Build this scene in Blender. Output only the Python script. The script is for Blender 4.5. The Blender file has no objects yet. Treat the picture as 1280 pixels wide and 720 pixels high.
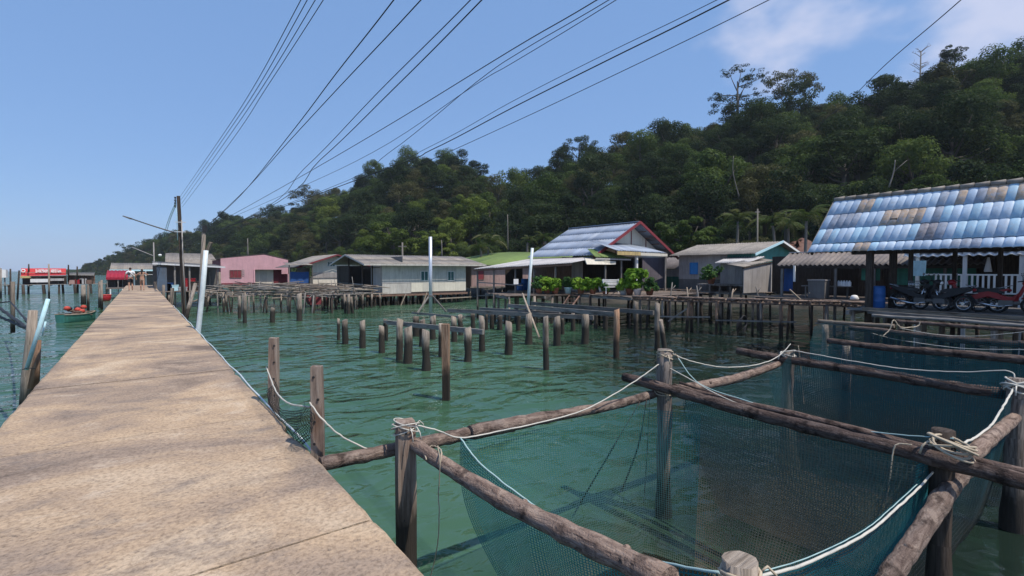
import bpy, math, random
from mathutils import Vector, Matrix
random.seed(7)
SC = bpy.context.scene
COL = SC.collection
PI = math.pi
# ------------------------------------------------------------------ camera
F = 620.0; H = 3.4
PITCH = math.atan(22 / F); CP = math.cos(PITCH); SP = math.sin(PITCH)
cam = bpy.data.cameras.new('camera')
cam.sensor_width = 36; cam.lens = F / 1280 * 36; cam.clip_start = 0.05; cam.clip_end = 12000
camo = bpy.data.objects.new('camera', cam); COL.objects.link(camo)
camo.location = (0, 0, H); camo.rotation_euler = (PI / 2 - PITCH, 0, -math.atan2(.6, .8))
SC.camera = camo
# ------------------------------------------------------------------ sky and sun
SUN_EL = math.radians(62); SUN_AZ = math.atan2(.35, -.937)
W = bpy.data.worlds.new('World'); SC.world = W; W.use_nodes = True
wn = W.node_tree.nodes; wl = W.node_tree.links; wn.clear()
sky = wn.new('ShaderNodeTexSky'); sky.sky_type = 'NISHITA'; sky.sun_disc = False
sky.sun_elevation = SUN_EL; sky.sun_rotation = SUN_AZ; sky.air_density = 1.0; sky.dust_density = .35; sky.ozone_density = 3.0
tc = wn.new('ShaderNodeTexCoord')
mp = wn.new('ShaderNodeMapping'); mp.inputs['Scale'].default_value = (1, 1, 1.7); mp.inputs['Location'].default_value = (.35, .2, .1)
wl.new(tc.outputs['Generated'], mp.inputs['Vector'])
nz = wn.new('ShaderNodeTexNoise'); nz.inputs['Scale'].default_value = 3.2; nz.inputs['Detail'].default_value = 5; nz.inputs['Roughness'].default_value = .5
wl.new(mp.outputs[0], nz.inputs['Vector'])
dt = wn.new('ShaderNodeVectorMath'); dt.operation = 'DOT_PRODUCT'
wl.new(tc.outputs['Generated'], dt.inputs[0])
def ray(px, py):
    u = (px - 640) / F; v = (360 - py) / F
    return Vector((.8 * u + .6 * SP * v + .6 * CP, -.6 * u + .8 * SP * v + .8 * CP, CP * v - SP))
dt.inputs[1].default_value = ray(1130, -25).normalized()
mr = wn.new('ShaderNodeMapRange'); mr.inputs['From Min'].default_value = .95; mr.inputs['From Max'].default_value = .998
mr.inputs['To Min'].default_value = -.22; mr.inputs['To Max'].default_value = .15
wl.new(dt.outputs['Value'], mr.inputs['Value'])
ad = wn.new('ShaderNodeMath'); ad.operation = 'ADD'; wl.new(nz.outputs['Fac'], ad.inputs[0]); wl.new(mr.outputs[0], ad.inputs[1])
cr = wn.new('ShaderNodeMapRange'); cr.interpolation_type = 'SMOOTHSTEP'
cr.inputs['From Min'].default_value = .49; cr.inputs['From Max'].default_value = .66; cr.inputs['To Max'].default_value = .72
wl.new(ad.outputs[0], cr.inputs['Value'])
hsv = wn.new('ShaderNodeHueSaturation'); hsv.inputs['Saturation'].default_value = .98; hsv.inputs['Value'].default_value = 1.0
veil = wn.new('ShaderNodeMix'); veil.data_type = 'RGBA'; veil.inputs['Factor'].default_value = .78; veil.inputs[7].default_value = (.86, 1.66, 3.3, 1)   # thin even haze veil of a humid day
wl.new(sky.outputs[0], veil.inputs[6]); wl.new(veil.outputs[2], hsv.inputs['Color'])
mx = wn.new('ShaderNodeMix'); mx.data_type = 'RGBA'
wl.new(cr.outputs[0], mx.inputs['Factor']); wl.new(hsv.outputs[0], mx.inputs[6]); mx.inputs[7].default_value = (3.5, 3.6, 4.4, 1)
bg = wn.new('ShaderNodeBackground'); bg.inputs['Strength'].default_value = .138
wl.new(mx.outputs[2], bg.inputs['Color'])
wo = wn.new('ShaderNodeOutputWorld'); wl.new(bg.outputs[0], wo.inputs['Surface'])
sun = bpy.data.lights.new('sun', 'SUN'); sun.energy = 3.2; sun.angle = math.radians(.8); sun.color = (1, .93, .82)
suno = bpy.data.objects.new('sun', sun); COL.objects.link(suno)
suno.rotation_euler = Vector((math.sin(SUN_AZ) * math.cos(SUN_EL), math.cos(SUN_AZ) * math.cos(SUN_EL), math.sin(SUN_EL))).to_track_quat('Z', 'Y').to_euler()
SC.view_settings.view_transform = 'Standard'; SC.view_settings.look = 'None'; SC.view_settings.exposure = .6; SC.view_settings.gamma = 1
SC.cycles.max_bounces = 8; SC.cycles.transparent_max_bounces = 16; SC.cycles.diffuse_bounces = 3; SC.cycles.glossy_bounces = 3
# ------------------------------------------------------------------ helpers
def on(px, py, X=None, Y=None, Z=None, D=None):
    d = ray(px, py)
    if X is not None: t = X / d.x
    elif Y is not None: t = Y / d.y
    elif Z is not None: t = (Z - H) / d.z
    else: t = D / (.6 * d.x + .8 * d.y)
    return Vector((d.x * t, d.y * t, H + d.z * t))
def pr(p):
    z = p[2] - H; cx = .8 * p[0] - .6 * p[1]; f = .6 * p[0] + .8 * p[1]
    zz = f * CP - z * SP
    if zz < .1: return (-9999, 0, zz)
    return (640 + F * cx / zz, 360 - F * (f * SP + z * CP) / zz, zz)
V = Vector
class MB:
    def __init__(s): s.v = []; s.f = []; s.uv = []; s.sm = []; s.mi = []; s.m = 0
    def face(s, idx, uv=None, smooth=False):
        s.f.append(idx); s.uv.append(uv); s.sm.append(smooth); s.mi.append(s.m)
    def quad(s, a, b, c, d, uv=None):
        n = len(s.v); s.v += [V(a), V(b), V(c), V(d)]
        if uv is None:
            w = (V(b) - V(a)).length; h = (V(d) - V(a)).length; uv = [(0, 0), (w, 0), (w, h), (0, h)]
        s.face([n, n + 1, n + 2, n + 3], uv)
    def poly(s, pts):
        n = len(s.v); s.v += [V(p) for p in pts]; s.face(list(range(n, n + len(pts))), [(p[0] + p[1], p[2] + p[1] * .3) for p in pts])
    def box(s, x0, y0, z0, x1, y1, z1):
        s.bar((x0, (y0 + y1) / 2, (z0 + z1) / 2), (x1, (y0 + y1) / 2, (z0 + z1) / 2), abs(y1 - y0), abs(z1 - z0))
    def bar(s, a, b, w, h=None, up=(0, 0, 1), taper=1.0):
        h = h or w; a = V(a); b = V(b); d = b - a; L = d.length
        if L < 1e-6: return
        d /= L; up = V(up)
        if abs(d.dot(up)) > .95: up = V((0, 1, 0)) if abs(d.y) < .9 else V((1, 0, 0))
        x = d.cross(up).normalized(); y = x.cross(d).normalized()
        n = len(s.v); o = random.random() * 7
        for p, k in ((a, 1), (b, taper)):
            for sx, sy in ((-1, -1), (1, -1), (1, 1), (-1, 1)): s.v.append(p + x * sx * w / 2 * k + y * sy * h / 2 * k)
        for i in range(4):
            j = (i + 1) % 4; ww = w if i % 2 == 0 else h; u0 = o + i * .5
            s.face([n + i, n + j, n + 4 + j, n + 4 + i], [(u0, o), (u0 + ww, o), (u0 + ww, o + L), (u0, o + L)])
        s.face([n + 3, n + 2, n + 1, n], [(o, o), (o + w, o), (o + w, o + .05), (o, o + .05)])
        s.face([n + 4, n + 5, n + 6, n + 7], [(o, o), (o + w, o), (o + w, o + .05), (o, o + .05)])
    def tube(s, pts, r, n=8, jit=0, cap=True, squash=1):
        pts = [V(p) for p in pts]; m = len(pts)
        rs = r if isinstance(r, (list, tuple)) else [r] * m
        o = random.random() * 9; L = 0; base = len(s.v); prevx = None; Ls = []
        for i, p in enumerate(pts):
            d = (pts[min(i + 1, m - 1)] - pts[max(i - 1, 0)])
            if d.length < 1e-9: d = V((0, 0, 1))
            d.normalize()
            if prevx is None:
                up = V((0, 0, 1)) if abs(d.z) < .9 else V((1, 0, 0)); x = d.cross(up).normalized()
            else:
                x = (prevx - d * prevx.dot(d)); x = x.normalized() if x.length > 1e-6 else d.orthogonal().normalized()
            prevx = x; y = x.cross(d)
            if i: L += (p - pts[i - 1]).length
            Ls.append(L)
            for k in range(n):
                a = 2 * PI * k / n; rr = rs[i] * (1 + random.uniform(-jit, jit))
                s.v.append(p + x * math.cos(a) * rr + y * math.sin(a) * rr * squash)
        for i in range(m - 1):
            for k in range(n):
                k2 = (k + 1) % n; c = 2 * PI * max(rs[i], .01)
                u0 = o + c * k / n; u1 = o + c * (k + 1) / n
                s.face([base + i * n + k, base + i * n + k2, base + (i + 1) * n + k2, base + (i + 1) * n + k], [(u0, o + Ls[i]), (u1, o + Ls[i]), (u1, o + Ls[i + 1]), (u0, o + Ls[i + 1])], True)
        if cap:
            cu = [(o + .1 * math.cos(2 * PI * k / n), o + .1 * math.sin(2 * PI * k / n)) for k in range(n)]
            s.face([base + n - 1 - k for k in range(n)], cu); s.face([base + (m - 1) * n + k for k in range(n)], cu)
    def lathe(s, c, prof, n=12, axis='z'):
        c = V(c); b = len(s.v)
        for r, z in prof:
            for k in range(n):
                a = 2 * PI * k / n; q = V((r * math.cos(a), r * math.sin(a), z))
                if axis == 'y': q = V((q.x, q.z, q.y))
                if axis == 'x': q = V((q.z, q.x, q.y))
                s.v.append(c + q)
        for i in range(len(prof) - 1):
            for k in range(n):
                k2 = (k + 1) % n; s.face([b + i * n + k, b + i * n + k2, b + (i + 1) * n + k2, b + (i + 1) * n + k], [(k / n, prof[i][1]), ((k + 1) / n, prof[i][1]), ((k + 1) / n, prof[i + 1][1]), (k / n, prof[i + 1][1])], True)
        s.face([b + n - 1 - k for k in range(n)], None); e = b + (len(prof) - 1) * n; s.face([e + k for k in range(n)], None)
    def ball(s, c, rx, ry, rz, n=10, m=6):
        s_ = len(s.v); s.lathe((0, 0, 0), [(max(1e-3, math.sin(PI * i / m)), -math.cos(PI * i / m)) for i in range(m + 1)], n)
        for i in range(s_, len(s.v)): q = s.v[i]; s.v[i] = V(c) + V((q.x * rx, q.y * ry, q.z * rz))
    def torus(s, c, R, r, n=20, m=6, axis='y'):
        b = len(s.v); c = V(c)
        for i in range(n):
            a = 2 * PI * i / n
            for k in range(m):
                t = 2 * PI * k / m; q = R + r * math.cos(t)
                s.v.append(c + V((q * math.cos(a), r * math.sin(t), q * math.sin(a))) if axis == 'y' else c + V((q * math.cos(a), q * math.sin(a), r * math.sin(t))))
        for i in range(n):
            for k in range(m):
                i2 = (i + 1) % n; k2 = (k + 1) % m
                s.face([b + i * m + k, b + i2 * m + k, b + i2 * m + k2, b + i * m + k2], None, True)
    def prism(s, pts, vec):
        pts = [V(p) for p in pts]; vec = V(vec); n = len(pts); b = len(s.v)
        s.v += pts + [p + vec for p in pts]
        ax = max(range(3), key=lambda i: abs(vec[i])); ij = [i for i in range(3) if i != ax]
        s.face(list(range(b, b + n))[::-1], [(p[ij[0]], p[ij[1]]) for p in pts][::-1]); s.face(list(range(b + n, b + 2 * n)), [(p[ij[0]], p[ij[1]]) for p in pts])
        for i in range(n):
            j = (i + 1) % n; w = (pts[j] - pts[i]).length; s.face([b + i, b + j, b + n + j, b + n + i], [(0, 0), (w, 0), (w, vec.length), (0, vec.length)])
    def mesh(s, name, mats, off=V((0, 0, 0))):
        me = bpy.data.meshes.new(name)
        me.from_pydata([tuple(p - off) for p in s.v], [], s.f)
        if any(u is not None for u in s.uv):
            ul = me.uv_layers.new(name='UVMap'); fl = []
            for f, u in zip(s.f, s.uv):
                if u is None: fl += [0.0, 0.0] * len(f)
                else:
                    for a in u: fl += [a[0], a[1]]
            ul.data.foreach_set('uv', fl)
        me.polygons.foreach_set('use_smooth', s.sm)
        if not isinstance(mats, (list, tuple)): mats = [mats]
        for m in mats: me.materials.append(m)
        if len(mats) > 1: me.polygons.foreach_set('material_index', s.mi)
        me.update(); return me
    def build(s, name, mat, parent=None, loc=None, local=False):
        """verts are in world space (or in the parent's space when local)"""
        if local:
            o = bpy.data.objects.new(name, s.mesh(name, mat)); COL.objects.link(o)
            if parent: o.parent = parent
            return o
        if parent is not None:
            off = wloc(parent); o = bpy.data.objects.new(name, s.mesh(name, mat, off)); COL.objects.link(o); o.parent = parent
        else:
            off = V(loc) if loc is not None else V((0, 0, 0)); o = bpy.data.objects.new(name, s.mesh(name, mat, off)); COL.objects.link(o); o.location = off
        return o
def wloc(o):
    p = V(o.location)
    while o.parent: o = o.parent; p = p + V(o.location)
    return p
def tag(o, label=None, cat=None, group=None, kind=None):
    if label: o['label'] = label
    if cat: o['category'] = cat
    if group: o['group'] = group
    if kind: o['kind'] = kind
    return o
def thing(name, label, cat, loc=(0, 0, 0), rz=0, group=None, kind=None):
    o = bpy.data.objects.new(name, None); COL.objects.link(o); o.location = loc; o.rotation_euler = (0, 0, rz); o.empty_display_size = .2
    return tag(o, label, cat, group, kind)
def inst(name, me, parent, loc, rot=(0, 0, 0), scale=(1, 1, 1), mat=None):
    o = bpy.data.objects.new(name, me); COL.objects.link(o)
    if parent: o.parent = parent
    o.location = loc; o.rotation_euler = rot; o.scale = scale
    if mat: o.material_slots[0].link = 'OBJECT'; o.material_slots[0].material = mat
    return o
def copy_tree(o, parent=None):
    c = o.copy(); COL.objects.link(c)
    if parent: c.parent = parent
    for ch in list(o.children): copy_tree(ch, c)
    return c
# ------------------------------------------------------------------ materials
class NM:
    def __init__(s, name, rough=.8, spec=.3):
        s.mat = bpy.data.materials.new(name); s.mat.use_nodes = True
        s.n = s.mat.node_tree.nodes; s.l = s.mat.node_tree.links; s.b = s.n['Principled BSDF']; s.out = s.n['Material Output']
        s.b.inputs['Roughness'].default_value = rough; s.b.inputs['Specular IOR Level'].default_value = spec
        s.tc = s.n.new('ShaderNodeTexCoord'); s.geo = s.n.new('ShaderNodeNewGeometry')
    def vec(s, src, scale):
        m = s.n.new('ShaderNodeMapping'); m.inputs['Scale'].default_value = scale; s.l.new(src, m.inputs['Vector']); return m.outputs[0]
    def noise(s, vec, scale, det=4, ro=.55, dist=0):
        t = s.n.new('ShaderNodeTexNoise'); t.inputs['Scale'].default_value = scale; t.inputs['Detail'].default_value = det
        t.inputs['Roughness'].default_value = ro; t.inputs['Distortion'].default_value = dist
        s.l.new(vec, t.inputs['Vector']); return t.outputs['Fac']
    def ramp(s, fac, stops):
        r = s.n.new('ShaderNodeValToRGB'); e = r.color_ramp.elements
        while len(e) < len(stops): e.new(.5)
        for i, (p, c) in enumerate(stops): e[i].position = p; e[i].color = (*c, 1) if len(c) == 3 else c
        s.l.new(fac, r.inputs[0]); return r.outputs[0]
    def mr(s, v, a, b, c=0, d=1):
        m = s.n.new('ShaderNodeMapRange'); m.inputs[1].default_value = a; m.inputs[2].default_value = b; m.inputs[3].default_value = c; m.inputs[4].default_value = d
        s.l.new(v, m.inputs[0]); return m.outputs[0]
    def math(s, op, a, b=0.0):
        m = s.n.new('ShaderNodeMath'); m.operation = op
        for i, q in enumerate((a, b)):
            if isinstance(q, (int, float)): m.inputs[i].default_value = q
            else: s.l.new(q, m.inputs[i])
        return m.outputs[0]
    def mix(s, a, b, fac, blend='MIX'):
        m = s.n.new('ShaderNodeMix'); m.data_type = 'RGBA'; m.blend_type = blend
        for sock, q in ((m.inputs[6], a), (m.inputs[7], b), (m.inputs[0], fac)):
            if isinstance(q, (int, float)): sock.default_value = q
            elif isinstance(q, tuple): sock.default_value = (*q, 1)
            else: s.l.new(q, sock)
        return m.outputs[2]
    def color(s, c): s.l.new(c, s.b.inputs['Base Color']); return s
    def bump(s, h, st=.5, dist=.02):
        b = s.n.new('ShaderNodeBump'); b.inputs['Strength'].default_value = st; b.inputs['Distance'].default_value = dist
        s.l.new(h, b.inputs['Height']); s.l.new(b.outputs[0], s.b.inputs['Normal']); return b
    def rnd(s):
        i = s.n.new('ShaderNodeObjectInfo'); return i.outputs['Random']
    def sepz(s):
        x = s.n.new('ShaderNodeSeparateXYZ'); s.l.new(s.geo.outputs['Position'], x.inputs[0]); return x.outputs[2]
def wood(name, dark, mid, light, tide=None, grain=30, rough=.85, stain=(.05, .035, .025)):
    m = NM(name, rough, .2)
    off = m.n.new('ShaderNodeVectorMath'); off.operation = 'ADD'; m.l.new(m.tc.outputs['UV'], off.inputs[0])
    r = m.rnd(); cmb = m.n.new('ShaderNodeCombineXYZ'); rr = m.math('MULTIPLY', r, 37.0)
    for i in range(3): m.l.new(rr, cmb.inputs[i])
    m.l.new(cmb.outputs[0], off.inputs[1]); uv = off.outputs[0]
    g = m.noise(m.vec(uv, (grain, grain * .07, 1)), 1, 6, .65, .4)
    c = m.ramp(g, [(.28, dark), (.5, mid), (.72, light)])
    big = m.noise(m.vec(uv, (5, 1.3, 1)), 1, 3, .6)
    c = m.mix(c, stain, m.mr(big, .52, .75, 0, .75))
    c = m.mix(c, m.ramp(r, [(0, (.6, .58, .56)), (.5, (1, 1, 1)), (1, (1.25, 1.2, 1.15))]), 1.0, 'MULTIPLY')
    if tide is not None:
        zz = m.math('ADD', m.sepz(), m.math('MULTIPLY', m.noise(m.vec(m.geo.outputs['Position'], (6, 6, 3)), 1, 3), -.5))
        c = m.mix(c, (.022, .02, .017), m.mr(zz, tide, tide - .3, 0, .93))
    m.color(c); m.bump(g, .9, .018); return m.mat
def bark(name, dark, mid, light, peel, amt):
    m = NM(name, .88, .2); uv = m.tc.outputs['UV']; P = m.geo.outputs['Position']
    g = m.noise(m.vec(uv, (26, 3.2, 1)), 1, 6, .68, .8); c = m.ramp(g, [(.28, dark), (.48, mid), (.7, light)])
    bl = m.noise(m.vec(uv, (9, 5, 1)), 1, 4, .65, .6); c = m.mix(c, peel, m.mr(bl, .53, .62, 0, amt)); b2 = m.noise(m.vec(P, (5, 5, 5)), 1, 4, .65)
    c = m.mix(c, tuple(x * .5 for x in dark), m.mr(b2, .52, .66, 0, .85)); c = m.mix(c, m.ramp(m.rnd(), [(0, (.75, .75, .76)), (1, (1.15, 1.1, 1.06))]), 1.0, 'MULTIPLY')
    m.color(c); m.bump(m.math('ADD', m.math('MULTIPLY', g, .6), m.math('ADD', bl, m.math('MULTIPLY', m.noise(m.vec(P, (60, 60, 60)), 1, 3), .4))), 1, .03); return m.mat
def paint(name, base, var=.12, dirt=(.12, .10, .08), dirt_amt=.5, rough=.7, scale=1.5, streak=True, spec=.3, bump=.15):
    m = NM(name, rough, spec); P = m.tc.outputs['UV']; pos = m.geo.outputs['Position']
    n1 = m.noise(m.vec(pos, (scale, scale, scale)), 1, 5, .6)
    n2 = m.noise(m.vec(pos, (scale * 5, scale * 5, scale * (.6 if streak else 5))), 1, 4, .6)
    lo = tuple(x * (1 - var * 1.6) for x in base); hi = tuple(min(.95, x * (1 + var)) for x in base)
    c = m.ramp(n1, [(.3, lo), (.7, hi)])
    c = m.mix(c, dirt, m.mr(n2, .5, .8, 0, dirt_amt))
    n3 = m.noise(m.vec(pos, (6, 6, .45)), 1, 5, .7); c = m.mix(c, tuple(x * .8 for x in dirt), m.mr(n3, .50, .72, 0, dirt_amt * 1.1 if streak else 0))
    c = m.mix(c, m.ramp(m.rnd(), [(0, (.82, .82, .84)), (1, (1.1, 1.08, 1.05))]), 1.0, 'MULTIPLY')
    m.color(c); m.bump(n2, bump, .01); return m.mat
def flat(name, c, rough=.6, metal=0, spec=.4):
    m = NM(name, rough, spec); n = m.noise(m.vec(m.geo.outputs['Position'], (9, 9, 9)), 1, 3)
    m.color(m.mix(c, tuple(x * .6 for x in c), m.mr(n, .4, .8, 0, .5))); m.b.inputs['Metallic'].default_value = metal; return m.mat
def leaf(name, cols, trans=.38, pscale=.25, isl=.5):
    m = NM(name, .55, .25); m.n.remove(m.b)
    pn = m.noise(m.vec(m.geo.outputs['Position'], (pscale,) * 3), 1, 3)
    ri = m.geo.outputs['Random Per Island']; ro = m.rnd()
    f = m.math('ADD', m.math('MULTIPLY', ri, .3), m.math('ADD', m.math('MULTIPLY', ro, .4), m.math('MULTIPLY', pn, .35)))
    c = m.ramp(f, [(.12 + .23 * i, q) for i, q in enumerate(cols)])
    d = m.n.new('ShaderNodeBsdfDiffuse'); t = m.n.new('ShaderNodeBsdfTranslucent'); g = m.n.new('ShaderNodeBsdfGlossy'); g.inputs['Roughness'].default_value = .45
    m.l.new(c, d.inputs[0]); m.l.new(m.mix(c, (.9, 1, .35), .45, 'MULTIPLY'), t.inputs[0])
    a = m.n.new('ShaderNodeMixShader'); a.inputs[0].default_value = trans; m.l.new(d.outputs[0], a.inputs[1]); m.l.new(t.outputs[0], a.inputs[2])
    b = m.n.new('ShaderNodeMixShader'); b.inputs[0].default_value = .004; m.l.new(a.outputs[0], b.inputs[1]); m.l.new(g.outputs[0], b.inputs[2])
    m.l.new(b.outputs[0], m.out.inputs[0]); return m.mat
M = {}
M['pile'] = wood('pile_wood', (.10, .085, .07), (.235, .20, .17), (.36, .315, .27), tide=.8)
M['pile_red'] = wood('reddish_pile_wood', (.11, .06, .04), (.27, .165, .11), (.40, .28, .20), tide=.7)
M['post'] = wood('grey_post_wood', (.11, .075, .058), (.27, .205, .165), (.39, .32, .265), tide=1.15, stain=(.11, .05, .032))
M['bark'] = bark('bark_log', (.075, .05, .042), (.20, .145, .12), (.33, .26, .22), (.36, .28, .23), .7)
M['bark2'] = bark('dark_bark_log', (.032, .021, .018), (.095, .066, .056), (.18, .14, .125), (.19, .145, .125), .6)
M['grey'] = wood('grey_beam_wood', (.09, .085, .08), (.20, .188, .178), (.32, .30, .285))
M['plank'] = wood('deck_plank_wood', (.075, .058, .05), (.18, .145, .125), (.31, .255, .22))
M['pale'] = wood('pale_dry_wood', (.14, .11, .085), (.30, .25, .20), (.46, .40, .34))
M['dark'] = wood('dark_wet_shaded_wood', (.02, .016, .014), (.05, .04, .034), (.09, .072, .062))  # wet posts; on piles under decks the shade is put into this colour
M['brownwood'] = wood('brown_board_wood', (.08, .05, .04), (.16, .10, .08), (.25, .17, .14))
M['whitewall'] = paint('grey_white_board', (.52, .495, .455), .09, (.24, .20, .165), .5)
M['pink'] = paint('pink_plaster', (.64, .36, .39), .07, (.40, .24, .25), .35)
M['pinkbrown'] = paint('faded_pink_board', (.36, .235, .215), .1)
M['redwood'] = paint('dark_red_trim', (.20, .035, .045), .12, (.1, .03, .03), .4)
M['cream'] = paint('cream_board', (.62, .58, .50), .06, (.36, .32, .26), .3)
M['greywall'] = paint('grey_cement_board', (.36, .335, .32), .1, (.17, .15, .14), .4)
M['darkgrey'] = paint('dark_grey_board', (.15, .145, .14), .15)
M['teal'] = paint('teal_board', (.055, .22, .20), .15, (.05, .12, .11), .5)
M['green'] = paint('green_board', (.03, .15, .10), .2, (.02, .06, .05), .5)
M['asbestos'] = paint('grey_fibre_cement_roof', (.275, .245, .215), .16, (.12, .11, .10), .55)
M['brownroof'] = paint('brown_grey_corrugated_roof', (.20, .17, .155), .15, (.08, .065, .06), .6)
M['tin'] = paint('pale_metal_roof', (.46, .45, .455), .12, (.28, .22, .18), .5, rough=.5)
M['blueroof'] = paint('faded_blue_roof_sheet', (.27, .325, .42), .14, (.34, .34, .37), .6, rough=.5, scale=.8)
M['blueroof2'] = paint('paler_blue_roof_sheet', (.31, .355, .43), .12, (.40, .40, .44), .6, rough=.5, scale=.8)
M['greenroof'] = paint('grass_green_roof', (.14, .205, .06), .08, (.16, .18, .07), .4)
M['yellowtrim'] = paint('yellow_fascia', (.58, .44, .20), .1)
M['purple'] = paint('dull_purple_board', (.15, .135, .165), .1)
M['steelblue'] = paint('steel_blue_board', (.10, .14, .19), .1)
M['white'] = paint('white_paint', (.74, .74, .74), .05, (.45, .43, .40), .3)
M['pvc'] = flat('white_pvc', (.60, .66, .68), .45)
M['pvcblue'] = flat('pale_blue_pvc', (.46, .68, .74), .45)
M['steel'] = flat('galvanised_steel', (.60, .63, .68), .35, .55)
M['black'] = flat('black_paint', (.018, .018, .02), .5)
M['rubber'] = flat('tyre_rubber', (.02, .02, .02), .85)
M['chrome'] = flat('chrome', (.6, .6, .62), .2, .9)
M['redplastic'] = flat('red_paint', (.30, .015, .02), .3)
M['blueplastic'] = flat('blue_plastic', (.02, .11, .33), .45)
M['tarp'] = flat('blue_tarpaulin', (.02, .075, .24), .7)
M['redcloth'] = flat('red_awning_cloth', (.30, .012, .035), .8)
M['signred'] = flat('red_sign', (.56, .03, .035), .6)
M['signwhite'] = flat('white_lettering', (.85, .85, .85), .6)
M['rope'] = flat('white_rope', (.54, .51, .45), .9)
M['ropetan'] = flat('tan_rope', (.46, .38, .28), .9)
M['ropeteal'] = flat('teal_and_white_rope', (.34, .48, .48), .9)
M['wire'] = flat('black_cable', (.02, .021, .026), .7)
M['glass'] = flat('window_glass', (.05, .12, .12), .1, 0, .6)
M['bluewin'] = flat('blue_shutter', (.03, .21, .50), .6)
M['terracotta'] = flat('clay_pot', (.32, .13, .08), .8)
M['skin'] = flat('skin', (.40, .22, .15), .6)
M['hair'] = flat('dark_hair', (.02, .015, .012), .7)
M['shirt'] = flat('white_shirt', (.75, .74, .76), .9)
M['shorts'] = flat('black_shorts', (.015, .013, .018), .9)
M['tan'] = flat('tan_cloth', (.33, .23, .17), .9)
M['boatgreen'] = paint('green_boat_paint', (.05, .21, .17), .15, (.04, .09, .08), .5)
M['orange'] = flat('red_orange_float', (.45, .06, .04), .7)
M['earth'] = paint('red_earth', (.15, .075, .058), .25, (.08, .06, .04), .7, streak=False)
M['concrete_old'] = paint('pier_side_concrete', (.28, .25, .22), .2, (.09, .08, .07), .6)
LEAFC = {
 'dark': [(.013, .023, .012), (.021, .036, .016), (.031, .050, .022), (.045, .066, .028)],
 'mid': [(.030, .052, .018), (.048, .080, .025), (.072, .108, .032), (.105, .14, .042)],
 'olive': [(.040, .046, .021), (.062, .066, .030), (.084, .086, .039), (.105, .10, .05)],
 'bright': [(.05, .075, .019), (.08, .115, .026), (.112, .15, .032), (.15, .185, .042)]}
for k, c in LEAFC.items(): M['leaf_' + k] = leaf(k + '_green_leaves', c)
M['palmleaf'] = leaf('palm_leaves', [(.035, .06, .022), (.055, .085, .03), (.085, .11, .045), (.15, .145, .08)])
M['potleaf'] = leaf('pot_plant_leaves', [(.07, .15, .02), (.12, .23, .03), (.18, .31, .04), (.26, .38, .06)], .3, 2)
M['potleafdark'] = leaf('dark_pot_leaves', [(.025, .06, .02), (.04, .09, .03), (.06, .12, .035), (.09, .16, .05)], .25, 2)
M['trunk'] = flat('tree_bark', (.10, .085, .07), .9)
M['trunkpale'] = flat('pale_tree_bark', (.17, .155, .135), .9)
# concrete of the pier deck
def mk_concrete():
    m = NM('weathered_pier_concrete', .9, .2); P = m.geo.outputs['Position']
    a = m.noise(m.vec(P, (.55, .7, 1)), 1, 7, .62, .6); b = m.noise(m.vec(P, (1.9, 2.8, 1)), 1, 7, .7, .3)
    c = m.noise(m.vec(P, (34, 34, 34)), 1, 4, .7); e = m.noise(m.vec(P, (21, 25, 21)), 1, 4, .72); tr = m.noise(m.vec(P, (.22, 2.3, 1)), 1, 3, .6)
    col = m.ramp(a, [(.32, (.17, .13, .105)), (.45, (.31, .235, .18)), (.56, (.43, .315, .215)), (.70, (.54, .425, .31))])
    col = m.mix(col, (.20, .165, .145), m.mr(b, .52, .70, 0, .8))
    col = m.mix(col, (.58, .48, .38), m.mr(b, .44, .28, 0, .6))
    col = m.mix(col, (.17, .14, .125), m.mr(tr, .60, .72, 0, .5))
    col = m.mix(col, (.09, .075, .068), m.mr(e, .60, .68, 0, .6))
    col = m.mix(col, m.ramp(c, [(.36, (.62, .60, .58)), (.52, (1, 1, 1)), (.68, (1.22, 1.2, 1.16))]), .8, 'MULTIPLY')
    col = m.mix(col, m.ramp(m.rnd(), [(0, (.92, .92, .94)), (1, (1.05, 1.03, 1.0))]), 1.0, 'MULTIPLY')
    m.color(col)
    hgt = m.math('ADD', m.math('MULTIPLY', c, .55), m.math('ADD', m.math('MULTIPLY', e, 1.0), m.math('MULTIPLY', b, .5)))
    m.bump(hgt, .7, .018); return m.mat
M['concrete'] = mk_concrete()
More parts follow.
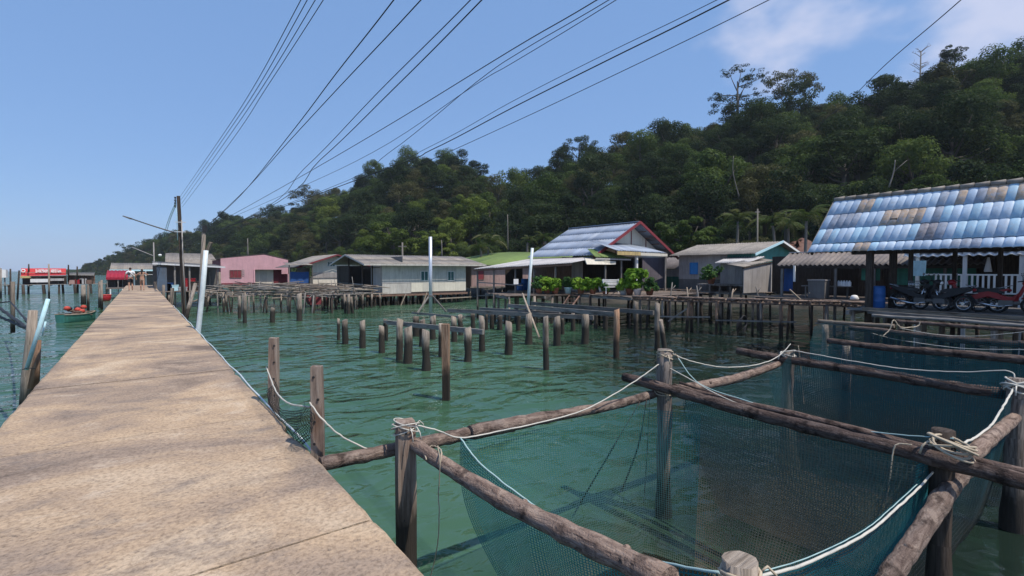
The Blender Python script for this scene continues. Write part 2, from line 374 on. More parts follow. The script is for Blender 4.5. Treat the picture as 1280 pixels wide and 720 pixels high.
def mk_water():
    m = NM('green_sea_water', .05, .5); m.n.remove(m.b); P = m.geo.outputs['Position']
    w1 = m.noise(m.vec(P, (.75, 1.0, 1)), 1, 1, .4, .9); w2 = m.noise(m.vec(P, (1.9, 2.6, 1)), 1, 2, .5, 1.0); w3 = m.noise(m.vec(P, (.13, .16, 1)), 1, 2)
    calm = m.mr(m.noise(m.vec(P, (.11, .2, 1)), 1, 2, .5, 1.0), .36, .62, .3, 1.15)
    h = m.math('MULTIPLY', calm, m.math('ADD', m.math('MULTIPLY', w1, 1.0), m.math('MULTIPLY', w2, .22)))
    bp = m.n.new('ShaderNodeBump'); bp.inputs['Strength'].default_value = 1; bp.inputs['Distance'].default_value = .3
    m.l.new(h, bp.inputs['Height'])
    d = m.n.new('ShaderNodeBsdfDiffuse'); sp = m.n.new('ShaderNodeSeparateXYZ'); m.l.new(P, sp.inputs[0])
    # dark hill and shed reflections toward the right shore painted into the body colour
    shore_shade = m.mr(m.math('ADD', m.math('SUBTRACT', sp.outputs[0], m.math('MULTIPLY', sp.outputs[1], .9)), m.math('MULTIPLY', w3, 5.0)), 1.5, 6.5)
    body = m.mix(m.ramp(w3, [(.35, (.068, .160, .092)), (.65, (.09, .188, .118))]), (.020, .036, .028), shore_shade)
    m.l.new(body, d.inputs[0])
    t = m.n.new('ShaderNodeBsdfTransparent'); t.inputs[0].default_value = (.42, .66, .56, 1)
    g = m.n.new('ShaderNodeBsdfGlossy'); g.inputs['Roughness'].default_value = .04; m.l.new(bp.outputs[0], g.inputs['Normal'])
    fr = m.n.new('ShaderNodeFresnel'); fr.inputs['IOR'].default_value = 1.33; m.l.new(bp.outputs[0], fr.inputs['Normal'])
    a = m.n.new('ShaderNodeMixShader'); a.inputs[0].default_value = .42; m.l.new(d.outputs[0], a.inputs[1]); m.l.new(t.outputs[0], a.inputs[2])
    b = m.n.new('ShaderNodeMixShader'); m.l.new(m.math('MULTIPLY', fr.outputs[0], .95), b.inputs[0]); m.l.new(a.outputs[0], b.inputs[1]); m.l.new(g.outputs[0], b.inputs[2])
    m.l.new(b.outputs[0], m.out.inputs[0]); return m.mat
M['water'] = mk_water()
M['seabed'] = flat('silty_seabed', (.035, .07, .05), .95)
def mk_net(name, teal, brown, lo, hi, cell=.022, fill=.34):
    m = NM(name, .8, .2); m.n.remove(m.b)
    s = m.n.new('ShaderNodeSeparateXYZ'); m.l.new(m.tc.outputs['UV'], s.inputs[0])
    fs = []
    for i in (0, 1):
        q = m.math('FRACT', m.math('DIVIDE', s.outputs[i], cell)); fs.append(m.math('LESS_THAN', q, fill))
    al = m.math('MAXIMUM', fs[0], fs[1])
    P = m.geo.outputs['Position']; n = m.noise(m.vec(P, (2.5, 2.5, 2.5)), 1, 4, .6)
    zz = m.math('ADD', m.sepz(), m.math('MULTIPLY', n, 1.1))
    foul = m.mr(zz, hi, lo)
    c = m.mix(teal, brown, foul)
    # growth closes part of the mesh low down
    clog = m.math('MULTIPLY', foul, m.mr(m.noise(m.vec(P, (9, 9, 9)), 1, 3), .45, .7))
    al = m.math('MAXIMUM', al, m.math('MULTIPLY', clog, .55))
    d = m.n.new('ShaderNodeBsdfDiffuse'); m.l.new(c, d.inputs[0]); t = m.n.new('ShaderNodeBsdfTranslucent'); m.l.new(c, t.inputs[0])
    a = m.n.new('ShaderNodeMixShader'); a.inputs[0].default_value = .35; m.l.new(d.outputs[0], a.inputs[1]); m.l.new(t.outputs[0], a.inputs[2])
    tr = m.n.new('ShaderNodeBsdfTransparent'); b = m.n.new('ShaderNodeMixShader'); m.l.new(al, b.inputs[0]); m.l.new(tr.outputs[0], b.inputs[1]); m.l.new(a.outputs[0], b.inputs[2])
    m.l.new(b.outputs[0], m.out.inputs[0]); return m.mat
M['net'] = mk_net('teal_fish_net', (.045, .175, .18), (.12, .105, .08), .25, 1.75, .032, .2)
M['netteal'] = mk_net('dense_teal_fish_net', (.022, .135, .165), (.07, .08, .07), -.1, 1.2, .03, .29)
M['netolive'] = mk_net('fouled_olive_fish_net', (.10, .135, .12), (.21, .18, .135), .9, 2.0, .034, .25)
M['netfloor'] = mk_net('dark_sunken_net', (.03, .03, .025), (.022, .021, .018), .5, 1.0, .034, .6)
M['net2'] = mk_net('faded_teal_fish_net', (.030, .092, .106), (.080, .076, .064), .6, 1.9, .032, .24)
M['netdark'] = mk_net('dark_tangled_net', (.05, .06, .06), (.05, .045, .04), .1, .6, .03, .3)
# tile colours
M['tile_blue'] = paint('blue_painted_tile', (.45, .57, .72), .1, (.52, .55, .58), .5, rough=.55, scale=3)
M['tile_pale'] = paint('pale_blue_tile', (.51, .62, .75), .1, (.55, .56, .58), .5, rough=.55, scale=3)
M['tile_cyan'] = paint('cyan_tile', (.38, .57, .72), .1, (.5, .52, .54), .5, rough=.55, scale=3)
M['tile_rust'] = paint('bare_rusty_tile', (.50, .37, .27), .22, (.40, .45, .54), .9, rough=.7, scale=4)
M['tile_grey'] = paint('worn_grey_tile', (.36, .40, .48), .2, (.30, .29, .31), .6, rough=.7, scale=4)
M['tile_brown'] = paint('dark_stained_tile', (.28, .25, .26), .3, (.34, .40, .52), .5, rough=.7, scale=5)

# ================================================================== SETTING
def fan(name, u0, u1, nu, D0, D1, nd, zf, mat, power=2.5):
    mb = MB(); us = [u0 + (u1 - u0) * i / nu for i in range(nu + 1)]
    for j in range(nd + 1):
        D = D0 + (D1 - D0) * (j / nd) ** power
        for u in us: mb.v.append(V(((.6 + .8 * u) * D, (.8 - .6 * u) * D, zf)))
    for j in range(nd):
        for i in range(nu):
            a = j * (nu + 1) + i; mb.face([a, a + 1, a + nu + 2, a + nu + 1])
    return mb
mb = MB(); S = 2500; mb.v = [V((-S, -S, 0)), V((S, -S, 0)), V((S, S, 0)), V((-S, S, 0))]; mb.face([0, 1, 2, 3])
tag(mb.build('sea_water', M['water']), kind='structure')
mb = MB(); mb.v = [V((-S, -S, -1.5)), V((S, -S, -1.5)), V((S, S, -1.5)), V((-S, S, -1.5))]; mb.face([0, 1, 2, 3])
tag(mb.build('seabed', M['seabed']), kind='structure')

# ---- hill: crest height and distance against bearing (u = tangent of the bearing off the camera axis)
HC = [(-.87, 338, 430, 400), (-.80, 322, 400, 340), (-.71, 302, 360, 290), (-.63, 291, 330, 245), (-.516, 278, 295, 195), (-.387, 262, 262, 155), (-.258, 226, 236, 132), (-.19, 214, 228, 123),
      (-.129, 208, 222, 116), (-.07, 218, 218, 111), (-.016, 252, 214, 106), (.05, 236, 204, 99), (.097, 214, 200, 96), (.194, 200, 190, 90), (.339, 166, 178, 84), (.484, 128, 168, 78), (.6, 124, 162, 74),
      (.694, 109, 157, 70), (.823, 88, 152, 66), (1.03, 62, 146, 62), (1.4, 34, 140, 60), (2.0, -20, 120, 52), (3.2, -40, 90, 42)]
def hc(u):
    if u <= HC[0][0]: return HC[0][1:]
    for a, b in zip(HC, HC[1:]):
        if u <= b[0]:
            t = (u - a[0]) / (b[0] - a[0]); return tuple(a[i] + (b[i] - a[i]) * t for i in (1, 2, 3))
    return HC[-1][1:]
def tree_h(u): return 10 + 7.5 * min(1, max(0, (u - .1) / .4))
def ground(u, D):
    y, dr, db = hc(u); hr = max(1.5, H + (338 - y) / F * dr - tree_h(u) * min(1, (338 - y) / 55))
    t = (D - db) / (dr - db)
    if t < 0: return 1.2 + t * 8
    if t <= 1: h = hr * (1 - (1 - t) ** 1.35)
    else: h = hr * max(0, 1 - ((t - 1) * .9) ** 1.6)
    return 1.2 + h + 1.6 * math.sin(D * .13 + u * 9) * math.sin(u * 21 + D * .03) * min(1, max(0, t) * 3)
def upt(u, D, z): return V(((.6 + .8 * u) * D, (.8 - .6 * u) * D, z))
mb = MB(); NU, ND = 120, 40
us = [-.9 + (3.2 + .9) * (i / NU) ** 1.25 for i in range(NU + 1)]
for u in us:
    y, dr, db = hc(u)
    for j in range(ND + 1):
        t = -.12 + 1.9 * j / ND; D = db + (dr - db) * t; mb.v.append(upt(u, D, ground(u, D)))
for i in range(NU):
    for j in range(ND):
        a = i * (ND + 1) + j; mb.face([a, a + 1, a + ND + 2, a + ND + 1], None, True)
mm = NM('forest_floor', .95, .1); mm.color(mm.ramp(mm.noise(mm.vec(mm.geo.outputs['Position'], (.5, .5, .5)), 1, 5), [(.35, (.012, .022, .009)), (.65, (.03, .045, .018))]))
tag(mb.build('hillside', mm.mat), kind='structure')

# ---- mud bank the houses back on to
BK = [(-.80, 150), (-.62, 108), (-.5, 92), (-.38, 74), (-.25, 68), (-.1, 64), (.02, 62), (.1, 50), (.25, 47), (.4, 46), (.55, 42), (.75, 38), (1.0, 34), (1.5, 32), (2.5, 32)]
mb = MB(); nb_ = 64
for i in range(nb_ + 1):
    u = -.80 + 3.3 * i / nb_; k = next(k for k in range(len(BK) - 1) if u <= BK[k + 1][0] + 1e-6); a, b = BK[k], BK[k + 1]; D0 = a[1] + (b[1] - a[1]) * (u - a[0]) / (b[0] - a[0]); D1 = max(hc(u)[2] * 1.02, D0 + 8)
    for j, (t, z) in enumerate(((0, -1.3), (.06, .1), (.14, .8), (.3, 1.15), (.6, 1.3), (1, 1.6))): mb.v.append(upt(u, D0 + (D1 - D0) * t + math.sin(i * 1.7 + j) * .8, z + .12 * math.sin(i * 2.3 + j * 3)))
for i in range(nb_):
    for j in range(5): a = i * 6 + j; mb.face([a, a + 1, a + 7, a + 6], None, True)
mm2 = NM('dark_mud', .9, .2); mm2.color(mm2.ramp(mm2.noise(mm2.vec(mm2.geo.outputs['Position'], (.8, .8, .8)), 1, 5), [(.35, (.022, .02, .016)), (.65, (.07, .06, .045))]))
tag(mb.build('mud_bank', mm2.mat), kind='structure')

# ---- concrete pier: beam underneath, slabs as pieces, posts below
PX0, PX1, PZ = -1.20, 1.18, 1.8
pier = thing('pier', None, None, (0, 0, PZ), kind='structure')
y = -5.0; edges = [-5]
JY = [3.05, 6.0, 9.1, 12.2, 15.3, 18.3, 21.2, 24.3, 27.4, 30.5, 33.5, 36.6, 39.7, 42.8, 46, 49, 52, 55, 58, 62, 66]
rs = random.Random(3)
prev = -5.0
for k, yj in enumerate(JY):
    mb = MB(); n = 12; g = .009
    y0 = prev + g; y1 = yj - g; zt = PZ + rs.uniform(-.005, .005)
    # slab with slightly chipped long edges
    rows = max(8, int((yj - prev) / .16)); L = []; R = []
    for i in range(rows + 1):
        yy = y0 + (y1 - y0) * i / rows; L.append((PX0 + rs.uniform(-.008, .008), yy)); R.append((PX1 + rs.uniform(-.008, .006) - (rs.uniform(.015, .05) if rs.random() < .1 else 0), yy))
    for i in range(rows + 1):
        for (x, yy) in (L[i], (L[i][0] + .035, L[i][1]), (R[i][0] - .035, R[i][1]), R[i]): mb.v.append(V((x, yy, zt)))
        mb.v[-4].z -= .022 + rs.uniform(0, .012); mb.v[-1].z -= .018 + rs.uniform(0, .012)
    for i in range(rows):
        for c in range(3): a = i * 4 + c; mb.face([a, a + 1, a + 5, a + 4])
        a = i * 4; b = len(mb.v)
        mb.v += [V((L[i][0], L[i][1], PZ - .2)), V((L[i + 1][0], L[i + 1][1], PZ - .2)), V((R[i][0], R[i][1], PZ - .2)), V((R[i + 1][0], R[i + 1][1], PZ - .2))]
        mb.face([a, a + 4, b + 1, b]); mb.face([a + 7, a + 3, b + 2, b + 3])
    b = len(mb.v); mb.v += [V((PX0, y0, PZ - .2)), V((PX1, y0, PZ - .2)), V((PX1, y1, PZ - .2)), V((PX0, y1, PZ - .2))]
    mb.face([0, b, b + 1, 3]); mb.face([1, 0, 3, 2]); mb.face([b + 2, b + 3, rows * 4, rows * 4 + 3])
    mb.build('slab', M['concrete'], pier); prev = yj
mb = MB()
for x in (-.8, .8): mb.box(x - .15, -5, PZ - .55, x + .15, 66, PZ - .203)
mb.build('beam', M['concrete_old'], pier)
for yy in range(-3, 66, 4):
    for x in (-.85, .85):
        mb = MB(); mb.bar((x, yy, -1.6), (x, yy, PZ - .4), .22); mb.build('pile', M['concrete_old'], pier)
# white pipe clipped along the right edge of the pier
mb = MB(); pts = [V((PX1 + .02 + .008 * math.sin(i), 4.6 + i * .5, PZ - .02 + .01 * math.sin(i * 1.7))) for i in range(48)]
mb.tube(pts, .011, 6)
tag(mb.build('water_pipe', M['pvc'], None, (PX1, 0, PZ)), 'thin white pipe running along the right edge of the concrete pier', 'pipe')

# ================================================================== POLES, LOGS, STUMPS
def wav(a, b, r0, r1, n=10, bow=0.0, jit=.03, rs=random):
    a = V(a); b = V(b); pts = []; rr = []; r0 *= .92; r1 *= .92
    for i in range(n + 1):
        t = i / n; p = a.lerp(b, t); 
        if i == 0: ph_ = [rs.uniform(0, 6.3) for _ in range(4)]
        Lw_ = (b - a).length; p += V((math.sin(t * Lw_ * 1.7 + ph_[0]), math.sin(t * Lw_ * 1.3 + ph_[1]), math.sin(t * Lw_ * 2.1 + ph_[2]) * .8)) * jit * 1.2 + V((rs.uniform(-1, 1), rs.uniform(-1, 1), rs.uniform(-1, 1))) * jit * .25; p.z -= bow * 4 * t * (1 - t)
        pts.append(p); rr.append((r0 + (r1 - r0) * t) * rs.uniform(.92, 1.1))
    return pts, rr
def log(label, a, b, r0, r1, mat, bow=0, jit=.02, knots=3, name='log', cat='log', group=None, n=26):
    mb = MB(); pts, rr = wav(a, b, r0, r1, n, bow, jit); mb.tube(pts, rr, 14, .055)
    o = thing(name, label, cat, pts[0], group=group) if knots else None
    if o is None: return tag(mb.build(name, mat, None, pts[0]), label, cat, group)
    mb.build('trunk', mat, o)
    for k in range(knots):
        i = random.randrange(1, n); p = pts[i]; d = V((random.uniform(-1, 1), random.uniform(-1, 1), random.uniform(.2, 1))).normalized(); kb = MB()
        kb.tube([p + d * rr[i] * .6, p + d * rr[i] * 1.12, p + d * rr[i] * 1.28], [rr[i] * .5, rr[i] * .34, rr[i] * .16], 7, .1); kb.build('knot', mat, o)
    return o
def stump(px, yt, yw, w, label, mat='pile', lean=0, square=False, name='stump', group='stumps of the old jetty standing in the water'):
    base = on(px, yw, Z=0); D = .6 * base.x + .8 * base.y; r = max(.05, w / 2 * D / F * .95)
    top = on(px + lean, yt, D=D); base = on(px + random.uniform(-1.6, 1.6) * (not square), yw, Z=0); mb = MB()
    b = base + V((0, 0, -1.5)) - (top - base) * (1.5 / max(.5, top.z))* V((1, 1, 0)).length * 0
    b = V((base.x, base.y, -1.5))
    if square:
        pts = [b.lerp(top, i / 8) for i in range(9)]; mb.tube(pts, [r * 1.25 * random.uniform(.97, 1.03) for _ in pts], 4, .02)
        for q in range(len(mb.sm)): mb.sm[q] = False
    else:
        n = 9; pts = []; rr = []
        for i in range(n + 1):
            t = i / n; p = b.lerp(top, t) + V((random.uniform(-.012, .012), random.uniform(-.012, .012), 0)); pts.append(p)
            k = 1.0 if t < .95 else .86
            if abs(p.z) < .25: k *= 1.08
            rr.append(r * k * random.uniform(.93, 1.06))
        mb.tube(pts, rr, 9, .05); tl = random.uniform(0, 6.3)
        for q in range(9): mb.v[-9 + q].z += r * .45 * math.cos(tl + q * .7) * random.uniform(.5, 1)
    return tag(mb.build(name, M[mat], None, (base.x, base.y, 0)), label, 'stump', group)
ST = [
 (575, 394, 419, 7, 'dim stump far back between the pale-headed and ringed stumps'),
 (591, 391, 412, 6, 'small dim stump behind the ringed collar stump'),
 (615, 391, 411, 6, 'small dim stump under the far beam, left of the white sign post'),
 (648, 390, 413, 6, 'dim narrow stump between the capped stump and the fallen stick'),
 (716, 391, 413, 6, 'dim stump under the long beam left of its end'),
 (745, 389, 411, 5, 'slim dim stump right of the long beam end'),
 (423, 398, 425, 4, 'very thin stick at the left end of the stump field'),
 (431, 400, 430, 8, 'leftmost stout grey stump of the old jetty, beside a thin stick'),
 (453, 401, 435, 8, 'pale-topped leaning stump standing alone right of the leftmost stout one', 'pile'),
 (477, 408, 441, 8, 'short grey stump standing left of the crowded pair'),
 (482, 399, 425, 6, 'dark stump half hidden behind the short grey one left of the crowded pair'),
 (500, 399, 450, 9, 'taller forked stump at the left of the touching pair'),
 (510, 409, 454, 12, 'thick brown stump right of the touching pair, fattest of the field'),
 (520, 396, 420, 9, 'dark stump under the grey beam behind the touching pair'),
 (532, 413, 463, 11, 'thick grey stump with a cracked top, left of the square reddish post'),
 (528, 400, 433, 8, 'dark stump behind the thick grey one with cracked top'),
 (541, 395, 424, 8, 'dark stump at the foot of the galvanised pole'),
 (552, 405, 446, 8, 'round stump half hidden behind the square reddish post'),
 (567, 396, 427, 8, 'pale-headed stump behind and right of the square reddish post'),
 (585, 410, 452, 10, 'grey stump with a ringed collar, right of the square reddish post'),
 (602, 395, 439, 8, 'leaning light-edged stump between the ringed stump and the beam end'),
 (608, 393, 412, 4, 'thin pale stump behind the leaning light-edged one'),
 (625, 395, 412, 7, 'small dark stump left of the capped stump'),
 (636, 402, 443, 10, 'capped grey stump left of the fallen white stick'),
 (661, 392, 430, 9, 'brown stump under the fallen white stick'),
 (682, 396, 462, 8, 'tall slim orange-brown stump nearest in the right group'),
 (696, 396, 432, 10, 'wide grey stump right of the tall slim orange-brown one'),
 (703, 398, 418, 5, 'narrow stump tucked behind the wide grey one'),
 (732, 392, 430, 10, 'pale-topped round stump under the end of the long beam'),
 (757, 388, 412, 6, 'slim stump behind the leaning tall post near the ladder'),
 (771, 387, 447, 8, 'tall light-edged post at the right end of the stump field', 'pile_red'),
 (795, 377, 418, 6, 'slim post between the stump field and the walkway', 'pile'),
 (299, 370, 398, 4, 'thin stick post left of a twin in front of the stick heap'),
 (306, 370, 404, 5, 'thin stick post, right of its twin in front of the stick heap'),
 (341, 385, 403, 6, 'short stump under a leaning pale stick before the stick heap'),
 (374, 367, 401, 7, 'stout stump before the right part of the stick heap'),
 (436, 368, 392, 4, 'slender pale stick post before the dark open end of the white house'),
]
for s in ST:
    stump(s[0], s[1], s[2], s[3], s[4], s[5] if len(s) > 5 else 'pile')
stump(558, 405, 500, 10, 'square reddish post with bolt holes standing nearest in the stump field', 'pile_red', square=True, name='post', lean=-1)
stump(822, 379, 436, 7, 'tall post left of a leaning twin, behind the net corner post', 'pile', name='post')
stump(836, 400, 438, 6, 'short leaning post propped on the tall post behind the net corner', 'pile', name='post', lean=-10)
# grey beams lying on the stumps
def beam(label, a, b, w, h, mat='grey', cat='beam', name='beam', group='grey beams left on the jetty stumps'):
    mb = MB(); mb.bar(a, b, w, h); return tag(mb.build(name, M[mat], None, a), label, cat, group)
Z1 = 1.5
beam('long grey beam reaching the post at the right end of the stumps', on(560, 388, D=28), on(742, 397, D=23.5), .12, .2)
beam('grey beam from behind the leaning white pole toward the walkway', on(635, 382, D=27), on(770, 393, D=21), .1, .19)
beam('farthest grey beam, running under the ladder to the walkway', on(664, 379, D=28), on(817, 391, D=21), .1, .18)
beam('grey beam lying across the middle of the stump field', on(484, 403, D=23), on(604, 415, D=18.5), .1, .19)
beam('thin board behind the foot of the galvanised pole', on(515, 391, D=30), on(580, 397, D=27), .08, .12)
beam('short grey board joining two stumps at the left', on(480, 402, D=24), on(502, 403, D=23.5), .07, .12)
beam('grey beam lowest of the stack under the fallen stick', on(600, 386, D=27.5), on(700, 392, D=24.5), .1, .16)
# fallen pale stick
a = on(653, 367, D=26); b = on(674, 422, D=22.5); mb = MB(); mb.tube([a, a.lerp(b, .5), b], [.05, .05, .045], 7)
tag(mb.build('stick', M['pale'], None, a), 'pale stick fallen aslant from the deck down to the water', 'stick')

# ---- posts of the near pens and the pier edge
def sqpost(label, x, y, zt, w, mat='post', zb=-1.6, lean=(0, 0), holes=True, rz=.3):
    o = thing('post', label, 'post', (x, y, 0)); mb = MB()
    n = 9; pts = [V((x + lean[0] * (zt - (zb + (zt - zb) * i / n)) * -1, y + lean[1] * (zt - (zb + (zt - zb) * i / n)) * -1, zb + (zt - zb) * i / n)) for i in range(n + 1)]
    r = w / math.sqrt(2); b0 = len(mb.v)
    for i, p in enumerate(pts):
        k = r * random.uniform(.97, 1.03) * (.93 if i == n else 1)
        for q in range(8):
            ang = rz + PI / 4 * q; kk = k if q % 2 == 0 else k * .78
            mb.v.append(p + V((math.cos(ang) * kk, math.sin(ang) * kk, random.uniform(-.004, .004) if i == n else 0)))
    o_ = random.random() * 5
    for i in range(n):
        for q in range(8):
            q2 = (q + 1) % 8; L0 = (zt - zb) * i / n; L1 = (zt - zb) * (i + 1) / n
            mb.face([i * 8 + q, i * 8 + q2, (i + 1) * 8 + q2, (i + 1) * 8 + q], [(o_ + q * w / 2, L0), (o_ + (q + 1) * w / 2, L0), (o_ + (q + 1) * w / 2, L1), (o_ + q * w / 2, L1)])
    mb.face([n * 8 + q for q in range(8)], [(o_ + .08 * math.cos(q), o_ + .08 * math.sin(q)) for q in range(8)])
    mb.build('timber', M[mat], o)
    if holes:
        for k in range(5):
            z = zt - .09 - k * .2; hb = MB(); d = V((-.6, -.8, 0)); c = V((x, y, z)) + d * w * .5 + V((.8, -.6, 0)) * random.uniform(-.01, .03)
            hb.lathe((0, 0, 0), [(.011, -.012), (.011, .012)], 8, 'y')
            mt = Matrix.Translation(c) @ Matrix.Rotation(-math.atan2(.6, .8), 4, 'Z')
            hb.v = [mt @ q for q in hb.v]; hb.build('bolt_hole', M['black'], o)
    return o
sqpost('square post with bolt holes farther along the right pier edge', 1.29, 6.55, 2.58, .105, 'post', lean=(.02, 0))
sqpost('square post with bolt holes at the pier edge where the first log starts', 1.255, 4.6, 2.54, .1, 'post')
pA = on(504, 560, Y=4.25)
sqpost('thick square post by the pier carrying two logs and rope lashing', pA.x, 4.2, 2.02, .165, 'post', rz=.55)
def rpost(label, x, y, zt, r, mat='bark2', zb=-1.6, bulge=True):
    mb = MB(); n = 14; pts = []; rr = []
    for i in range(n + 1):
        z = zb + (zt - zb) * i / n; pts.append(V((x + random.uniform(-.008, .008), y + random.uniform(-.008, .008), z)))
        k = 1.0
        if bulge and -.1 < z < .35: k = 1.2
        rr.append(r * k * random.uniform(.93, 1.06) * (.9 if i == n else 1))
    mb.tube(pts, rr, 12, .06); return tag(mb.build('post', M[mat], None, (x, y, 0)), label, 'post')
M['poststeep'] = wood('cracked_grey_post', (.05, .04, .036), (.165, .14, .125), (.30, .265, .24), tide=.45, grain=40)
rpost('round cracked grey post at the far corner of the nearest net pen', 5.73, 4.15, 2.32, .098, 'poststeep')
rpost('stout dark post where two logs cross at the right of the near pen', 5.70, 1.2, 1.98, .09, 'dark')
rpost('pale knotted post head at the bottom edge beside the thick white rope', 2.12, 1.12, 2.11, .085, 'pile')
rpost('post with rope loops at the far corner of the second net pen', 9.3, 4.12, 1.95, .1, 'poststeep')
rpost('rope-wound post at the right frame edge of the second pen', 9.1, 1.18, 2.0, .11, 'poststeep')
rpost('grey post under the log of the third pen', 12.65, 4.35, 1.72, .1, 'pile')
rpost('short post at the left corner of the fourth pen', 16.1, 6.1, 1.8, .09, 'pile')
# ---- pen logs
log('reddish log from the pier-edge post past the thick square post', on(402, 579, Y=4.33), on(640, 533, Y=4.36), .065, .075, M['bark'], .0, .012, 3)
log('long peeling log along the far side of the near pen', on(590, 541, Y=4.3), on(834, 487, Y=4.3), .082, .06, M['bark'], .03, .014, 4)
log('thick knotty log running from the square post toward the bottom edge', on(514, 553, X=2.0), on(840, 735, X=2.05), .062, .078, M['bark'], .035, .018, 5)
log('dark log from the cracked post to the crossing at the right', on(782, 472, X=5.62), on(1300, 607, X=5.55), .075, .07, M['bark2'], .02, .012, 3)
log('slimmer dark pole lying on the log from the cracked post', on(842, 482, X=5.86), on(1300, 594, X=5.72), .048, .045, M['bark2'], .01, .012, 2)
log('thin split pole on top of the crossing logs at right', on(850, 478, X=6.05), on(1275, 594, X=5.66) , .02, .025, M['bark2'], .02, .012, 0)
log('crooked pale log climbing from the bottom edge to the right frame edge', on(1100, 735, Y=1.1), on(1205, 590, Y=1.12), .07, .085, M['bark'], 0, .012, 3)
log('pale log beyond the crossing toward the right frame edge', on(1190, 586, Y=1.17), on(1292, 503, Y=1.17), .08, .075, M['bark'], 0, .012, 3)
log('bark log on the far side of the second pen', on(834, 492, Y=4.22), on(985, 452, Y=4.22), .085, .065, M['bark'], .03, .012, 3)
log('dark log across the right side of the second pen', on(921, 438, X=9.22), on(1265, 493, X=9.22), .075, .08, M['bark2'], .02, .012, 3)
log('dark log across the right side of the third pen', on(1034, 426, X=12.7), on(1300, 452, X=12.7), .075, .085, M['bark2'], .015, .012, 2)
log('pale thin log at the left end of the fourth pen', on(1023, 401, X=16.4), on(1118, 408, X=16.4), .06, .06, M['pale'], 0, .01, 0)
log('dark log along the fourth pen', on(1062, 410, X=15.9), on(1300, 433, X=15.9), .08, .09, M['bark2'], .02, .012, 0)
log('dark log below the shed deck edge', on(1120, 402, X=18.9), on(1300, 414, X=18.9), .06, .07, M['bark2'], 0, .012, 0)
log('second log just under the front of the motorbike shed', on(1090, 394, X=20.0), on(1300, 408, X=20.0), .06, .06, M['grey'], 0, .012, 0)
# ---- ropes
def cat_curve(pts, per=8):
    pts = [V(p) for p in pts]; out = []
    for i in range(len(pts) - 1):
        p0 = pts[max(i - 1, 0)]; p1 = pts[i]; p2 = pts[i + 1]; p3 = pts[min(i + 2, len(pts) - 1)]
        for k in range(per):
            t = k / per
            out.append(.5 * ((2 * p1) + (p2 - p0) * t + (2 * p0 - 5 * p1 + 4 * p2 - p3) * t * t + (3 * p1 - p0 - 3 * p2 + p3) * t ** 3))
    out.append(pts[-1]); return out
def rope(label, pts, r=.008, mat='rope', name='rope', group=None, jit=0):
    c = cat_curve(pts)
    jit = jit or r * .35
    if jit: c = [p + V((random.uniform(-jit, jit), random.uniform(-jit, jit), random.uniform(-jit, jit))) for p in c]
    mb = MB(); mb.tube(c, r, 6); return tag(mb.build(name, M[mat], None, c[0]), label, 'rope', group)
rope('white rope sagging from the farther pier-edge post to the nearer one', [on(333, 459, D=6.0), on(345, 489, D=5.5), on(361, 504, D=5.0), on(388, 509, D=4.4)], .008)
rope('white rope from the nearer pier-edge post down to the first log', [on(387, 503, D=4.38), on(403, 524, D=4.3), on(428, 546, D=4.35), on(460, 562, D=4.45)], .008)
R3 = [on(519, 531, D=4.5), on(547, 538, D=4.6), on(576, 547, D=4.72), on(620, 540, D=5.0), on(700, 522, D=5.6), on(740, 508, D=5.95), on(790, 479, D=6.4), on(824, 455, D=6.7)]
rope('white rope from the square post along the far log to the cracked post', R3, .0075)
R4 = [on(576, 548, X=2.42), on(598, 577, X=2.38), on(640, 612, X=2.34), on(690, 646, X=2.32), on(740, 673, X=2.3), on(810, 699, X=2.28), on(900, 716, X=2.24)]
rope('teal twisted rope edging the near net beside the knotty log', R4, .008, 'ropeteal')
R5 = [on(945, 722, Y=1.2), on(1000, 707, Y=1.22), on(1050, 685, Y=1.25), on(1090, 662, Y=1.25), on(1120, 636, Y=1.25), on(1150, 608, Y=1.25), on(1186, 568, Y=1.22)]
rope('thick bright white rope along the front of the near net', R5, .0095, 'rope', jit=.002)
rope('twisted twine following just above the thick white rope', [p + V((0, .02, .012)) for p in R5[:6]], .0035, 'ropeteal')
rope('tan cord hanging from the knotty log down to the water', [on(547, 557, X=1.9), on(550, 580, X=1.9), on(548, 620, X=1.92), on(549, 640, X=1.92), on(547, 680, X=1.92), on(538, 722, X=1.92)], .005, 'ropetan')
rope('cord looped round the knotty log near the square post', [on(533, 574, X=1.9), on(531, 566, X=1.96), on(538, 558, X=2.06), on(547, 559, X=2.06), on(552, 566, X=1.94), on(549, 585, X=1.9)], .006, 'ropetan')
rope('white rope sagging from the cracked post to the second pen corner', [on(838, 441, D=6.72), on(866, 452, D=7.1), on(905, 459, D=7.7), on(945, 456, D=8.3), on(972, 446, D=8.7), on(988, 430, D=8.85)], .008)
R8 = [on(848, 448, X=5.8), on(875, 480, X=5.8), on(940, 503, X=5.8), on(1020, 527, X=5.8), on(1100, 541, X=5.75), on(1192, 548, X=5.65)]
rope('pale green line strung from the cracked post to the crossing', R8, .006, 'ropeteal')
rope('white rope running down along the dark log from the cracked post', [on(835, 459, X=5.72), on(868, 477, X=5.72), on(905, 497, X=5.72), on(960, 517, X=5.72), on(1040, 541, X=5.7)], .006)
R10 = [on(991, 438, X=9.2), on(1030, 445, X=9.2), on(1075, 453, X=9.2), on(1130, 461, X=9.2), on(1200, 465, X=9.2), on(1262, 464, X=9.15), V((9.08, 1.22, 1.9))]
rope('white rope along the top of the second pen net', R10, .008)
R11 = [on(1200, 556, Y=1.2), on(1222, 545, Y=1.2), on(1240, 530, Y=1.2), on(1254, 508, Y=1.2), on(1264, 490, Y=1.2), on(1272, 474, Y=1.2)]
rope('double white rope climbing to the rope-wound post at right', R11, .012, jit=.004)
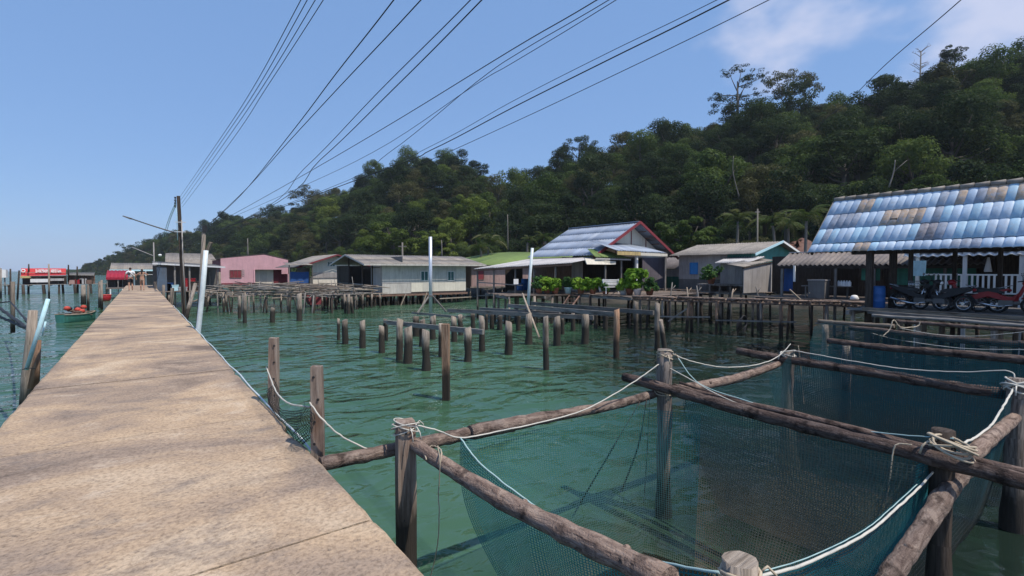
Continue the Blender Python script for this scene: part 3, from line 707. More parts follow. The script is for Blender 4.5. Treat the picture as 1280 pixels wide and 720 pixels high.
rope('loose cord hanging from the second pen corner post', [on(998, 432, D=8.7), on(1000, 450, D=8.7), on(1003, 480, D=8.7), on(1005, 505, D=8.7)], .007, 'ropetan')
rope('tan cord hanging from the dark log near the crossing', [on(1140, 556, X=5.5), on(1124, 555, X=5.48), on(1117, 562, X=5.45), on(1112, 600, X=5.4), on(1107, 632, X=5.4)], .006, 'ropetan')
R14 = [on(1072, 411, D=14), on(1110, 422, D=13.2), on(1150, 429, D=12.4), on(1210, 436, D=11.2), on(1290, 437, D=10)]
rope('thin white line along the top of the third pen net', R14, .009)
rope('cord knotted over the fourth pen corner', [on(1104, 420, D=13), on(1112, 412, D=13), on(1117, 400, D=13), on(1126, 409, D=13), on(1146, 408, D=13), on(1150, 402, D=13)], .014, 'ropetan')
rope('pale line sagging along the fourth pen', [on(1125, 410, D=13), on(1170, 418, D=12.6), on(1220, 420, D=12), on(1290, 414, D=11)], .008)
def knot(label, c, R, n=4, mat='ropetan', r=.008):
    mb = MB(); c = V(c)
    for k in range(n):
        ax = V((random.uniform(-.5, .5), random.uniform(-.5, .5), 1)).normalized(); x = ax.orthogonal().normalized(); yv = ax.cross(x); rr = R * random.uniform(.85, 1.15); dz = random.uniform(-.05, .04)
        mb.tube([c + x * math.cos(2 * PI * i / 14) * rr + yv * math.sin(2 * PI * i / 14) * rr + V((0, 0, dz)) for i in range(15)], r, 5)
    for k in range(3):
        d = V((random.uniform(-1, 1), random.uniform(-1, 1), 0)).normalized(); p = c + d * R
        mb.tube([p, p + d * .03 + V((0, 0, .02)), p + d * .07 - V((0, 0, .02)), p + d * .09 - V((0, 0, .09))], r * .8, 5)
    return tag(mb.build('rope_lashing', M[mat], None, c), label, 'rope')
knot('white rope lashed round the head of the thick square post', (pA.x, 4.2, 1.97), .118, 4, 'rope', .006)
knot('tan rope lashed round the head of the cracked grey post', (5.73, 4.15, 2.24), .105, 5, 'ropetan', .009)
knot('rope lashing binding dark log to the cracked grey post', (5.73, 4.15, 1.75), .112, 3, 'ropetan', .008)
knot('tan rope tangle on the post where logs cross at right', (5.55, 1.1, 1.9), .15, 6, 'ropetan', .011)
knot('tan rope wound on the knotted post head at the bottom edge', (2.12, 1.12, 2.05), .095, 4, 'ropetan', .008)
knot('rope tied on the far corner post of the second pen', (9.3, 4.12, 1.9), .12, 4, 'rope', .01)
knot('rope wound thickly on the post at the right frame edge', (9.1, 1.18, 1.9), .14, 7, 'rope', .012)

# ---- nets: a bag hung from a rope loop, narrowing into the water
def net(label, loop, zbot, shrink, mat, rows=12, seed=1, belly=.12, group=None, name='fish_pen_net', sides=None):
    rs = random.Random(seed); loop = [V(p) for p in loop]; n = len(loop)
    c = sum(loop, V((0, 0, 0))) / n; mb = MB(); per = [0]
    for i in range(n): per.append(per[-1] + (loop[(i + 1) % n] - loop[i]).length)
    ph = [rs.uniform(0, 6) for _ in range(6)]
    for k in range(rows + 1):
        t = k / rows
        for i in range(n + 1):
            p = loop[i % n]; z = p.z + (zbot - p.z) * t
            s = 1 - shrink * (t ** 1.5); a = per[i]
            w = belly * math.sin(PI * min(1, t * 1.1)) * (.35 * math.sin(a * 2.1 + ph[0] + t * 2) + .3 * math.sin(a * 5.3 + ph[1] + t * 3) + .18 * math.sin(a * 11 + ph[2]))
            z -= .05 * (1 - t) ** 3 * abs(math.sin(a * 4.2 + ph[3])) if k else 0; w += belly * .16 * math.sin(a * 23 + ph[4] + t * 1.5) * min(1, t * 3)
            q = V((c.x + (p.x - c.x) * (s + w * .4), c.y + (p.y - c.y) * (s + w * .4), z)); mb.v.append(q)
    for k in range(rows):
        for i in range(n):
            mb.m = sides[i] if sides else 0
            a = k * (n + 1) + i; v0 = k / rows * 2.2; v1 = (k + 1) / rows * 2.2
            mb.face([a, a + 1, a + n + 2, a + n + 1], [(per[i], v0), (per[i + 1], v0), (per[i + 1], v1), (per[i], v1)], True)
    mb.m = 3 if sides else 0; b = len(mb.v); mb.v.append(V((c.x, c.y, zbot - .03))); base = rows * (n + 1)
    for i in range(n): mb.face([base + i, base + i + 1, b], [(mb.v[base + i].x, mb.v[base + i].y), (mb.v[base + i + 1].x, mb.v[base + i + 1].y), (c.x, c.y)], True)
    return tag(mb.build(name, [M[q] for q in mat] if isinstance(mat, tuple) else M[mat], None, (c.x, c.y, 0)), label, 'net', group)
def side(a, b, n, sag=0):
    return [V(a).lerp(V(b), i / n) - V((0, 0, sag * 4 * (i / n) * (1 - i / n))) for i in range(n)]
near = cat_curve(R4, 3); frt = cat_curve([V((2.3, 1.3, 1.95)), R5[0] + V((0, .06, -.02))], 2)[1:-1] + cat_curve([p + V((0, .04, 0)) for p in R5], 3)
rgt = side((5.38, 1.3, 1.7), (5.42, 3.4, 1.66), 10, .05) + side((5.42, 3.4, 1.64), (5.1, 4.16, 1.62), 4); bck = side((5.1, 4.16, 1.66), (2.5, 4.2, 1.70), 14, .05)
net('teal mesh net bag hung in the nearest pen', near + frt + rgt + bck, .06, .30, ('net', 'netteal', 'netolive', 'netfloor'), 14, 4, .14, sides=[1] * (len(near) + len(frt)) + [2] * (len(rgt) - 4) + [0] * (len(bck) + 4))
loop = side((5.95, 4.0, 1.75), (9.05, 4.0, 1.80), 12, .12) + cat_curve(R10, 3) + cat_curve(R11[::-1], 3) + side((5.95, 1.35, 1.72), (5.95, 4.0, 1.70), 10, .06)
net('darker teal net bag hung in the second pen beyond the cracked post', loop, .05, .22, 'net2', 12, 9, .14)
loop = side((9.6, 4.6, 1.4), (12.4, 4.7, 1.6), 8, .1) + side((12.5, 4.6, 1.75), (12.5, 1.0, 1.75), 10, .06) + side((12.4, .9, 1.7), (9.6, .9, 1.6), 8, .1) + side((9.55, 1.2, 1.5), (9.55, 4.4, 1.4), 8, .1)
net('dim teal net bag hung in the third pen toward the shed', loop, -.6, .25, 'net2', 10, 12, .1)
loop = side((13.1, 5.3, 1.65), (15.6, 6.2, 1.85), 8, .08) + side((15.8, 6.0, 1.9), (15.8, 1.0, 1.85), 10, .08) + side((15.7, .8, 1.8), (13.1, .8, 1.8), 8, .1) + side((13.0, 1.1, 1.75), (13.0, 5.1, 1.75), 8, .1)
net('blue-teal net bag in the farthest pen before the motorbike shed', loop, -.6, .2, 'net2', 10, 15, .1)
# brown fouled cords running down the back of the near net into the water
for (ax, ay), (bx, by, bz), (cx, cy, cz), rr, lb in (((800, 502), (757, 575, .9), (716, 645, -.35), .011, 'long slack cord slanting left'), ((808, 500), (797, 560, .9), (772, 625, -.3), .014, 'thick fouled cord'), ((812, 498), (808, 580, .6), (803, 650, -.3), .006, 'thin straight cord')):
    a = on(ax, ay, Y=4.2); b = on(bx, by, Z=bz); c = on(cx, cy, Z=cz); mb = MB(); mb.tube(cat_curve([a, b, c], 5), [rr * .5] * 4 + [rr] * 7, 6, .2)
    tag(mb.build('rope', M['bark2'], None, a), lb + ' hanging inside the near net from the far log', 'rope')
# scrap of dark net by the pier-edge posts
mb = MB(); A0 = on(338, 470, D=5.9); B0 = on(388, 500, D=4.25)
for i in range(9):
    for k in range(6):
        t = i / 8; p = A0.lerp(B0, t); mb.v.append(p + V((.05 * math.sin(i * 1.3 + k), .05 * math.cos(k * 1.7), -.25 * t * (1 - t) * 4 - k * .09 * (1 - abs(t - .5)))))
for i in range(8):
    for k in range(5): a = i * 6 + k; mb.face([a, a + 6, a + 7, a + 1], [(i * .2, k * .1), (i * .2 + .2, k * .1), (i * .2 + .2, k * .1 + .1), (i * .2, k * .1 + .1)], True)
tag(mb.build('net_scrap', M['netdark'], None, A0), 'scrap of dark net drooping between the two pier-edge posts', 'net')

# ================================================================== BUILDINGS ON STILTS
PM = {}
def platform(name, label, cat, loc, rz, lx, ly, along, w, mat, sx, sy, pmat='pile', seed=1, pr_=.085, kind=None, group=None, thick=.04, skip=.0, zpile=-1.7):
    """deck of loose planks on beams and piles; origin at a top corner"""
    rs = random.Random(seed); o = thing(name, label, cat, loc, rz, group, kind); z = loc[2]
    L, Wd = (lx, ly) if along == 'X' else (ly, lx)
    mes = []
    for k in range(3):
        mb = MB(); mb.bar((0, 0, -thick / 2), (L, 0, -thick / 2), w * .94, thick); mes.append(mb.mesh('plank', M[mat]))
    n = int(Wd / w)
    for i in range(n):
        if rs.random() < skip: continue
        q = (i + .5) * w; dz = rs.uniform(-.012, .012); sh = rs.uniform(-.14, .1); a = rs.uniform(-.004, .004); sc = (rs.uniform(.97, 1.02), 1, 1)
        if along == 'X': inst('plank', mes[i % 3], o, (sh, q, dz), (0, 0, a), sc)
        else: inst('plank', mes[i % 3], o, (q, sh, dz), (0, 0, PI / 2 + a), sc)
    nb = max(2, int(L / 2.2) + 1)
    for i in range(nb):
        q = .1 + (L - .2) * i / (nb - 1); mb = MB()
        if along == 'X': mb.bar((q, -.1, -thick - .095), (q, ly + .1, -thick - .095), .1, .15)
        else: mb.bar((-.1, q, -thick - .095), (lx + .1, q, -thick - .095), .1, .15)
        mb.build('joist', M['grey'], o, local=True)
    nx = max(2, int(lx / sx) + 1); ny = max(2, int(ly / sy) + 1)
    for i in range(nx):
        for j in range(ny):
            x = .12 + (lx - .24) * i / (nx - 1) + rs.uniform(-.25, .25); y = .12 + (ly - .24) * j / (ny - 1) + rs.uniform(-.12, .12)
            r = pr_ * rs.uniform(.75, 1.25); mb = MB(); l1 = rs.uniform(-.22, .22); l2 = rs.uniform(-.15, .15)
            mb.tube([(x + l1, y + l2, zpile - z), (x + l1 * .4, y + l2 * .4, (zpile - z) * .45), (x, y, -.05)], [r * 1.1, r, r * .9], 7, .06)
            mb.build('pile', M[pmat], o, local=True)
    return o
def corr(mb, A, B, C, D, waves, amp, thick=.015, rows=1, flatf=False):
    """corrugated sheet on the quad A,B (low edge) C,D (high edge)"""
    A, B, C, D = V(A), V(B), V(C), V(D); nrm = (B - A).cross(D - A).normalized()
    if nrm.z < 0: nrm = -nrm
    nc = waves * 6; b = len(mb.v); W_ = (B - A).length; L_ = (D - A).length
    for lay in (0, 1):
        for j in range(rows + 1):
            for i in range(nc + 1):
                u = i / nc; p = A.lerp(B, u).lerp(D.lerp(C, u), j / rows); mb.v.append(p + nrm * (amp * math.sin(2 * PI * waves * u) - lay * thick))
    st = nc + 1; lay = (rows + 1) * st
    for j in range(rows):
        for i in range(nc):
            a = b + j * st + i; uv = [(i / nc * W_, j / rows * L_), ((i + 1) / nc * W_, j / rows * L_), ((i + 1) / nc * W_, (j + 1) / rows * L_), (i / nc * W_, (j + 1) / rows * L_)]
            mb.face([a, a + 1, a + st + 1, a + st], uv, True); a += lay; mb.face([a, a + st, a + st + 1, a + 1], uv, True)
    for i in range(nc):
        a = b + i; mb.face([a, a + lay, a + lay + 1, a + 1], None)
        a = b + rows * st + i; mb.face([a, a + 1, a + lay + 1, a + lay], None)
def roof(parent, A, B, C, D, ncol, nrow=1, waves=4, amp=.025, mat='asbestos', name='roof_sheet', seed=1, mats=None):
    """a pitched roof face laid of separate overlapping sheets"""
    rs = random.Random(seed); A, B, C, D = V(A), V(B), V(C), V(D); nrm = (B - A).cross(D - A).normalized()
    if nrm.z < 0: nrm = -nrm
    P = lambda u, v: A.lerp(B, u).lerp(D.lerp(C, u), v)
    for j in range(nrow):
        for i in range(ncol):
            u0 = i / ncol; u1 = min(1, (i + 1.06) / ncol); v0 = max(0, (j - .07) / nrow); v1 = (j + 1) / nrow
            up = nrm * (.022 + rs.uniform(0, .008) + (i % 2) * .006); dn = nrm * (.004 + (i % 2) * .006)
            mb = MB(); corr(mb, P(u0, v0) + up, P(u1, v0) + up, P(u1, v1) + dn, P(u0, v1) + dn, waves, amp)
            mb.build(name, M[rs.choice(mats) if mats else mat], parent)
def panels(parent, a, b, z0, z1, n, mat, name='wall_panel', t=.04, gap=.012, z1b=None):
    a = V((*a, 0)); b = V((*b, 0))
    for i in range(n):
        p = a.lerp(b, i / n); q = a.lerp(b, (i + 1) / n); d = (q - p).normalized() * gap / 2; p = p + d; q = q - d
        mb = MB(); nx = (q - p).cross(V((0, 0, 1))).normalized() * t
        if z1b is None: za = zb = z1
        else: za = z1 + (z1b - z1) * i / n; zb = z1 + (z1b - z1) * (i + 1) / n
        mb.prism([p + V((0, 0, z0)), q + V((0, 0, z0)), q + V((0, 0, zb)), p + V((0, 0, za))], nx); mb.build(name, M[mat], parent)
def bars(parent, name, lst, mat, w, h=None):
    for a, b in lst:
        mb = MB(); mb.bar(a, b, w, h); mb.build(name, M[mat], parent)
def piles(parent, xs, ys, z, r=.09, mat='pile', seed=1, lean=.2):
    rs = random.Random(seed)
    for x in xs:
        for y in ys:
            mb = MB(); l = rs.uniform(-lean, lean); xx = x + rs.uniform(-.2, .2); rr = r * rs.uniform(.7, 1.25)
            mb.tube([(xx + l, y, -1.6), (xx + l * .3, y, .2), (xx, y, z)], [rr * 1.1, rr, rr], 7, .06); mb.build('pile', M[mat], parent)
def rng(a, b, n): return [a + (b - a) * i / (n - 1) for i in range(n)]
def window(parent, c, w, h, axis, mat='glass', fmat='white', n=2, out=-1):
    """c: centre on the wall face; axis: 'x' wall runs along x, 'y' along y"""
    c = V(c); e = V((1, 0, 0)) if axis == 'x' else V((0, 1, 0)); nn = V((0, out, 0)) if axis == 'x' else V((out, 0, 0)); t = .05
    fb = MB()
    for s in (-1, 1):
        fb.bar(c + e * s * w / 2 + nn * .03 - V((0, 0, h / 2 + t / 2)), c + e * s * w / 2 + nn * .03 + V((0, 0, h / 2 + t / 2)), t, t)
        fb.bar(c - e * (w / 2 - t / 2) + nn * .033 + V((0, 0, s * h / 2)), c + e * (w / 2 - t / 2) + nn * .033 + V((0, 0, s * h / 2)), t, t)
    for k in range(1, n):
        p = c + e * (-w / 2 + w * k / n) + nn * .031; fb.bar(p - V((0, 0, h / 2 - t / 2)), p + V((0, 0, h / 2 - t / 2)), t * .7, t * .7)
    f = fb.build('window', M[fmat], parent)
    for k in range(n):
        x0 = -w / 2 + w * k / n + .03; x1 = -w / 2 + w * (k + 1) / n - .03; pb = MB(); m_ = (x0 + x1) / 2
        pb.bar(c + e * x0 + nn * .012, c + e * x1 + nn * .012, h - .05, .012, up=nn); pb.build('pane', M[mat], f)
    return f

# ---- grey-white house with the dark open end
wh = thing('stilt_house', 'grey-white board house on stilts with a dark open left end and two small windows', 'house', (18.5, 45.4, 1.26))
X0, X1, Y0, Y1, ZF, ZW = 18.5, 27.85, 45.4, 53.8, 1.26, 3.88
panels(wh, (X0, Y0), (X1, Y0), 2.16, ZW, 8, 'whitewall'); panels(wh, (X0 + 3.0, Y0 - .012), (X1, Y0 - .012), ZF, 2.15, 5, 'cream')
panels(wh, (X0, Y0 - .03), (X0 + 2.98, Y0 - .03), ZF - .12, 2.15, 2, 'whitewall')
bars(wh, 'batten', [((X0, Y0 - .06, 2.17), (X0 + 2.98, Y0 - .06, 2.17)), ((X0 + 2.99, Y0 - .06, 1.2), (X0 + 2.99, Y0 - .06, 2.2))], 'greywall', .05)
panels(wh, (X0, Y0 + 2.7), (X0, Y0 + .05), ZF, ZW, 2, 'whitewall'); panels(wh, (X1, Y0 + .05), (X1, Y1), ZF, ZW, 6, 'whitewall')
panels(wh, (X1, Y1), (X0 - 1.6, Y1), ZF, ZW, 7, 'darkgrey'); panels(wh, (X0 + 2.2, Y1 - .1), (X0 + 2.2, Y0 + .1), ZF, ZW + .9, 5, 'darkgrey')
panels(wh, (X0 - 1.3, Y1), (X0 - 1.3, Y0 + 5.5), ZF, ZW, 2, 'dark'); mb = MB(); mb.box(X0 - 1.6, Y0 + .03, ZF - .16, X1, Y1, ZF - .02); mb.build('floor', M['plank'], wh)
ZR, YR = 5.0, 49.8
roof(wh, (16.5, 44.6, 4.0), (29.9, 44.6, 4.0), (29.9, YR, ZR), (16.5, YR, ZR), 13, 2, 5, .02, 'asbestos', seed=3)
roof(wh, (29.9, 55, 4.0), (16.5, 55, 4.0), (16.5, YR, ZR), (29.9, YR, ZR), 13, 1, 5, .02, 'asbestos', seed=4)
bars(wh, 'fascia', [((16.45, 44.56, 3.94), (29.95, 44.56, 3.94))], 'whitewall', .03, .16)
bars(wh, 'barge_board', [((16.44, 44.5, 3.92), (16.44, YR, ZR - .06)), ((16.44, YR, ZR - .06), (16.44, 55, 3.94)), ((29.96, 44.5, 3.92), (29.96, YR, ZR - .06))], 'whitewall', .03, .15)
mb = MB(); mb.prism([(X1 - .02, Y0, ZW), (X1 - .02, Y1, ZW), (X1 - .02, YR, ZR - .1)], (.03, 0, 0)); mb.build('gable', M['whitewall'], wh)
window(wh, on(530.5, 345, Y=Y0 - .04), .80, .95, 'x'); window(wh, on(563.5, 345, Y=Y0 - .04), .74, .95, 'x')
bars(wh, 'veranda_post', [((16.9, 46.2, 0), (16.9, 46.2, 4.2)), ((16.9, 50, 0), (16.9, 50, 4.9)), ((17.6, 45.5, -1), (17.6, 45.5, 3.9))], 'dark', .11)
bars(wh, 'rail', [((16.9, 46.2, 2.1), (16.9, 53, 2.1)), ((16.7, 45.6, 1.3), (16.7, 53.6, 1.3)), ((16.9, 46, 3.6), (18.4, 45.6, 3.7))], 'grey', .07)
piles(wh, rng(17, 27.7, 15), (45.6, 46.8, 48.5, 50, 53.5), ZF - .15, .1, 'pile', 5, .35)
bars(wh, 'joist', [((X0 - 1.7, 45.35, ZF - .27), (X1 + .2, 45.35, ZF - .27)), ((X0 - 1.7, 50, ZF - .27), (X1 + .2, 50, ZF - .27))], 'brownwood', .12, .18)
bars(wh, 'brace', [((20.2, 45.2, -.3), (20.9, 45.3, 1.1)), ((22.6, 45.2, -.2), (23.2, 45.3, 1.15)), ((24.6, 45.2, .5), (28.5, 45.3, .55))], 'pale', .1)

# ---- pink house
pk = thing('pink_house', 'pink plastered house with a shuttered window and wide open doorway', 'house', (8.5, 75, 1.65))
Yp = 75.0; a = on(276, 356, Y=Yp); zt = 4.85; zp = 5.55
xl, xr = 8.5, 16.75; dx0 = on(318, 340, Y=Yp).x; dx1 = on(352, 340, Y=Yp).x; zd = on(330, 337, Y=Yp).z
mb = MB(); mb.prism([(xl, Yp, 1.7), (dx0, Yp, 1.7), (dx0, Yp, zt + (zp - zt) * .8), (xl, Yp, zt + .1)], (0, .12, 0)); mb.build('wall', M['pink'], pk)
mb = MB(); mb.prism([(dx0, Yp, zd), (dx1, Yp, zd), (dx1, Yp, 5.05), (xl + 5.2, Yp, zp), (dx0, Yp, zt + (zp - zt) * .8)], (0, .12, 0)); mb.build('wall', M['pink'], pk)
mb = MB(); mb.prism([(dx1, Yp, 2.9), (xr, Yp, 2.9), (xr, Yp, zt), (dx1, Yp, 5.05)], (0, .12, 0)); mb.build('wall', M['pink'], pk)
bars(pk, 'skirt_board', [((xl, Yp - .03, 1.58), (dx0, Yp - .03, 1.58))], 'redwood', .06, .28)
panels(pk, (dx0, Yp + .9), (dx1 - .9, Yp + .9), 1.6, zd, 3, 'cream'); panels(pk, (dx1 - .9, Yp + .85), (xr, Yp + .85), 1.6, zd, 2, 'redwood')
bars(pk, 'corner_post', [((dx0 - .02, Yp - .02, 1.6), (dx0 - .02, Yp - .02, zd)), ((xr, Yp - .02, 1.4), (xr, Yp - .02, 2.9))], 'pink', .16)
mb = MB(); mb.box(xl, Yp + .12, 1.45, xr, 84, 1.57); mb.build('floor', M['plank'], pk)
panels(pk, (xl, 84), (xl, Yp + .13), 1.6, zt, 6, 'redwood'); panels(pk, (xr, Yp + .13), (xr, 84), 1.6, zt, 6, 'pink')
roof(pk, (xl - .25, 84, zt + .08), (xl - .25, Yp + .04, zt + .08), (xl + 5.2, Yp + .04, zp + .12), (xl + 5.2, 84, zp + .12), 8, 1, 4, .02, 'brownroof'); roof(pk, (xr + .25, Yp + .04, zt + .02), (xr + .25, 84, zt + .02), (xl + 5.2, 84, zp + .12), (xl + 5.2, Yp + .04, zp + .12), 8, 1, 4, .02, 'brownroof')
window(pk, on(294.5, 342.5, Y=Yp - .02), 1.35, 1.0, 'x', 'redwood', 'brownwood', 3)
rb = MB(); c = on(304, 341, Y=Yp - .03)
for k in range(3): rb.torus(c + V((0, 0, -.3 + k * .3)), .14, .02, 12, 4)
rb.build('wrought_ornament', M['greywall'], pk)
piles(pk, rng(xl, xr, 6), (75.3, 79), 1.5, .1, 'pile', 8)

# ---- broken jetty heaped with sticks in front of the pink house
hs = thing('stick_heap', 'heap of grey driftwood poles on a collapsing jetty before the pink house', 'jetty', (4.3, 41, 1.5))
rs = random.Random(21)
def jp(u, v): return V((4.4, 47.2, 1.5)).lerp(V((13.4, 38.8, 1.5)), u) + V((3.6, 5.2, 0)) * v
for i in range(190):
    u = rs.uniform(-.02, 1); v = rs.random() ** 1.3 * 1.5; L = rs.uniform(1.2, 4.5); d = (jp(1, 0) - jp(0, 0)).normalized() if rs.random() < .72 else V((.6, .8, 0))
    d = (d + V((rs.uniform(-.35, .35), rs.uniform(-.35, .35), rs.uniform(-.12, .12)))).normalized(); c = jp(u, v) + V((0, 0, rs.uniform(-.4, .75) * (1 - .3 * u)))
    mb = MB(); r = rs.uniform(.03, .07); mb.tube([c - d * L / 2, c + V((0, 0, rs.uniform(-.06, .06))), c + d * L / 2], [r, r * .9, r * .6], 5, .1); mb.build('pole', M[rs.choice(['grey', 'grey', 'pale', 'plank'])], hs)
for i in range(52):
    u = i / 51 + rs.uniform(-.015, .015); v = rs.choice([0, 0, .3, .7, 1.2]); p = jp(u, v); l = rs.uniform(-.35, .35)
    mb = MB(); r = rs.uniform(.05, .11); mb.tube([p + V((l, 0, -3)), p + V((l * .3, 0, -1)), p + V((0, 0, rs.uniform(-.3, .15)))], [r, r, r * .8], 6, .08); mb.build('pile', M[rs.choice(['pile', 'dark', 'grey'])], hs)
for i in range(10):
    u = rs.random(); p = jp(u, rs.uniform(0, .6)); mb = MB(); mb.tube([p + V((0, 0, -.2)), p + V((rs.uniform(-.3, .3), 0, rs.uniform(.6, 1.5)))], [.04, .025], 5); mb.build('stake', M['grey'], hs)

# ---- houses between pink and white
gh = thing('gabled_house', 'low grey house with a pale gable and small dark window, between pink and white houses', 'house', (17, 62, 1.5))
Yg = 62.0; g0 = on(390, 345, Y=Yg).x; g1 = on(440, 345, Y=Yg).x; ga = on(419, 318.5, Y=Yg); ge = on(374, 335, Y=Yg)
mb = MB(); mb.prism([(g0, Yg, 1.5), (g1 + 1, Yg, 1.5), (g1 + 1, Yg, 4.1), (ga.x, Yg, ga.z - .15), (g0, Yg, 4.3)], (0, .1, 0)); mb.build('gable_wall', M['cream'], gh)
roof(gh, (ge.x - .6, 72, 3.75), (ge.x - .6, Yg - .9, 3.75), (ga.x, Yg - .9, ga.z + .05), (ga.x, 72, ga.z + .05), 7, 1, 4, .02, 'asbestos'); roof(gh, (2 * ga.x - ge.x + .6, Yg - .9, 3.75), (2 * ga.x - ge.x + .6, 72, 3.75), (ga.x, 72, ga.z + .05), (ga.x, Yg - .9, ga.z + .05), 7, 1, 4, .02, 'asbestos')
bars(gh, 'barge_board', [((ge.x - .6, Yg - .95, 3.68), (ga.x, Yg - .95, ga.z - .03)), ((ga.x, Yg - .95, ga.z - .03), (2 * ga.x - ge.x + .6, Yg - .95, 3.68))], 'redwood', .04, .16)
window(gh, on(414, 330, Y=Yg - .02), .9, .55, 'x', 'glass', 'white', 3)
panels(gh, (ge.x, Yg + 1), (g0, Yg + 1), 1.5, 3.7, 3, 'darkgrey'); panels(gh, (g0, Yg - .06), (g1 + .3, Yg - .06), 2.5, 3.15, 4, 'greywall')
mb = MB(); mb.box(ge.x, Yg - 1.5, 1.3, g1 + 1, 71, 1.48); mb.build('floor', M['plank'], gh)
piles(gh, rng(ge.x, g1, 7), (60.7, 64), 1.3, .09, 'pile', 4)
a = on(362, 340, Y=60.0); b = on(386, 354, Y=60.0); mb = MB()
for i in range(9):
    for k in range(4):
        t = i / 8; mb.v.append(V((a.x + (b.x - a.x) * t, 60 + .06 * math.sin(i * 2 + k), a.z + (b.z - a.z) * k / 3 + .03 * math.sin(i))))
for i in range(8):
    for k in range(3): q = i * 4 + k; mb.face([q, q + 1, q + 5, q + 4], None, True)
tag(mb.build('tarpaulin', M['tarp'], None, a), 'blue tarpaulin sheet hanging beside the pink house', 'tarp')
mb = MB(); a = on(360, 333, Y=59.5); b = on(391, 333, Y=59.5); roof_t = thing('lean_to', 'flat grey lean-to roof above the blue tarpaulin', 'lean-to', (a.x, 59.5, 1.5))
roof(roof_t, (a.x, 59.2, 4.0), (b.x, 59.2, 4.0), (b.x, 62, 4.3), (a.x, 62, 4.3), 4, 1, 4, .02, 'asbestos'); bars(roof_t, 'post', [((a.x + .1, 59.4, 0), (a.x + .1, 59.4, 4)), ((b.x - .1, 59.4, 0), (b.x - .1, 59.4, 4))], 'grey', .1)
# driftwood jetty part in front of the white house's open end, with a red hull lying under it
bj = platform('side_jetty', 'rickety jetty of loose boards leading to the open end of the white house', 'jetty', (12.8, 41.6, 1.35), .35, 5.2, 3.2, 'X', .3, 'grey', 1.0, 1.4, 'pile', 31, .09, skip=.25)
mb = MB(); c = on(402, 374, D=47); mb.prism([c + V((-1.4, 0, .55)), c + V((1.3, 0, .75)), c + V((1.0, 0, -.5)), c + V((-1.0, 0, -.5))], (0, 1.1, 0))
hb = thing('upturned_hull', 'dull red hull stranded under the rickety jetty', 'boat', c); mb.build('hull', M['redwood'], hb); mb = MB(); mb.bar(c + V((-1.45, .0, .6)), c + V((1.35, 0, .8)), .1, .08); mb.build('gunwale', M['plank'], hb)

# ---- blue-roofed house
bh = thing('blue_roofed_house', 'house with a steep faded blue roof and red-edged gable above a plant-lined deck', 'house', (24.7, 24, 1.9))
RX, RZ, EX, EX2, EZ, YA, YB = 29.3, 6.92, 24.7, 33.9, 4.42, 23.5, 30.9
roof(bh, (EX, YB, EZ), (EX, YA, EZ), (RX, YA, RZ), (RX, YB, RZ), 14, 4, 2, .028, 'blueroof', 'roof_tile', seed=5, mats=['blueroof'] * 9 + ['blueroof2'])
roof(bh, (EX2, YA, EZ), (EX2, YB, EZ), (RX, YB, RZ), (RX, YA, RZ), 8, 2, 3, .028, 'blueroof', 'roof_tile', seed=6)
bars(bh, 'ridge_cap', [((RX, YA - .02, RZ + .05), (RX, YB, RZ + .05))], 'blueroof', .3, .05)
bars(bh, 'barge_board', [((EX - .25, YA - .05, EZ - .16), (RX, YA - .05, RZ + .0)), ((RX, YA - .052, RZ + .0), (EX2 + .1, YA - .052, EZ - .1))], 'redwood', .05, .2)
mb = MB(); mb.prism([(EX + .5, 24.3, 4.4), (EX2 - .5, 24.3, 4.4), (RX, 24.3, RZ - .18)], (0, .06, 0)); mb.build('gable_wall', M['cream'], bh)
bars(bh, 'gable_strip', [((x, 24.27, 4.5), (x, 24.27, RZ - .25 - abs(x - RX) * .54)) for x in (27.6, 29.3, 31.0)], 'redwood', .06, .03)
bars(bh, 'soffit_rafter', [((RX + .05 + k, YA + .1, RZ - .2 - k * .543), (RX + .05 + k, 24.3, RZ - .2 - k * .543)) for k in (.8, 1.6, 2.4, 3.2, 4.0)], 'brownwood', .07)
# porch roofs across the gable
pa, pb = on(776, 313.5, Y=22.3), on(831, 317.5, Y=22.3)
roof(bh, (pa.x - .4, 22.3, pa.z), (pb.x + .2, 22.3, pa.z - .05), (pb.x - .4, 24.25, pa.z + .55), (pa.x - .9, 24.25, pa.z + .75), 7, 1, 3, .025, 'blueroof', 'porch_sheet')
bars(bh, 'porch_fascia', [((pa.x - .4, 22.26, pa.z - .16), (pa.x + 2.0, 22.26, pa.z - .16)),], 'yellowtrim', .04, .24); bars(bh, 'porch_fascia', [((pa.x + 2.02, 22.26, pa.z - .18), (pb.x + .25, 22.26, pa.z - .2))], 'cream', .04, .2)
ga_, gb_ = on(744, 321.5, Y=22.8), on(788, 322.5, Y=22.8)
roof(bh, (ga_.x, 22.8, ga_.z), (gb_.x, 22.8, ga_.z - .02), (gb_.x - 1.0, 24.2, ga_.z + .55), (ga_.x + .7, 24.2, ga_.z + .62), 5, 1, 3, .025, 'greenroof', 'side_porch_sheet')
bars(bh, 'side_porch_fascia', [((ga_.x, 22.76, ga_.z - .1), (gb_.x, 22.76, ga_.z - .12))], 'tin', .03, .1)
fa, fb_ = on(731, 325, Y=22.9), on(767, 326, Y=22.9); mb = MB(); mb.prism([(fa.x, 22.7, fa.z - .28), (fb_.x, 22.7, fb_.z - .26), (fb_.x, 22.7, fb_.z - .05), (fa.x, 22.9, fa.z + .12)], (0, .06, 0)); mb.build('awning_board', M['cream'], bh)
bars(bh, 'column', [((on(795.5, 340, Y=22.6).x, 22.6, 1.9), (on(795.5, 340, Y=22.6).x, 22.6, pa.z - .1))], 'white', .16)
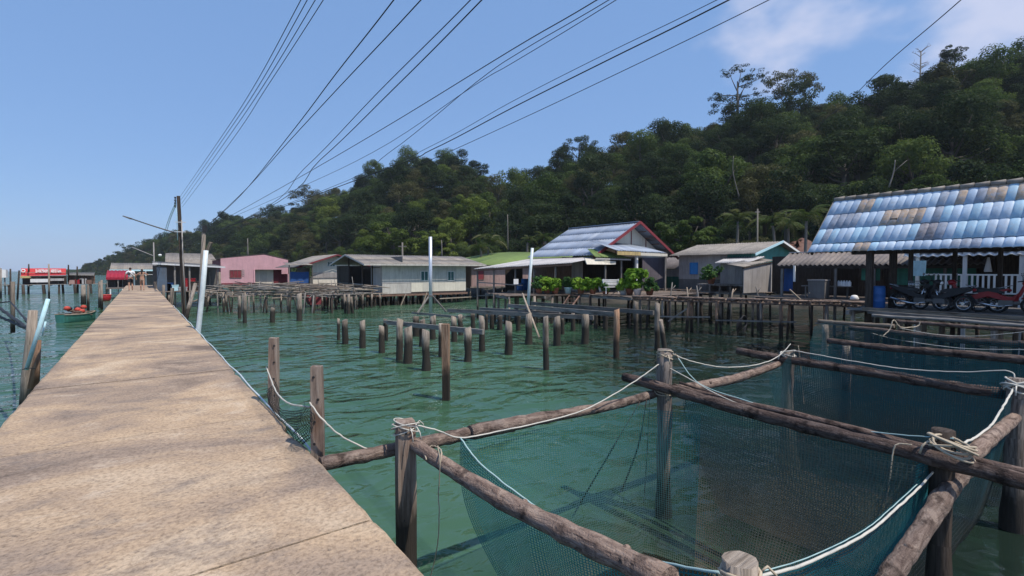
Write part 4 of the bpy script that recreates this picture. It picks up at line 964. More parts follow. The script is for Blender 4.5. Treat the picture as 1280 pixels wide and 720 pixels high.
bars(bh, 'veranda_post', [((x, 22.9, 1.9), (x, 22.9, 4.2)) for x in (25.0, 26.6)] + [((31.0, 22.5, 1.9), (31.0, 22.5, 4.3))], 'grey', .1)
panels(bh, (30.6, 24.3), (33.6, 24.3), 1.9, 4.4, 3, 'purple' if 'purple' in M else 'darkgrey'); panels(bh, (25.3, 27.5), (33.4, 27.5), 1.9, 4.4, 5, 'dark')
panels(bh, (25.1, 30.8), (25.1, 26.2), 1.9, 4.35, 5, 'brownwood'); panels(bh, (33.6, 24.3), (33.6, 30.8), 1.9, 4.4, 5, 'darkgrey'); panels(bh, (33.6, 30.8), (25.1, 30.8), 1.9, 4.35, 5, 'darkgrey')
panels(bh, (24.9, 26.0), (24.9, 24.9), 1.9, 4.1, 3, 'greywall', 'door_board')
# lean-to on the left
lt = thing('lean_to', 'open lean-to with a sagging pale metal roof left of the blue-roofed house', 'lean-to', (19, 24, 1.9))
la, lb = on(592, 336.5, Y=29.8), on(714, 329, Y=23.3)
L1, L2 = V((EX + .3, YB, EZ - .1)), V((EX + .3, YA - .3, EZ - .1))
roof(lt, la, lb, L2, L1, 9, 1, 5, .02, 'tin', seed=8)
bars(lt, 'eave_beam', [(la - V((0, 0, .1)), lb - V((0, 0, .1)))], 'brownwood', .07, .1)
for k, t in enumerate((.04, .22, .45, .64, .85)):
    p = la.lerp(lb, t); mb = MB(); mb.tube([(p.x + .1, p.y + .1, -1.5), (p.x + .1, p.y + .1, p.z - .12)], [.08, .065], 7, .05); mb.build('post', M['pile' if k != 2 else 'grey'], lt)
bars(lt, 'rail', [(la.lerp(lb, .05) + V((.1, .1, -1.9)), la.lerp(lb, .5) + V((.1, .1, -1.9))), (la.lerp(lb, .05) + V((.1, .1, -.95)), la.lerp(lb, .5) + V((.3, .1, -1.3)))], 'grey', .07)
panels(lt, (24.0, 30.6), (22.6, 31.0), 1.5, 3.6, 2, 'dark', 'back_board')
# house behind with green roof and pinkish wall
gr = thing('green_roofed_house', 'low house with a grass green roof and faded pinkish wall behind the lean-to', 'house', (32, 47.5, 1.5))
e0 = on(587, 331.5, Y=47.5); e1 = on(706, 331, Y=47.5); r0 = on(640, 315, Y=53); r1 = on(720, 311, Y=53)
roof(gr, e0, (e1.x, e1.y, e0.z), (r1.x, r1.y, r0.z + .15), r0, 10, 1, 5, .015, 'greenroof', seed=9); roof(gr, (e0.x, 59, e0.z), e0, r0, (r0.x, 58, r0.z), 4, 1, 4, .015, 'greenroof', seed=10)
panels(gr, (e0.x + .6, 48.1), (e1.x, 48.1), 1.55, e0.z - .02, 8, 'pinkbrown'); panels(gr, (e0.x + .6, 57), (e0.x + .6, 48.1), 1.55, e0.z - .02, 6, 'pinkbrown')
window(gr, on(601, 343, Y=48.05), .8, 1.2, 'x', 'redwood', 'brownwood', 1); mb = MB(); mb.box(e0.x + .4, 48, 1.4, e1.x, 57, 1.54); mb.build('floor', M['plank'], gr)
piles(gr, rng(e0.x + .5, e1.x, 7), (48.3, 53), 1.4, .09, 'pile', 14)

# ---- decks of the blue-roofed house and the long walkway
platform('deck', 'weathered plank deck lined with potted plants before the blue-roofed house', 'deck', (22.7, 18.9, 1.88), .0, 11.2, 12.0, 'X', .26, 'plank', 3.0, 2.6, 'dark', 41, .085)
platform('deck', 'narrow plank deck under the open lean-to with blue barrels', 'deck', (18.6, 25.3, 1.82), -.28, 4.6, 4.6, 'X', .26, 'plank', 1.6, 1.6, 'pile', 42, .08)
WA = V((23.3, 18.9, 1.86)); WB = V((27.9, 7.2, 1.86)); wd = (WB - WA); wa = math.atan2(wd.y, wd.x)
wk = thing('walkway', 'rough walkway of uneven logs on stilts leading to the shed at right', 'walkway', WA, wa); Lw = wd.length; rs = random.Random(51)
me3 = []
for k in range(4):
    mb = MB(); pts, rr = wav((0, -.62, 0), (0, .62, 0), .055, .05, 3, 0, .012, rs); mb.tube(pts, rr, 6, .08); me3.append(mb.mesh('cross_log', M['bark']))
for i in range(int(Lw / .135)): inst('cross_log', me3[i % 4], wk, (i * .135 + rs.uniform(-.02, .02), rs.uniform(-.12, .12), rs.uniform(-.03, .03)), (0, rs.uniform(0, 3), rs.uniform(-.07, .07)))
for s in (-.5, .45):
    for k in range(5):
        a = Lw * k / 5; b = Lw * (k + 1) / 5 + .2; mb = MB(); pts, rr = wav((a, s, -.13 + rs.uniform(-.02, .02)), (b, s + rs.uniform(-.06, .06), -.13), .07, .06, 5, 0, .01, rs); mb.tube(pts, rr, 7, .06); mb.build('stringer', M['bark'], wk, local=True)
for k in range(5):
    a = Lw * k / 5; b = Lw * (k + 1) / 5 - .1; mb = MB(); pts, rr = wav((a, -.66, .05), (b, -.62 + rs.uniform(-.05, .05), .05), .075, .055, 6, 0, .014, rs); mb.tube(pts, rr, 8, .08); mb.build('edge_log', M['bark'], wk, local=True)
for k in range(7):
    for s in (-.55, .5):
        x = .3 + (Lw - .6) * k / 8 + rs.uniform(-.35, .35); l = rs.uniform(-.2, .2); mb = MB(); r = rs.uniform(.06, .1); mb.tube([(x + l, s, -3.4), (x + l * .3, s, -1.2), (x, s, -.15)], [r, r, r * .9], 8, .06); mb.build('pile', M[rs.choice(['pile', 'pile', 'pile_red'])], wk, local=True)
bars_ = [((1.5, -.6, -1.05), (4.2, -.6, -.95)), ((4.5, -.6, -1.1), (8.2, -.6, -1.0)), ((3.2, -.55, -.4), (2.0, -.55, -1.3)), ((9.0, -.6, -1.0), (11.8, -.6, -1.05))]
for a, b in bars_:
    mb = MB(); mb.bar(a, b, .06, .07); mb.build('brace', M['grey'], wk, local=True)
mb = MB(); c = on(930, 402, D=27)
for k in range(6): mb.torus(c + V((0, k * .03, -.06 * k)), .32 + .03 * k, .03, 16, 5)
tag(mb.build('rope_coil', M['wire'], None, c), 'dark coil of old rope hanging under the log walkway', 'rope')
# ladder
ld = thing('ladder', 'short wooden ladder leaning from the deck to the beams below', 'ladder', on(705, 372, D=31))
a0, a1, b0, b1 = on(714, 366, D=32.6), on(702, 384, D=29), on(727, 366.5, D=32.4), on(714, 384, D=29)
bars(ld, 'rail', [(a0, a1), (b0, b1)], 'brownwood', .07); bars(ld, 'rung', [(a0.lerp(a1, t), b0.lerp(b1, t)) for t in (.2, .45, .7, .9)], 'brownwood', .05)
platform('deck', 'front strip of the plank deck where the bright bushes stand by the lean-to', 'deck', (18.0, 24.5, 1.84), -.30, 5.0, 2.4, 'X', .24, 'plank', 1.6, 1.6, 'pile', 43, .08)
# blue barrels and sign under the lean-to
def barrel(label, p, r=.29, h=.88, mat='blueplastic', group=None):
    o = thing('barrel', label, 'barrel', p, group=group); mb = MB(); mb.lathe((0, 0, 0), [(r * .9, 0), (r, .06), (r, h * .3), (r * 1.04, h * .33), (r, h * .36), (r, h * .63), (r * 1.04, h * .66), (r, h * .69), (r, h - .06), (r * .9, h)], 14); mb.build('drum', M[mat], o, local=True)
    mb = MB(); mb.lathe((0, 0, h - .01), [(r * .95, 0), (r * .95, .03), (r * .9, .035)], 14); mb.build('rim', M[mat], o, local=True); return o
barrel('taller blue barrel under the lean-to, right of the white sign', on(656, 363, Z=1.85)); barrel('shorter blue barrel under the lean-to, next to the white sign', on(650, 363.5, Z=1.85), .26, .55)
barrel('blue barrel beside the shed post at right', on(1096, 386, D=18.3) + V((0, 0, .02)), .25, .8)
p = on(645, 352, Y=25.6); mb = MB(); mb.bar(p + V((-.19, 0, 0)), p + V((.19, 0, 0)), .34, .02, up=(0, -1, 0)); tag(mb.build('sign_plate', M['white'], None, p), 'small blank white plate fixed to a lean-to post', 'sign')
# ---- bushes and pots
def leafball(mb, c, rad, n, size, rs, up=.3, flat_=.8):
    c = V(c)
    for _ in range(n):
        d = V((rs.gauss(0, 1), rs.gauss(0, 1), rs.gauss(0, 1))).normalized(); p = c + V((d.x * rad, d.y * rad, d.z * rad * flat_)) * rs.uniform(.55, 1.05)
        nn = (d + V((rs.uniform(-.7, .7), rs.uniform(-.7, .7), up + rs.uniform(-.4, .6)))).normalized(); x = nn.orthogonal().normalized(); x = Matrix.Rotation(rs.uniform(0, 6.3), 3, nn) @ x; y = nn.cross(x)
        s = size * rs.uniform(.6, 1.3); b = len(mb.v); mb.v += [p - x * s * .5, p - y * s * .28 + nn * s * .06, p + x * s * .5, p + y * s * .28 + nn * s * .06]; mb.face([b, b + 1, b + 2, b + 3])
def pot_plant(label, px, py, w, h, mat, potm='terracotta', tall=False, seed=1, Z=1.9, D=None):
    rs = random.Random(seed); p = on(px, py, D=D) if D else on(px, py, Z=Z)
    if D: p.z = Z
    o = thing('pot_plant', label, 'plant', p); k = (.6 * p.x + .8 * p.y) / F; r = w * k / 2; hh = h * k
    mb = MB(); mb.lathe((0, 0, 0), [(.13, 0), (.2, .28), (.22, .3), (.19, .3)], 12); mb.build('pot', M[potm], o, local=True)
    mb = MB()
    for i in range(9): a = rs.uniform(0, 6.3); mb.tube([(0, 0, .28), (math.cos(a) * r * .35, math.sin(a) * r * .35, hh * .55), (math.cos(a) * r * .8, math.sin(a) * r * .8, hh * rs.uniform(.7, .95))], [.018, .012, .006], 4)
    mb.build('stem', M['potleafdark'], o, local=True); mb = MB()
    for i in range(12): a = rs.uniform(0, 6.3); q = rs.uniform(.1, .75); leafball(mb, (math.cos(a) * r * q, math.sin(a) * r * q, hh * rs.uniform(.35, .9)), r * .38, 46, .17 if not tall else .3, rs)
    mb.build('foliage', M[mat], o, local=True); o.scale = (1.3, 1.3, 1.3); return o
pot_plant('round grey-green bush at the left end of the plant row', 674, 366, 18, 18, 'potleafdark', seed=1, D=32.2)
pot_plant('bright yellow-green bush, most vivid in the plant row', 694, 366, 22, 14, 'potleaf', seed=2, D=32.2)
pot_plant('dark green plant before the grey boards, right of the bright bush', 710, 364, 12, 17, 'potleafdark', 'pvcblue', seed=3, D=32.2)
pot_plant('olive spiky plant left of the white bench', 741, 366, 20, 18, 'potleaf', seed=4, D=31.8)
pot_plant('tall broad-leaved green plant below the white column', 797, 369, 24, 28, 'potleaf', 'white', True, 5, D=30)
pot_plant('low green plant in a white pot left of the tall broad-leaved one', 779, 369, 16, 15, 'potleaf', 'white', seed=6, D=30.6)
pot_plant('small dark plant between the white bench and the olive spiky plant', 757, 368, 12, 10, 'potleafdark', seed=7, D=31.2)
pot_plant('yellow-green bush standing second from left in the plant row', 684, 366, 20, 15, 'potleaf', seed=21, D=32.3)
pot_plant('broad bright bush between the grey boards and the olive spiky plant', 726, 366, 20, 15, 'potleaf', seed=22, D=32.0)
pot_plant('leafy green plant right of the tall broad-leaved one', 812, 370, 18, 18, 'potleafdark', seed=23, D=29.8)
pot_plant('mid green plant hugging the left side of the tall broad-leaved one', 787, 369, 18, 20, 'potleaf', seed=24, D=30.4)
bn = thing('bench', 'white slatted garden bench standing tilted on the deck among plants', 'bench', on(765, 367, D=31.2), -.45)
mb = MB()
for k in range(4):
    mb = MB(); mb.bar((-.55, .22 + .03 * k, .55 + .1 * k), (.55, .22 + .03 * k, .55 + .1 * k), .05, .07); mb.build('back_slat', M['white'], bn, local=True)
for k in range(4):
    mb = MB(); mb.bar((-.6, -.25 + .13 * k, .42), (.6, -.25 + .13 * k, .42), .1, .035); mb.build('seat_slat', M['white'], bn, local=True)
for sx in (-.5, .5):
    for sy in (-.25, .2):
        mb = MB(); mb.bar((sx, sy, 0), (sx, sy, .4 if sy < 0 else .92), .06); mb.build('leg', M['white'], bn, local=True)
    mb = MB(); mb.bar((sx, -.28, .62), (sx, .26, .62), .06, .04); mb.build('armrest', M['white'], bn, local=True)
mb = MB(); p = on(752, 365, D=31.6); mb.lathe(p, [(.14, 0), (.2, .2), (.22, .38), (.19, .39)], 12); tag(mb.build('bucket', M['white'], None, p), 'white bucket left of the garden bench', 'bucket')
mb = MB(); a = on(766, 367, D=30.8); b = on(778, 358, D=30.8); mb.bar(a, b, .05); tag(mb.build('lath', M['pale'], None, a), 'pale lath propped before the garden bench', 'stick')

# ---- grey house with blue shutter and teal gable
gy = thing('grey_house', 'grey board house with a small blue shutter and a teal gable end', 'house', (33, 17, 2.0))
GX, GY0, GY1, GZ = 33.0, 17.1, 22.7, 4.55
panels(gy, (GX, GY1), (GX, GY0), 2.75, GZ, 5, 'greywall'); panels(gy, (GX + .01, GY1), (GX + .01, GY0), 1.9, 2.74, 5, 'darkgrey'); panels(gy, (39.6, GY0), (39.6, GY1), 1.9, GZ, 4, 'greywall')
GRX, GRZ = 36.3, 5.45
mb = MB(); mb.prism([(GX, GY0, 3.2), (39.6, GY0, 3.2), (39.6, GY0, GZ), (GRX, GY0, GRZ - .08), (GX, GY0, GZ)], (0, .06, 0)); mb.build('gable_wall', M['teal'], gy)
panels(gy, (GX + .1, GY0 + .02), (39.6, GY0 + .02), 1.9, 3.19, 4, 'greywall')
mb = MB(); mb.prism([(GX - .045, GY0, GZ - .55), (GX - .045, GY0 + 1.7, GZ - .55), (GX - .045, GY0 + 1.7, GZ), (GX - .045, GY0, GZ)], (.03, 0, 0)); mb.build('teal_board', M['teal'], gy)
roof(gy, (GX - .5, GY1 + .6, GZ - .05), (GX - .5, GY0 - .5, GZ - .05), (GRX, GY0 - .5, GRZ), (GRX, GY1 + .6, GRZ), 7, 1, 5, .02, 'asbestos', seed=12); roof(gy, (40.2, GY0 - .5, GZ - .2), (40.2, GY1 + .6, GZ - .2), (GRX, GY1 + .6, GRZ), (GRX, GY0 - .5, GRZ), 7, 1, 5, .02, 'asbestos', seed=13)
bars(gy, 'barge_board', [((GX - .55, GY0 - .55, GZ - .1), (GRX, GY0 - .55, GRZ - .02))], 'pvcblue', .04, .16); bars(gy, 'barge_board', [((GRX, GY0 - .56, GRZ - .02), (40.3, GY0 - .56, GZ - .25))], 'white', .04, .14)
window(gy, on(867.5, 335.5, X=GX - .05), .62, .82, 'y', 'bluewin', 'bluewin', 1)
# shed room stuck on the facade
sr = thing('lean_to_room', 'small grey board room with its own pale corrugated awning, on the grey house', 'shed', (31.8, 17.4, 2.2))
s0 = on(901, 332, X=31.8); s1 = on(929, 332, X=31.8)
panels(sr, (31.8, s0.y), (31.8, s1.y), 2.5, 4.0, 3, 'greywall'); panels(sr, (31.8, s1.y), (33, s1.y), 2.5, 4.0, 1, 'greywall'); panels(sr, (33, s0.y), (31.8, s0.y), 2.5, 4.0, 1, 'greywall')
aw0 = on(893, 330.5, X=31.3); aw1 = on(935, 331, X=31.3)
roof(sr, (31.3, aw0.y, 3.88), (31.3, aw1.y, 3.88), (32.95, aw1.y - .3, 4.3), (32.95, aw0.y, 4.3), 4, 1, 4, .035, 'tin', seed=15)
mb = MB(); mb.box(31.5, s1.y - .2, 2.36, 33.0, s0.y + 1.6, 2.48); mb.build('floor', M['grey'], sr)
bars(sr, 'post', [((31.6, y, -1.5), (31.6, y, 2.36)) for y in rng(s1.y, s0.y + 1.4, 5)], 'pile', .12)
dk = on(893, 344, X=32.6); mb = MB(); mb.box(32.4, dk.y - .5, 3.05, 32.95, dk.y + .45, 3.35); tag(mb.build('shelf_box', M['black'], None, dk), 'dark box shelf on the wall above the shrub, left of the awning room', 'box')
pot_plant('dark shrub on the platform left of the small awning room', 889, 353, 22, 17, 'potleafdark', seed=9, Z=2.5, D=33)
ls = thing('side_shed', 'low grey shed wall with a slanting top before the teal gable', 'shed', (32.6, 15.9, 2))
w0 = on(929, 336, Y=15.9); w1 = on(967, 327.5, Y=15.9)
panels(ls, (w0.x, 15.9), (w1.x, 15.9), 2.0, w0.z, 4, 'greywall', z1b=w1.z); bars(ls, 'coping', [((w0.x - .1, 15.85, w0.z + .04), (w1.x + .05, 15.85, w1.z + .04))], 'dark', .12, .06)
roof(ls, (w0.x, 15.85, w0.z + .1), (w1.x, 15.85, w1.z + .1), (w1.x, 17, w1.z + .3), (w0.x, 17, w0.z + .3), 4, 1, 4, .02, 'asbestos'); bars(ls, 'corner_post', [((w1.x + .1, 15.8, 1.85), (w1.x + .1, 15.8, w1.z + .2))], 'white', .1)
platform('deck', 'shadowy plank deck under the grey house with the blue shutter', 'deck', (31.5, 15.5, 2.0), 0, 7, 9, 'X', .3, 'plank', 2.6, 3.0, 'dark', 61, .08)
cl = thing('low_shed', 'dim low shed with a slack grey roof between blue-roofed and grey houses', 'shed', (34.5, 24.5, 1.9))
c0 = on(824, 338, X=34.4); c1 = on(849, 338, X=34.4)
roof(cl, (34.3, 28.5, 3.5), (34.3, 22.9, 3.5), (37, 22.9, 4.75), (37, 28.5, 4.75), 5, 1, 5, .02, 'brownroof'); panels(cl, (34.5, 28.4), (34.5, 23), 2.9, 3.5, 4, 'greywall'); panels(cl, (34.52, 28.4), (34.52, 23), 1.9, 2.9, 4, 'green')
# junk sticks along the walkway rear
rs = random.Random(77)
for k, (px, h_, lb) in enumerate(((838, 20, 'left of the tall broad-leaved plant'), (860, 14, 'below the blue shutter'), (873, 16, 'under the grey wall'), (914, 12, 'below the awning room'), (948, 15, 'before the low slanting shed'))):
    p = on(px, 373, D=30); q = on(px + rs.uniform(-4, 4), 373 - h_, D=30); mb = MB(); mb.tube([p + V((0, 0, -2)), p, q], [.06, .05, .035], 6, .1); mb.tube([p.lerp(q, .5), p.lerp(q, .5) + V((.25, -.1, .3))], [.03, .02], 5)
    tag(mb.build('stake', M['pale' if k % 2 else 'grey'], None, p), 'forked stake rising behind the walkway, ' + lb, 'stick')

# ---- dark shed with brown corrugated roof
ds = thing('open_shed', 'dark open shed under a brown-grey corrugated roof, left of the motorbike shed', 'shed', (29, 10.5, 1.9))
roof(ds, (29, 13.6, 3.66), (29, 4.8, 3.66), (32.2, 4.8, 4.45), (32.2, 14.3, 4.45), 9, 1, 4, .045, 'brownroof', seed=16)
bars(ds, 'eave_beam', [((29.05, 13.5, 3.55), (29.05, 4.9, 3.55))], 'dark', .08, .1); bars(ds, 'post', [((29.1, y, -1), (29.1, y, 3.55)) for y in (13.3, 10.6, 8.9, 6.2)], 'grey', .11)
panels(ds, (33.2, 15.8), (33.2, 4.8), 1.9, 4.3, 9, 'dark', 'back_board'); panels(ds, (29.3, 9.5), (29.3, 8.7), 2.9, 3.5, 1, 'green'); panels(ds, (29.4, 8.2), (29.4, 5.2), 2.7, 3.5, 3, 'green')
bars(ds, 'ridge_cap', [((32.2, 4.8, 4.5), (32.2, 14.3, 4.5))], 'tin', .2, .05)
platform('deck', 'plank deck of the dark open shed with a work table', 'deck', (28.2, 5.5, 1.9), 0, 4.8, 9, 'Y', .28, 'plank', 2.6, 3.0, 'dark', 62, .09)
mb = MB(); a = on(980, 334, X=29.4); b = on(991, 364, X=29.4)
for i in range(7):
    for k in range(5): mb.v.append(V((29.4 + .05 * math.sin(i * 2.2 + k), a.y + (b.y - a.y) * i / 6, a.z + (b.z - a.z) * k / 4)))
for i in range(6):
    for k in range(4): q = i * 5 + k; mb.face([q, q + 1, q + 6, q + 5], None, True)
tag(mb.build('tarpaulin', M['tarp'], None, a), 'blue sheet hanging at the left end of the dark open shed', 'tarp')
tb = thing('work_table', 'long low work table in the dark open shed', 'table', on(1040, 368, D=27)); ta = on(1005, 363, X=29.6); te = on(1062, 366, X=29.6)
bars(tb, 'table_top', [((29.6, ta.y, 2.55), (29.6, te.y, 2.55))], 'grey', .7, .05); bars(tb, 'leg', [((29.6, y, 1.9), (29.6, y, 2.52)) for y in (ta.y - .1, te.y + .1)], 'grey', .07)
tk = thing('water_tank', 'grey-blue box tank on the deck of the dark open shed', 'tank', on(1023, 372, D=26.5)); a = on(1013, 362, X=28.9); b = on(1034, 353, X=28.9)
mb = MB(); mb.box(28.6, b.y, 1.92, 29.2, a.y, 2.85); mb.build('body', M['darkgrey'], tk); mb = MB(); mb.box(28.57, b.y - .03, 2.85, 29.23, a.y + .03, 2.92); mb.build('lid', M['greywall'], tk)
for k in range(5):
    p = on(1048 + k * 3.4, 366, X=29.3); mb = MB(); mb.lathe((p.x, p.y, 2.575), [(.075, 0), (.08, .02), (.08, .2), (.03, .27), (.03, .3)], 9); tag(mb.build('bottle', M['white'], None, (p.x, p.y, 2.575)), ('leftmost', 'second', 'middle', 'fourth', 'rightmost')[k] + ' white plastic bottle in the row on the work table', 'bottle', 'white bottles on the work table')
mb = MB(); p = on(1068, 373, X=28.6); mb.lathe((p.x, p.y, 1.93), [(.16, 0), (.2, .05), (.12, .22), (.05, .24)], 10); tag(mb.build('jug', M['white'], None, p), 'white squat jug on the shed deck below the bottles', 'jug')
mb = MB(); mb.bar(on(993, 332, X=28.9), on(993, 352, X=28.9), .09); tag(mb.build('pipe', M['white'], None, on(993, 352, X=28.9)), 'short white upright pipe beside the blue hanging sheet', 'pipe')
mb = MB(); mb.bar(on(987, 362, X=28.3), on(1001, 375, X=28.0), .07); mb.bar(on(1012, 366, X=28.3), on(996, 371, X=28.3), .06); tag(mb.build('plank', M['pale'], None, on(990, 370, X=28.3)), 'two pale planks fallen crosswise below the blue hanging sheet', 'plank')

# ---- motorbike shed with blue tiles
sh = thing('motorbike_shed', 'open shed with a weathered light blue tiled roof sheltering motorbikes', 'shed', (21.1, 4, 2.0))
SX, SZ, SRX, SRZ, SY0, SY1 = 21.1, 4.12, 23.5, 6.3, -1.5, 8.66
sl = V((SRX - SX, 0, SRZ - SZ)); SL = sl.length; ang = math.atan2(sl.z, sl.x)
def tile_mesh(L, w=.25):
    mb = MB(); nx = 8
    for lay in (0, .018):
        for (t, lift) in ((0, .034), (1, .004)):
            for i in range(nx + 1):
                u = i / nx; mb.v.append(V((t * L, (u - .5) * w * 1.04, lift + .028 * (1 - abs(2 * u - 1) ** 3) - lay)))
    s = nx + 1
    for i in range(nx):
        uv = [(0, i * .03), (0, (i + 1) * .03), (L, (i + 1) * .03), (L, i * .03)]
        mb.face([i + 1, i, s + i, s + i + 1], uv, True); mb.face([2 * s + i, 2 * s + i + 1, 3 * s + i + 1, 3 * s + i], uv, True); mb.face([i, i + 1, 2 * s + i + 1, 2 * s + i], uv)
    return mb.mesh('roof_tile', M['tile_blue'])
TL = .98; t_long = tile_mesh(TL); t_short = tile_mesh(.5); rs = random.Random(13)
rows = [(SL - TL + .03, t_long), (SL - 2 * TL + .09, t_long), (SL - 3 * TL + .15, t_long), (-.06, t_short)]
ncol = int((SY1 - SY0) / .25)
RUST = {0: {4: 'tile_rust', 5: 'tile_rust', 14: 'tile_grey', 16: 'tile_rust', 18: 'tile_grey', 19: 'tile_rust', 20: 'tile_rust', 22: 'tile_rust'}, 1: {1: 'tile_grey', 2: 'tile_grey', 3: 'tile_grey', 4: 'tile_grey', 8: 'tile_rust', 9: 'tile_rust', 10: 'tile_rust', 11: 'tile_rust', 12: 'tile_rust', 14: 'tile_grey'}, 2: {1: 'tile_grey', 13: 'tile_brown', 14: 'tile_brown', 15: 'tile_grey', 5: 'tile_cyan', 8: 'tile_cyan'}, 3: {6: 'tile_rust', 7: 'tile_rust', 17: 'tile_grey', 18: 'tile_grey', 19: 'tile_grey'}}
for ri, (off, me) in enumerate(rows):
    for i in range(ncol):
        y = SY1 - .125 - i * .25; mt = RUST[ri].get(i) or rs.choice(['tile_blue', 'tile_blue', 'tile_pale', 'tile_pale', 'tile_cyan'] + (['tile_grey'] if rs.random() < .12 else []))
        q = V((SX, 0, SZ)) + sl.normalized() * off
        inst('roof_tile', me, sh, (q.x - 21.1, y - 4 + rs.uniform(-.006, .006), q.z - 2.0 + rs.uniform(-.004, .004)), (rs.uniform(-.012, .012), -ang, 0), (1, 1, 1), M[mt])
roof(sh, (SRX * 2 - SX, SY0, SZ), (SRX * 2 - SX, SY1, SZ), (SRX, SY1, SRZ + .02), (SRX, SY0, SRZ + .02), 14, 1, 3, .03, 'blueroof')
roof(sh, (SX, -7, SZ), (SX, SY0 + .05, SZ), (SRX, SY0 + .05, SRZ), (SRX, -7, SRZ), 6, 1, 3, .03, 'blueroof'); roof(sh, (SRX * 2 - SX, -7, SZ), (SRX * 2 - SX, SY0, SZ), (SRX, SY0, SRZ + .02), (SRX, -7, SRZ + .02), 6, 1, 3, .03, 'blueroof')  # roof continued out of view, added to keep the bikes shaded
panels(sh, (21.4, -6.8), (25.6, -6.8), 2.0, 4.3, 5, 'darkgrey')
for i in range(26):
    y = SY1 - i * .4; mb = MB(); mb.tube([(SRX, y, SRZ + .07), (SRX, y - .38, SRZ + .085)], [.085, .1], 8); mb.build('ridge_tile', M['asbestos'], sh)
bars(sh, 'rafter', [((SX + .05, y, SZ - .08), (SRX, y, SRZ - .1)) for y in rng(SY0, SY1 - .1, 8)], 'dark', .06, .1)
bars(sh, 'barge_board', [((SX, SY1 + .02, SZ - .05), (SRX, SY1 + .02, SRZ - .02))], 'grey', .03, .1); bars(sh, 'eave_beam', [((21.4, SY0, SZ + .06), (21.4, SY1, SZ + .06)), ((25.5, SY0, SZ + .06), (25.5, SY1, SZ + .06))], 'dark', .1, .16)
for px in (1086, 1115, 1137): p = on(px, 384, X=21.4 if px < 1100 else 22.4); bars(sh, 'post', [((p.x, p.y, -1.5), (p.x, p.y, SZ + .2 + (p.x - 21.4)))], 'dark', .2 if px < 1120 else .12)
bars(sh, 'post', [((23.8, y, -1.5), (23.8, y, 5.6)) for y in (4.8, 3.6)] + [((21.4, -1.2, -1), (21.4, -1.2, SZ)), ((25.5, 8, -1), (25.5, 8, SZ))], 'dark', .12)
platform('deck', 'plank floor of the motorbike shed with bikes parked on it', 'deck', (20.7, -2.5, 2.0), 0, 5.6, 9.7, 'Y', .22, 'grey', 1.6, 1.9, 'pile', 63, .09)
mb = MB(); a = on(1078, 386, X=20.65); mb.bar(a, (20.65, -2.5, 1.95), .06, .12); tag(mb.build('deck_edge_board', M['pale'], None, a), 'long pale edge board along the front of the motorbike shed floor', 'board')
mb = MB(); a = on(1085, 390, X=20.2); mb.bar(a, (20.2, -2.5, 1.8), .12, .1); tag(mb.build('edge_beam', M['grey'], None, a), 'grey beam lying just below the shed floor edge', 'beam')
# ---- porch with white railing behind the bikes
po = thing('porch', 'dark veranda with white posts, scalloped white valance and white railing behind the bikes', 'porch', (29.4, 2, 2.0))
PXx = 28.0; z0 = on(1220, 343.5, X=PXx).z; z1 = on(1220, 366, X=PXx).z; zv = on(1200, 318.5, X=PXx).z; y0 = on(1140, 340, X=PXx).y; y1 = -3.5
bars(po, 'rail', [((PXx, y0, z0), (PXx, y1, z0)), ((PXx, y0, z1), (PXx, y1, z1))], 'white', .06)
bars(po, 'post', [((PXx, on(px, 340, X=PXx).y, -1), (PXx, on(px, 340, X=PXx).y, zv + .1)) for px in (1147, 1206, 1277)] + [((PXx, -3.4, -1), (PXx, -3.4, zv))], 'white', .13)
y = y0
while y > y1:
    if y < on(1168, 340, X=PXx).y: mb = MB(); mb.bar((PXx, y, z1), (PXx, y, z0), .03, .07); mb.build('baluster', M['white'], po)
    y -= .17
roof(po, (PXx - .15, y0 + .3, zv - .06), (PXx - .15, y1, zv - .06), (PXx + .1, y1, zv + .12), (PXx + .1, y0 + .3, zv + .12), 6, 1, 6, .04, 'white', 'valance'); roof(po, (PXx - .1, y0 + .3, zv + .15), (PXx - .1, y1, zv + .15), (PXx + 4, y1, zv + 1.1), (PXx + 4, y0 + .3, zv + 1.1), 7, 1, 4, .03, 'brownroof')
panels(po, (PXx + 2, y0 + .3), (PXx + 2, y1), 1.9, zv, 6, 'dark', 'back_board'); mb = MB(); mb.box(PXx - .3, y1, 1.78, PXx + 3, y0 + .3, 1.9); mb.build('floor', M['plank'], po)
mb = MB(); a = on(1139, 326, X=27.6); b = on(1157, 345, X=27.6)
for i in range(7):
    for k in range(5): mb.v.append(V((27.6 + .05 * math.sin(i * 2.2 + k), a.y + (b.y - a.y) * i / 6, a.z + (b.z - a.z) * k / 4)))
for i in range(6):
    for k in range(4): q = i * 5 + k; mb.face([q, q + 1, q + 6, q + 5], None, True)
tag(mb.build('towel', M['pvcblue'], None, a), 'pale blue cloth hanging on the veranda behind the first motorbike', 'cloth')
p = on(1235, 340, X=28.6); mb = MB(); mb.lathe((p.x, p.y, p.z), [(.02, .62), (.04, .6), (.13, .05), (.12, 0)], 12); tag(mb.build('closed_parasol', M['white'], None, p), 'white tapering cover hanging in the dark veranda', 'parasol')

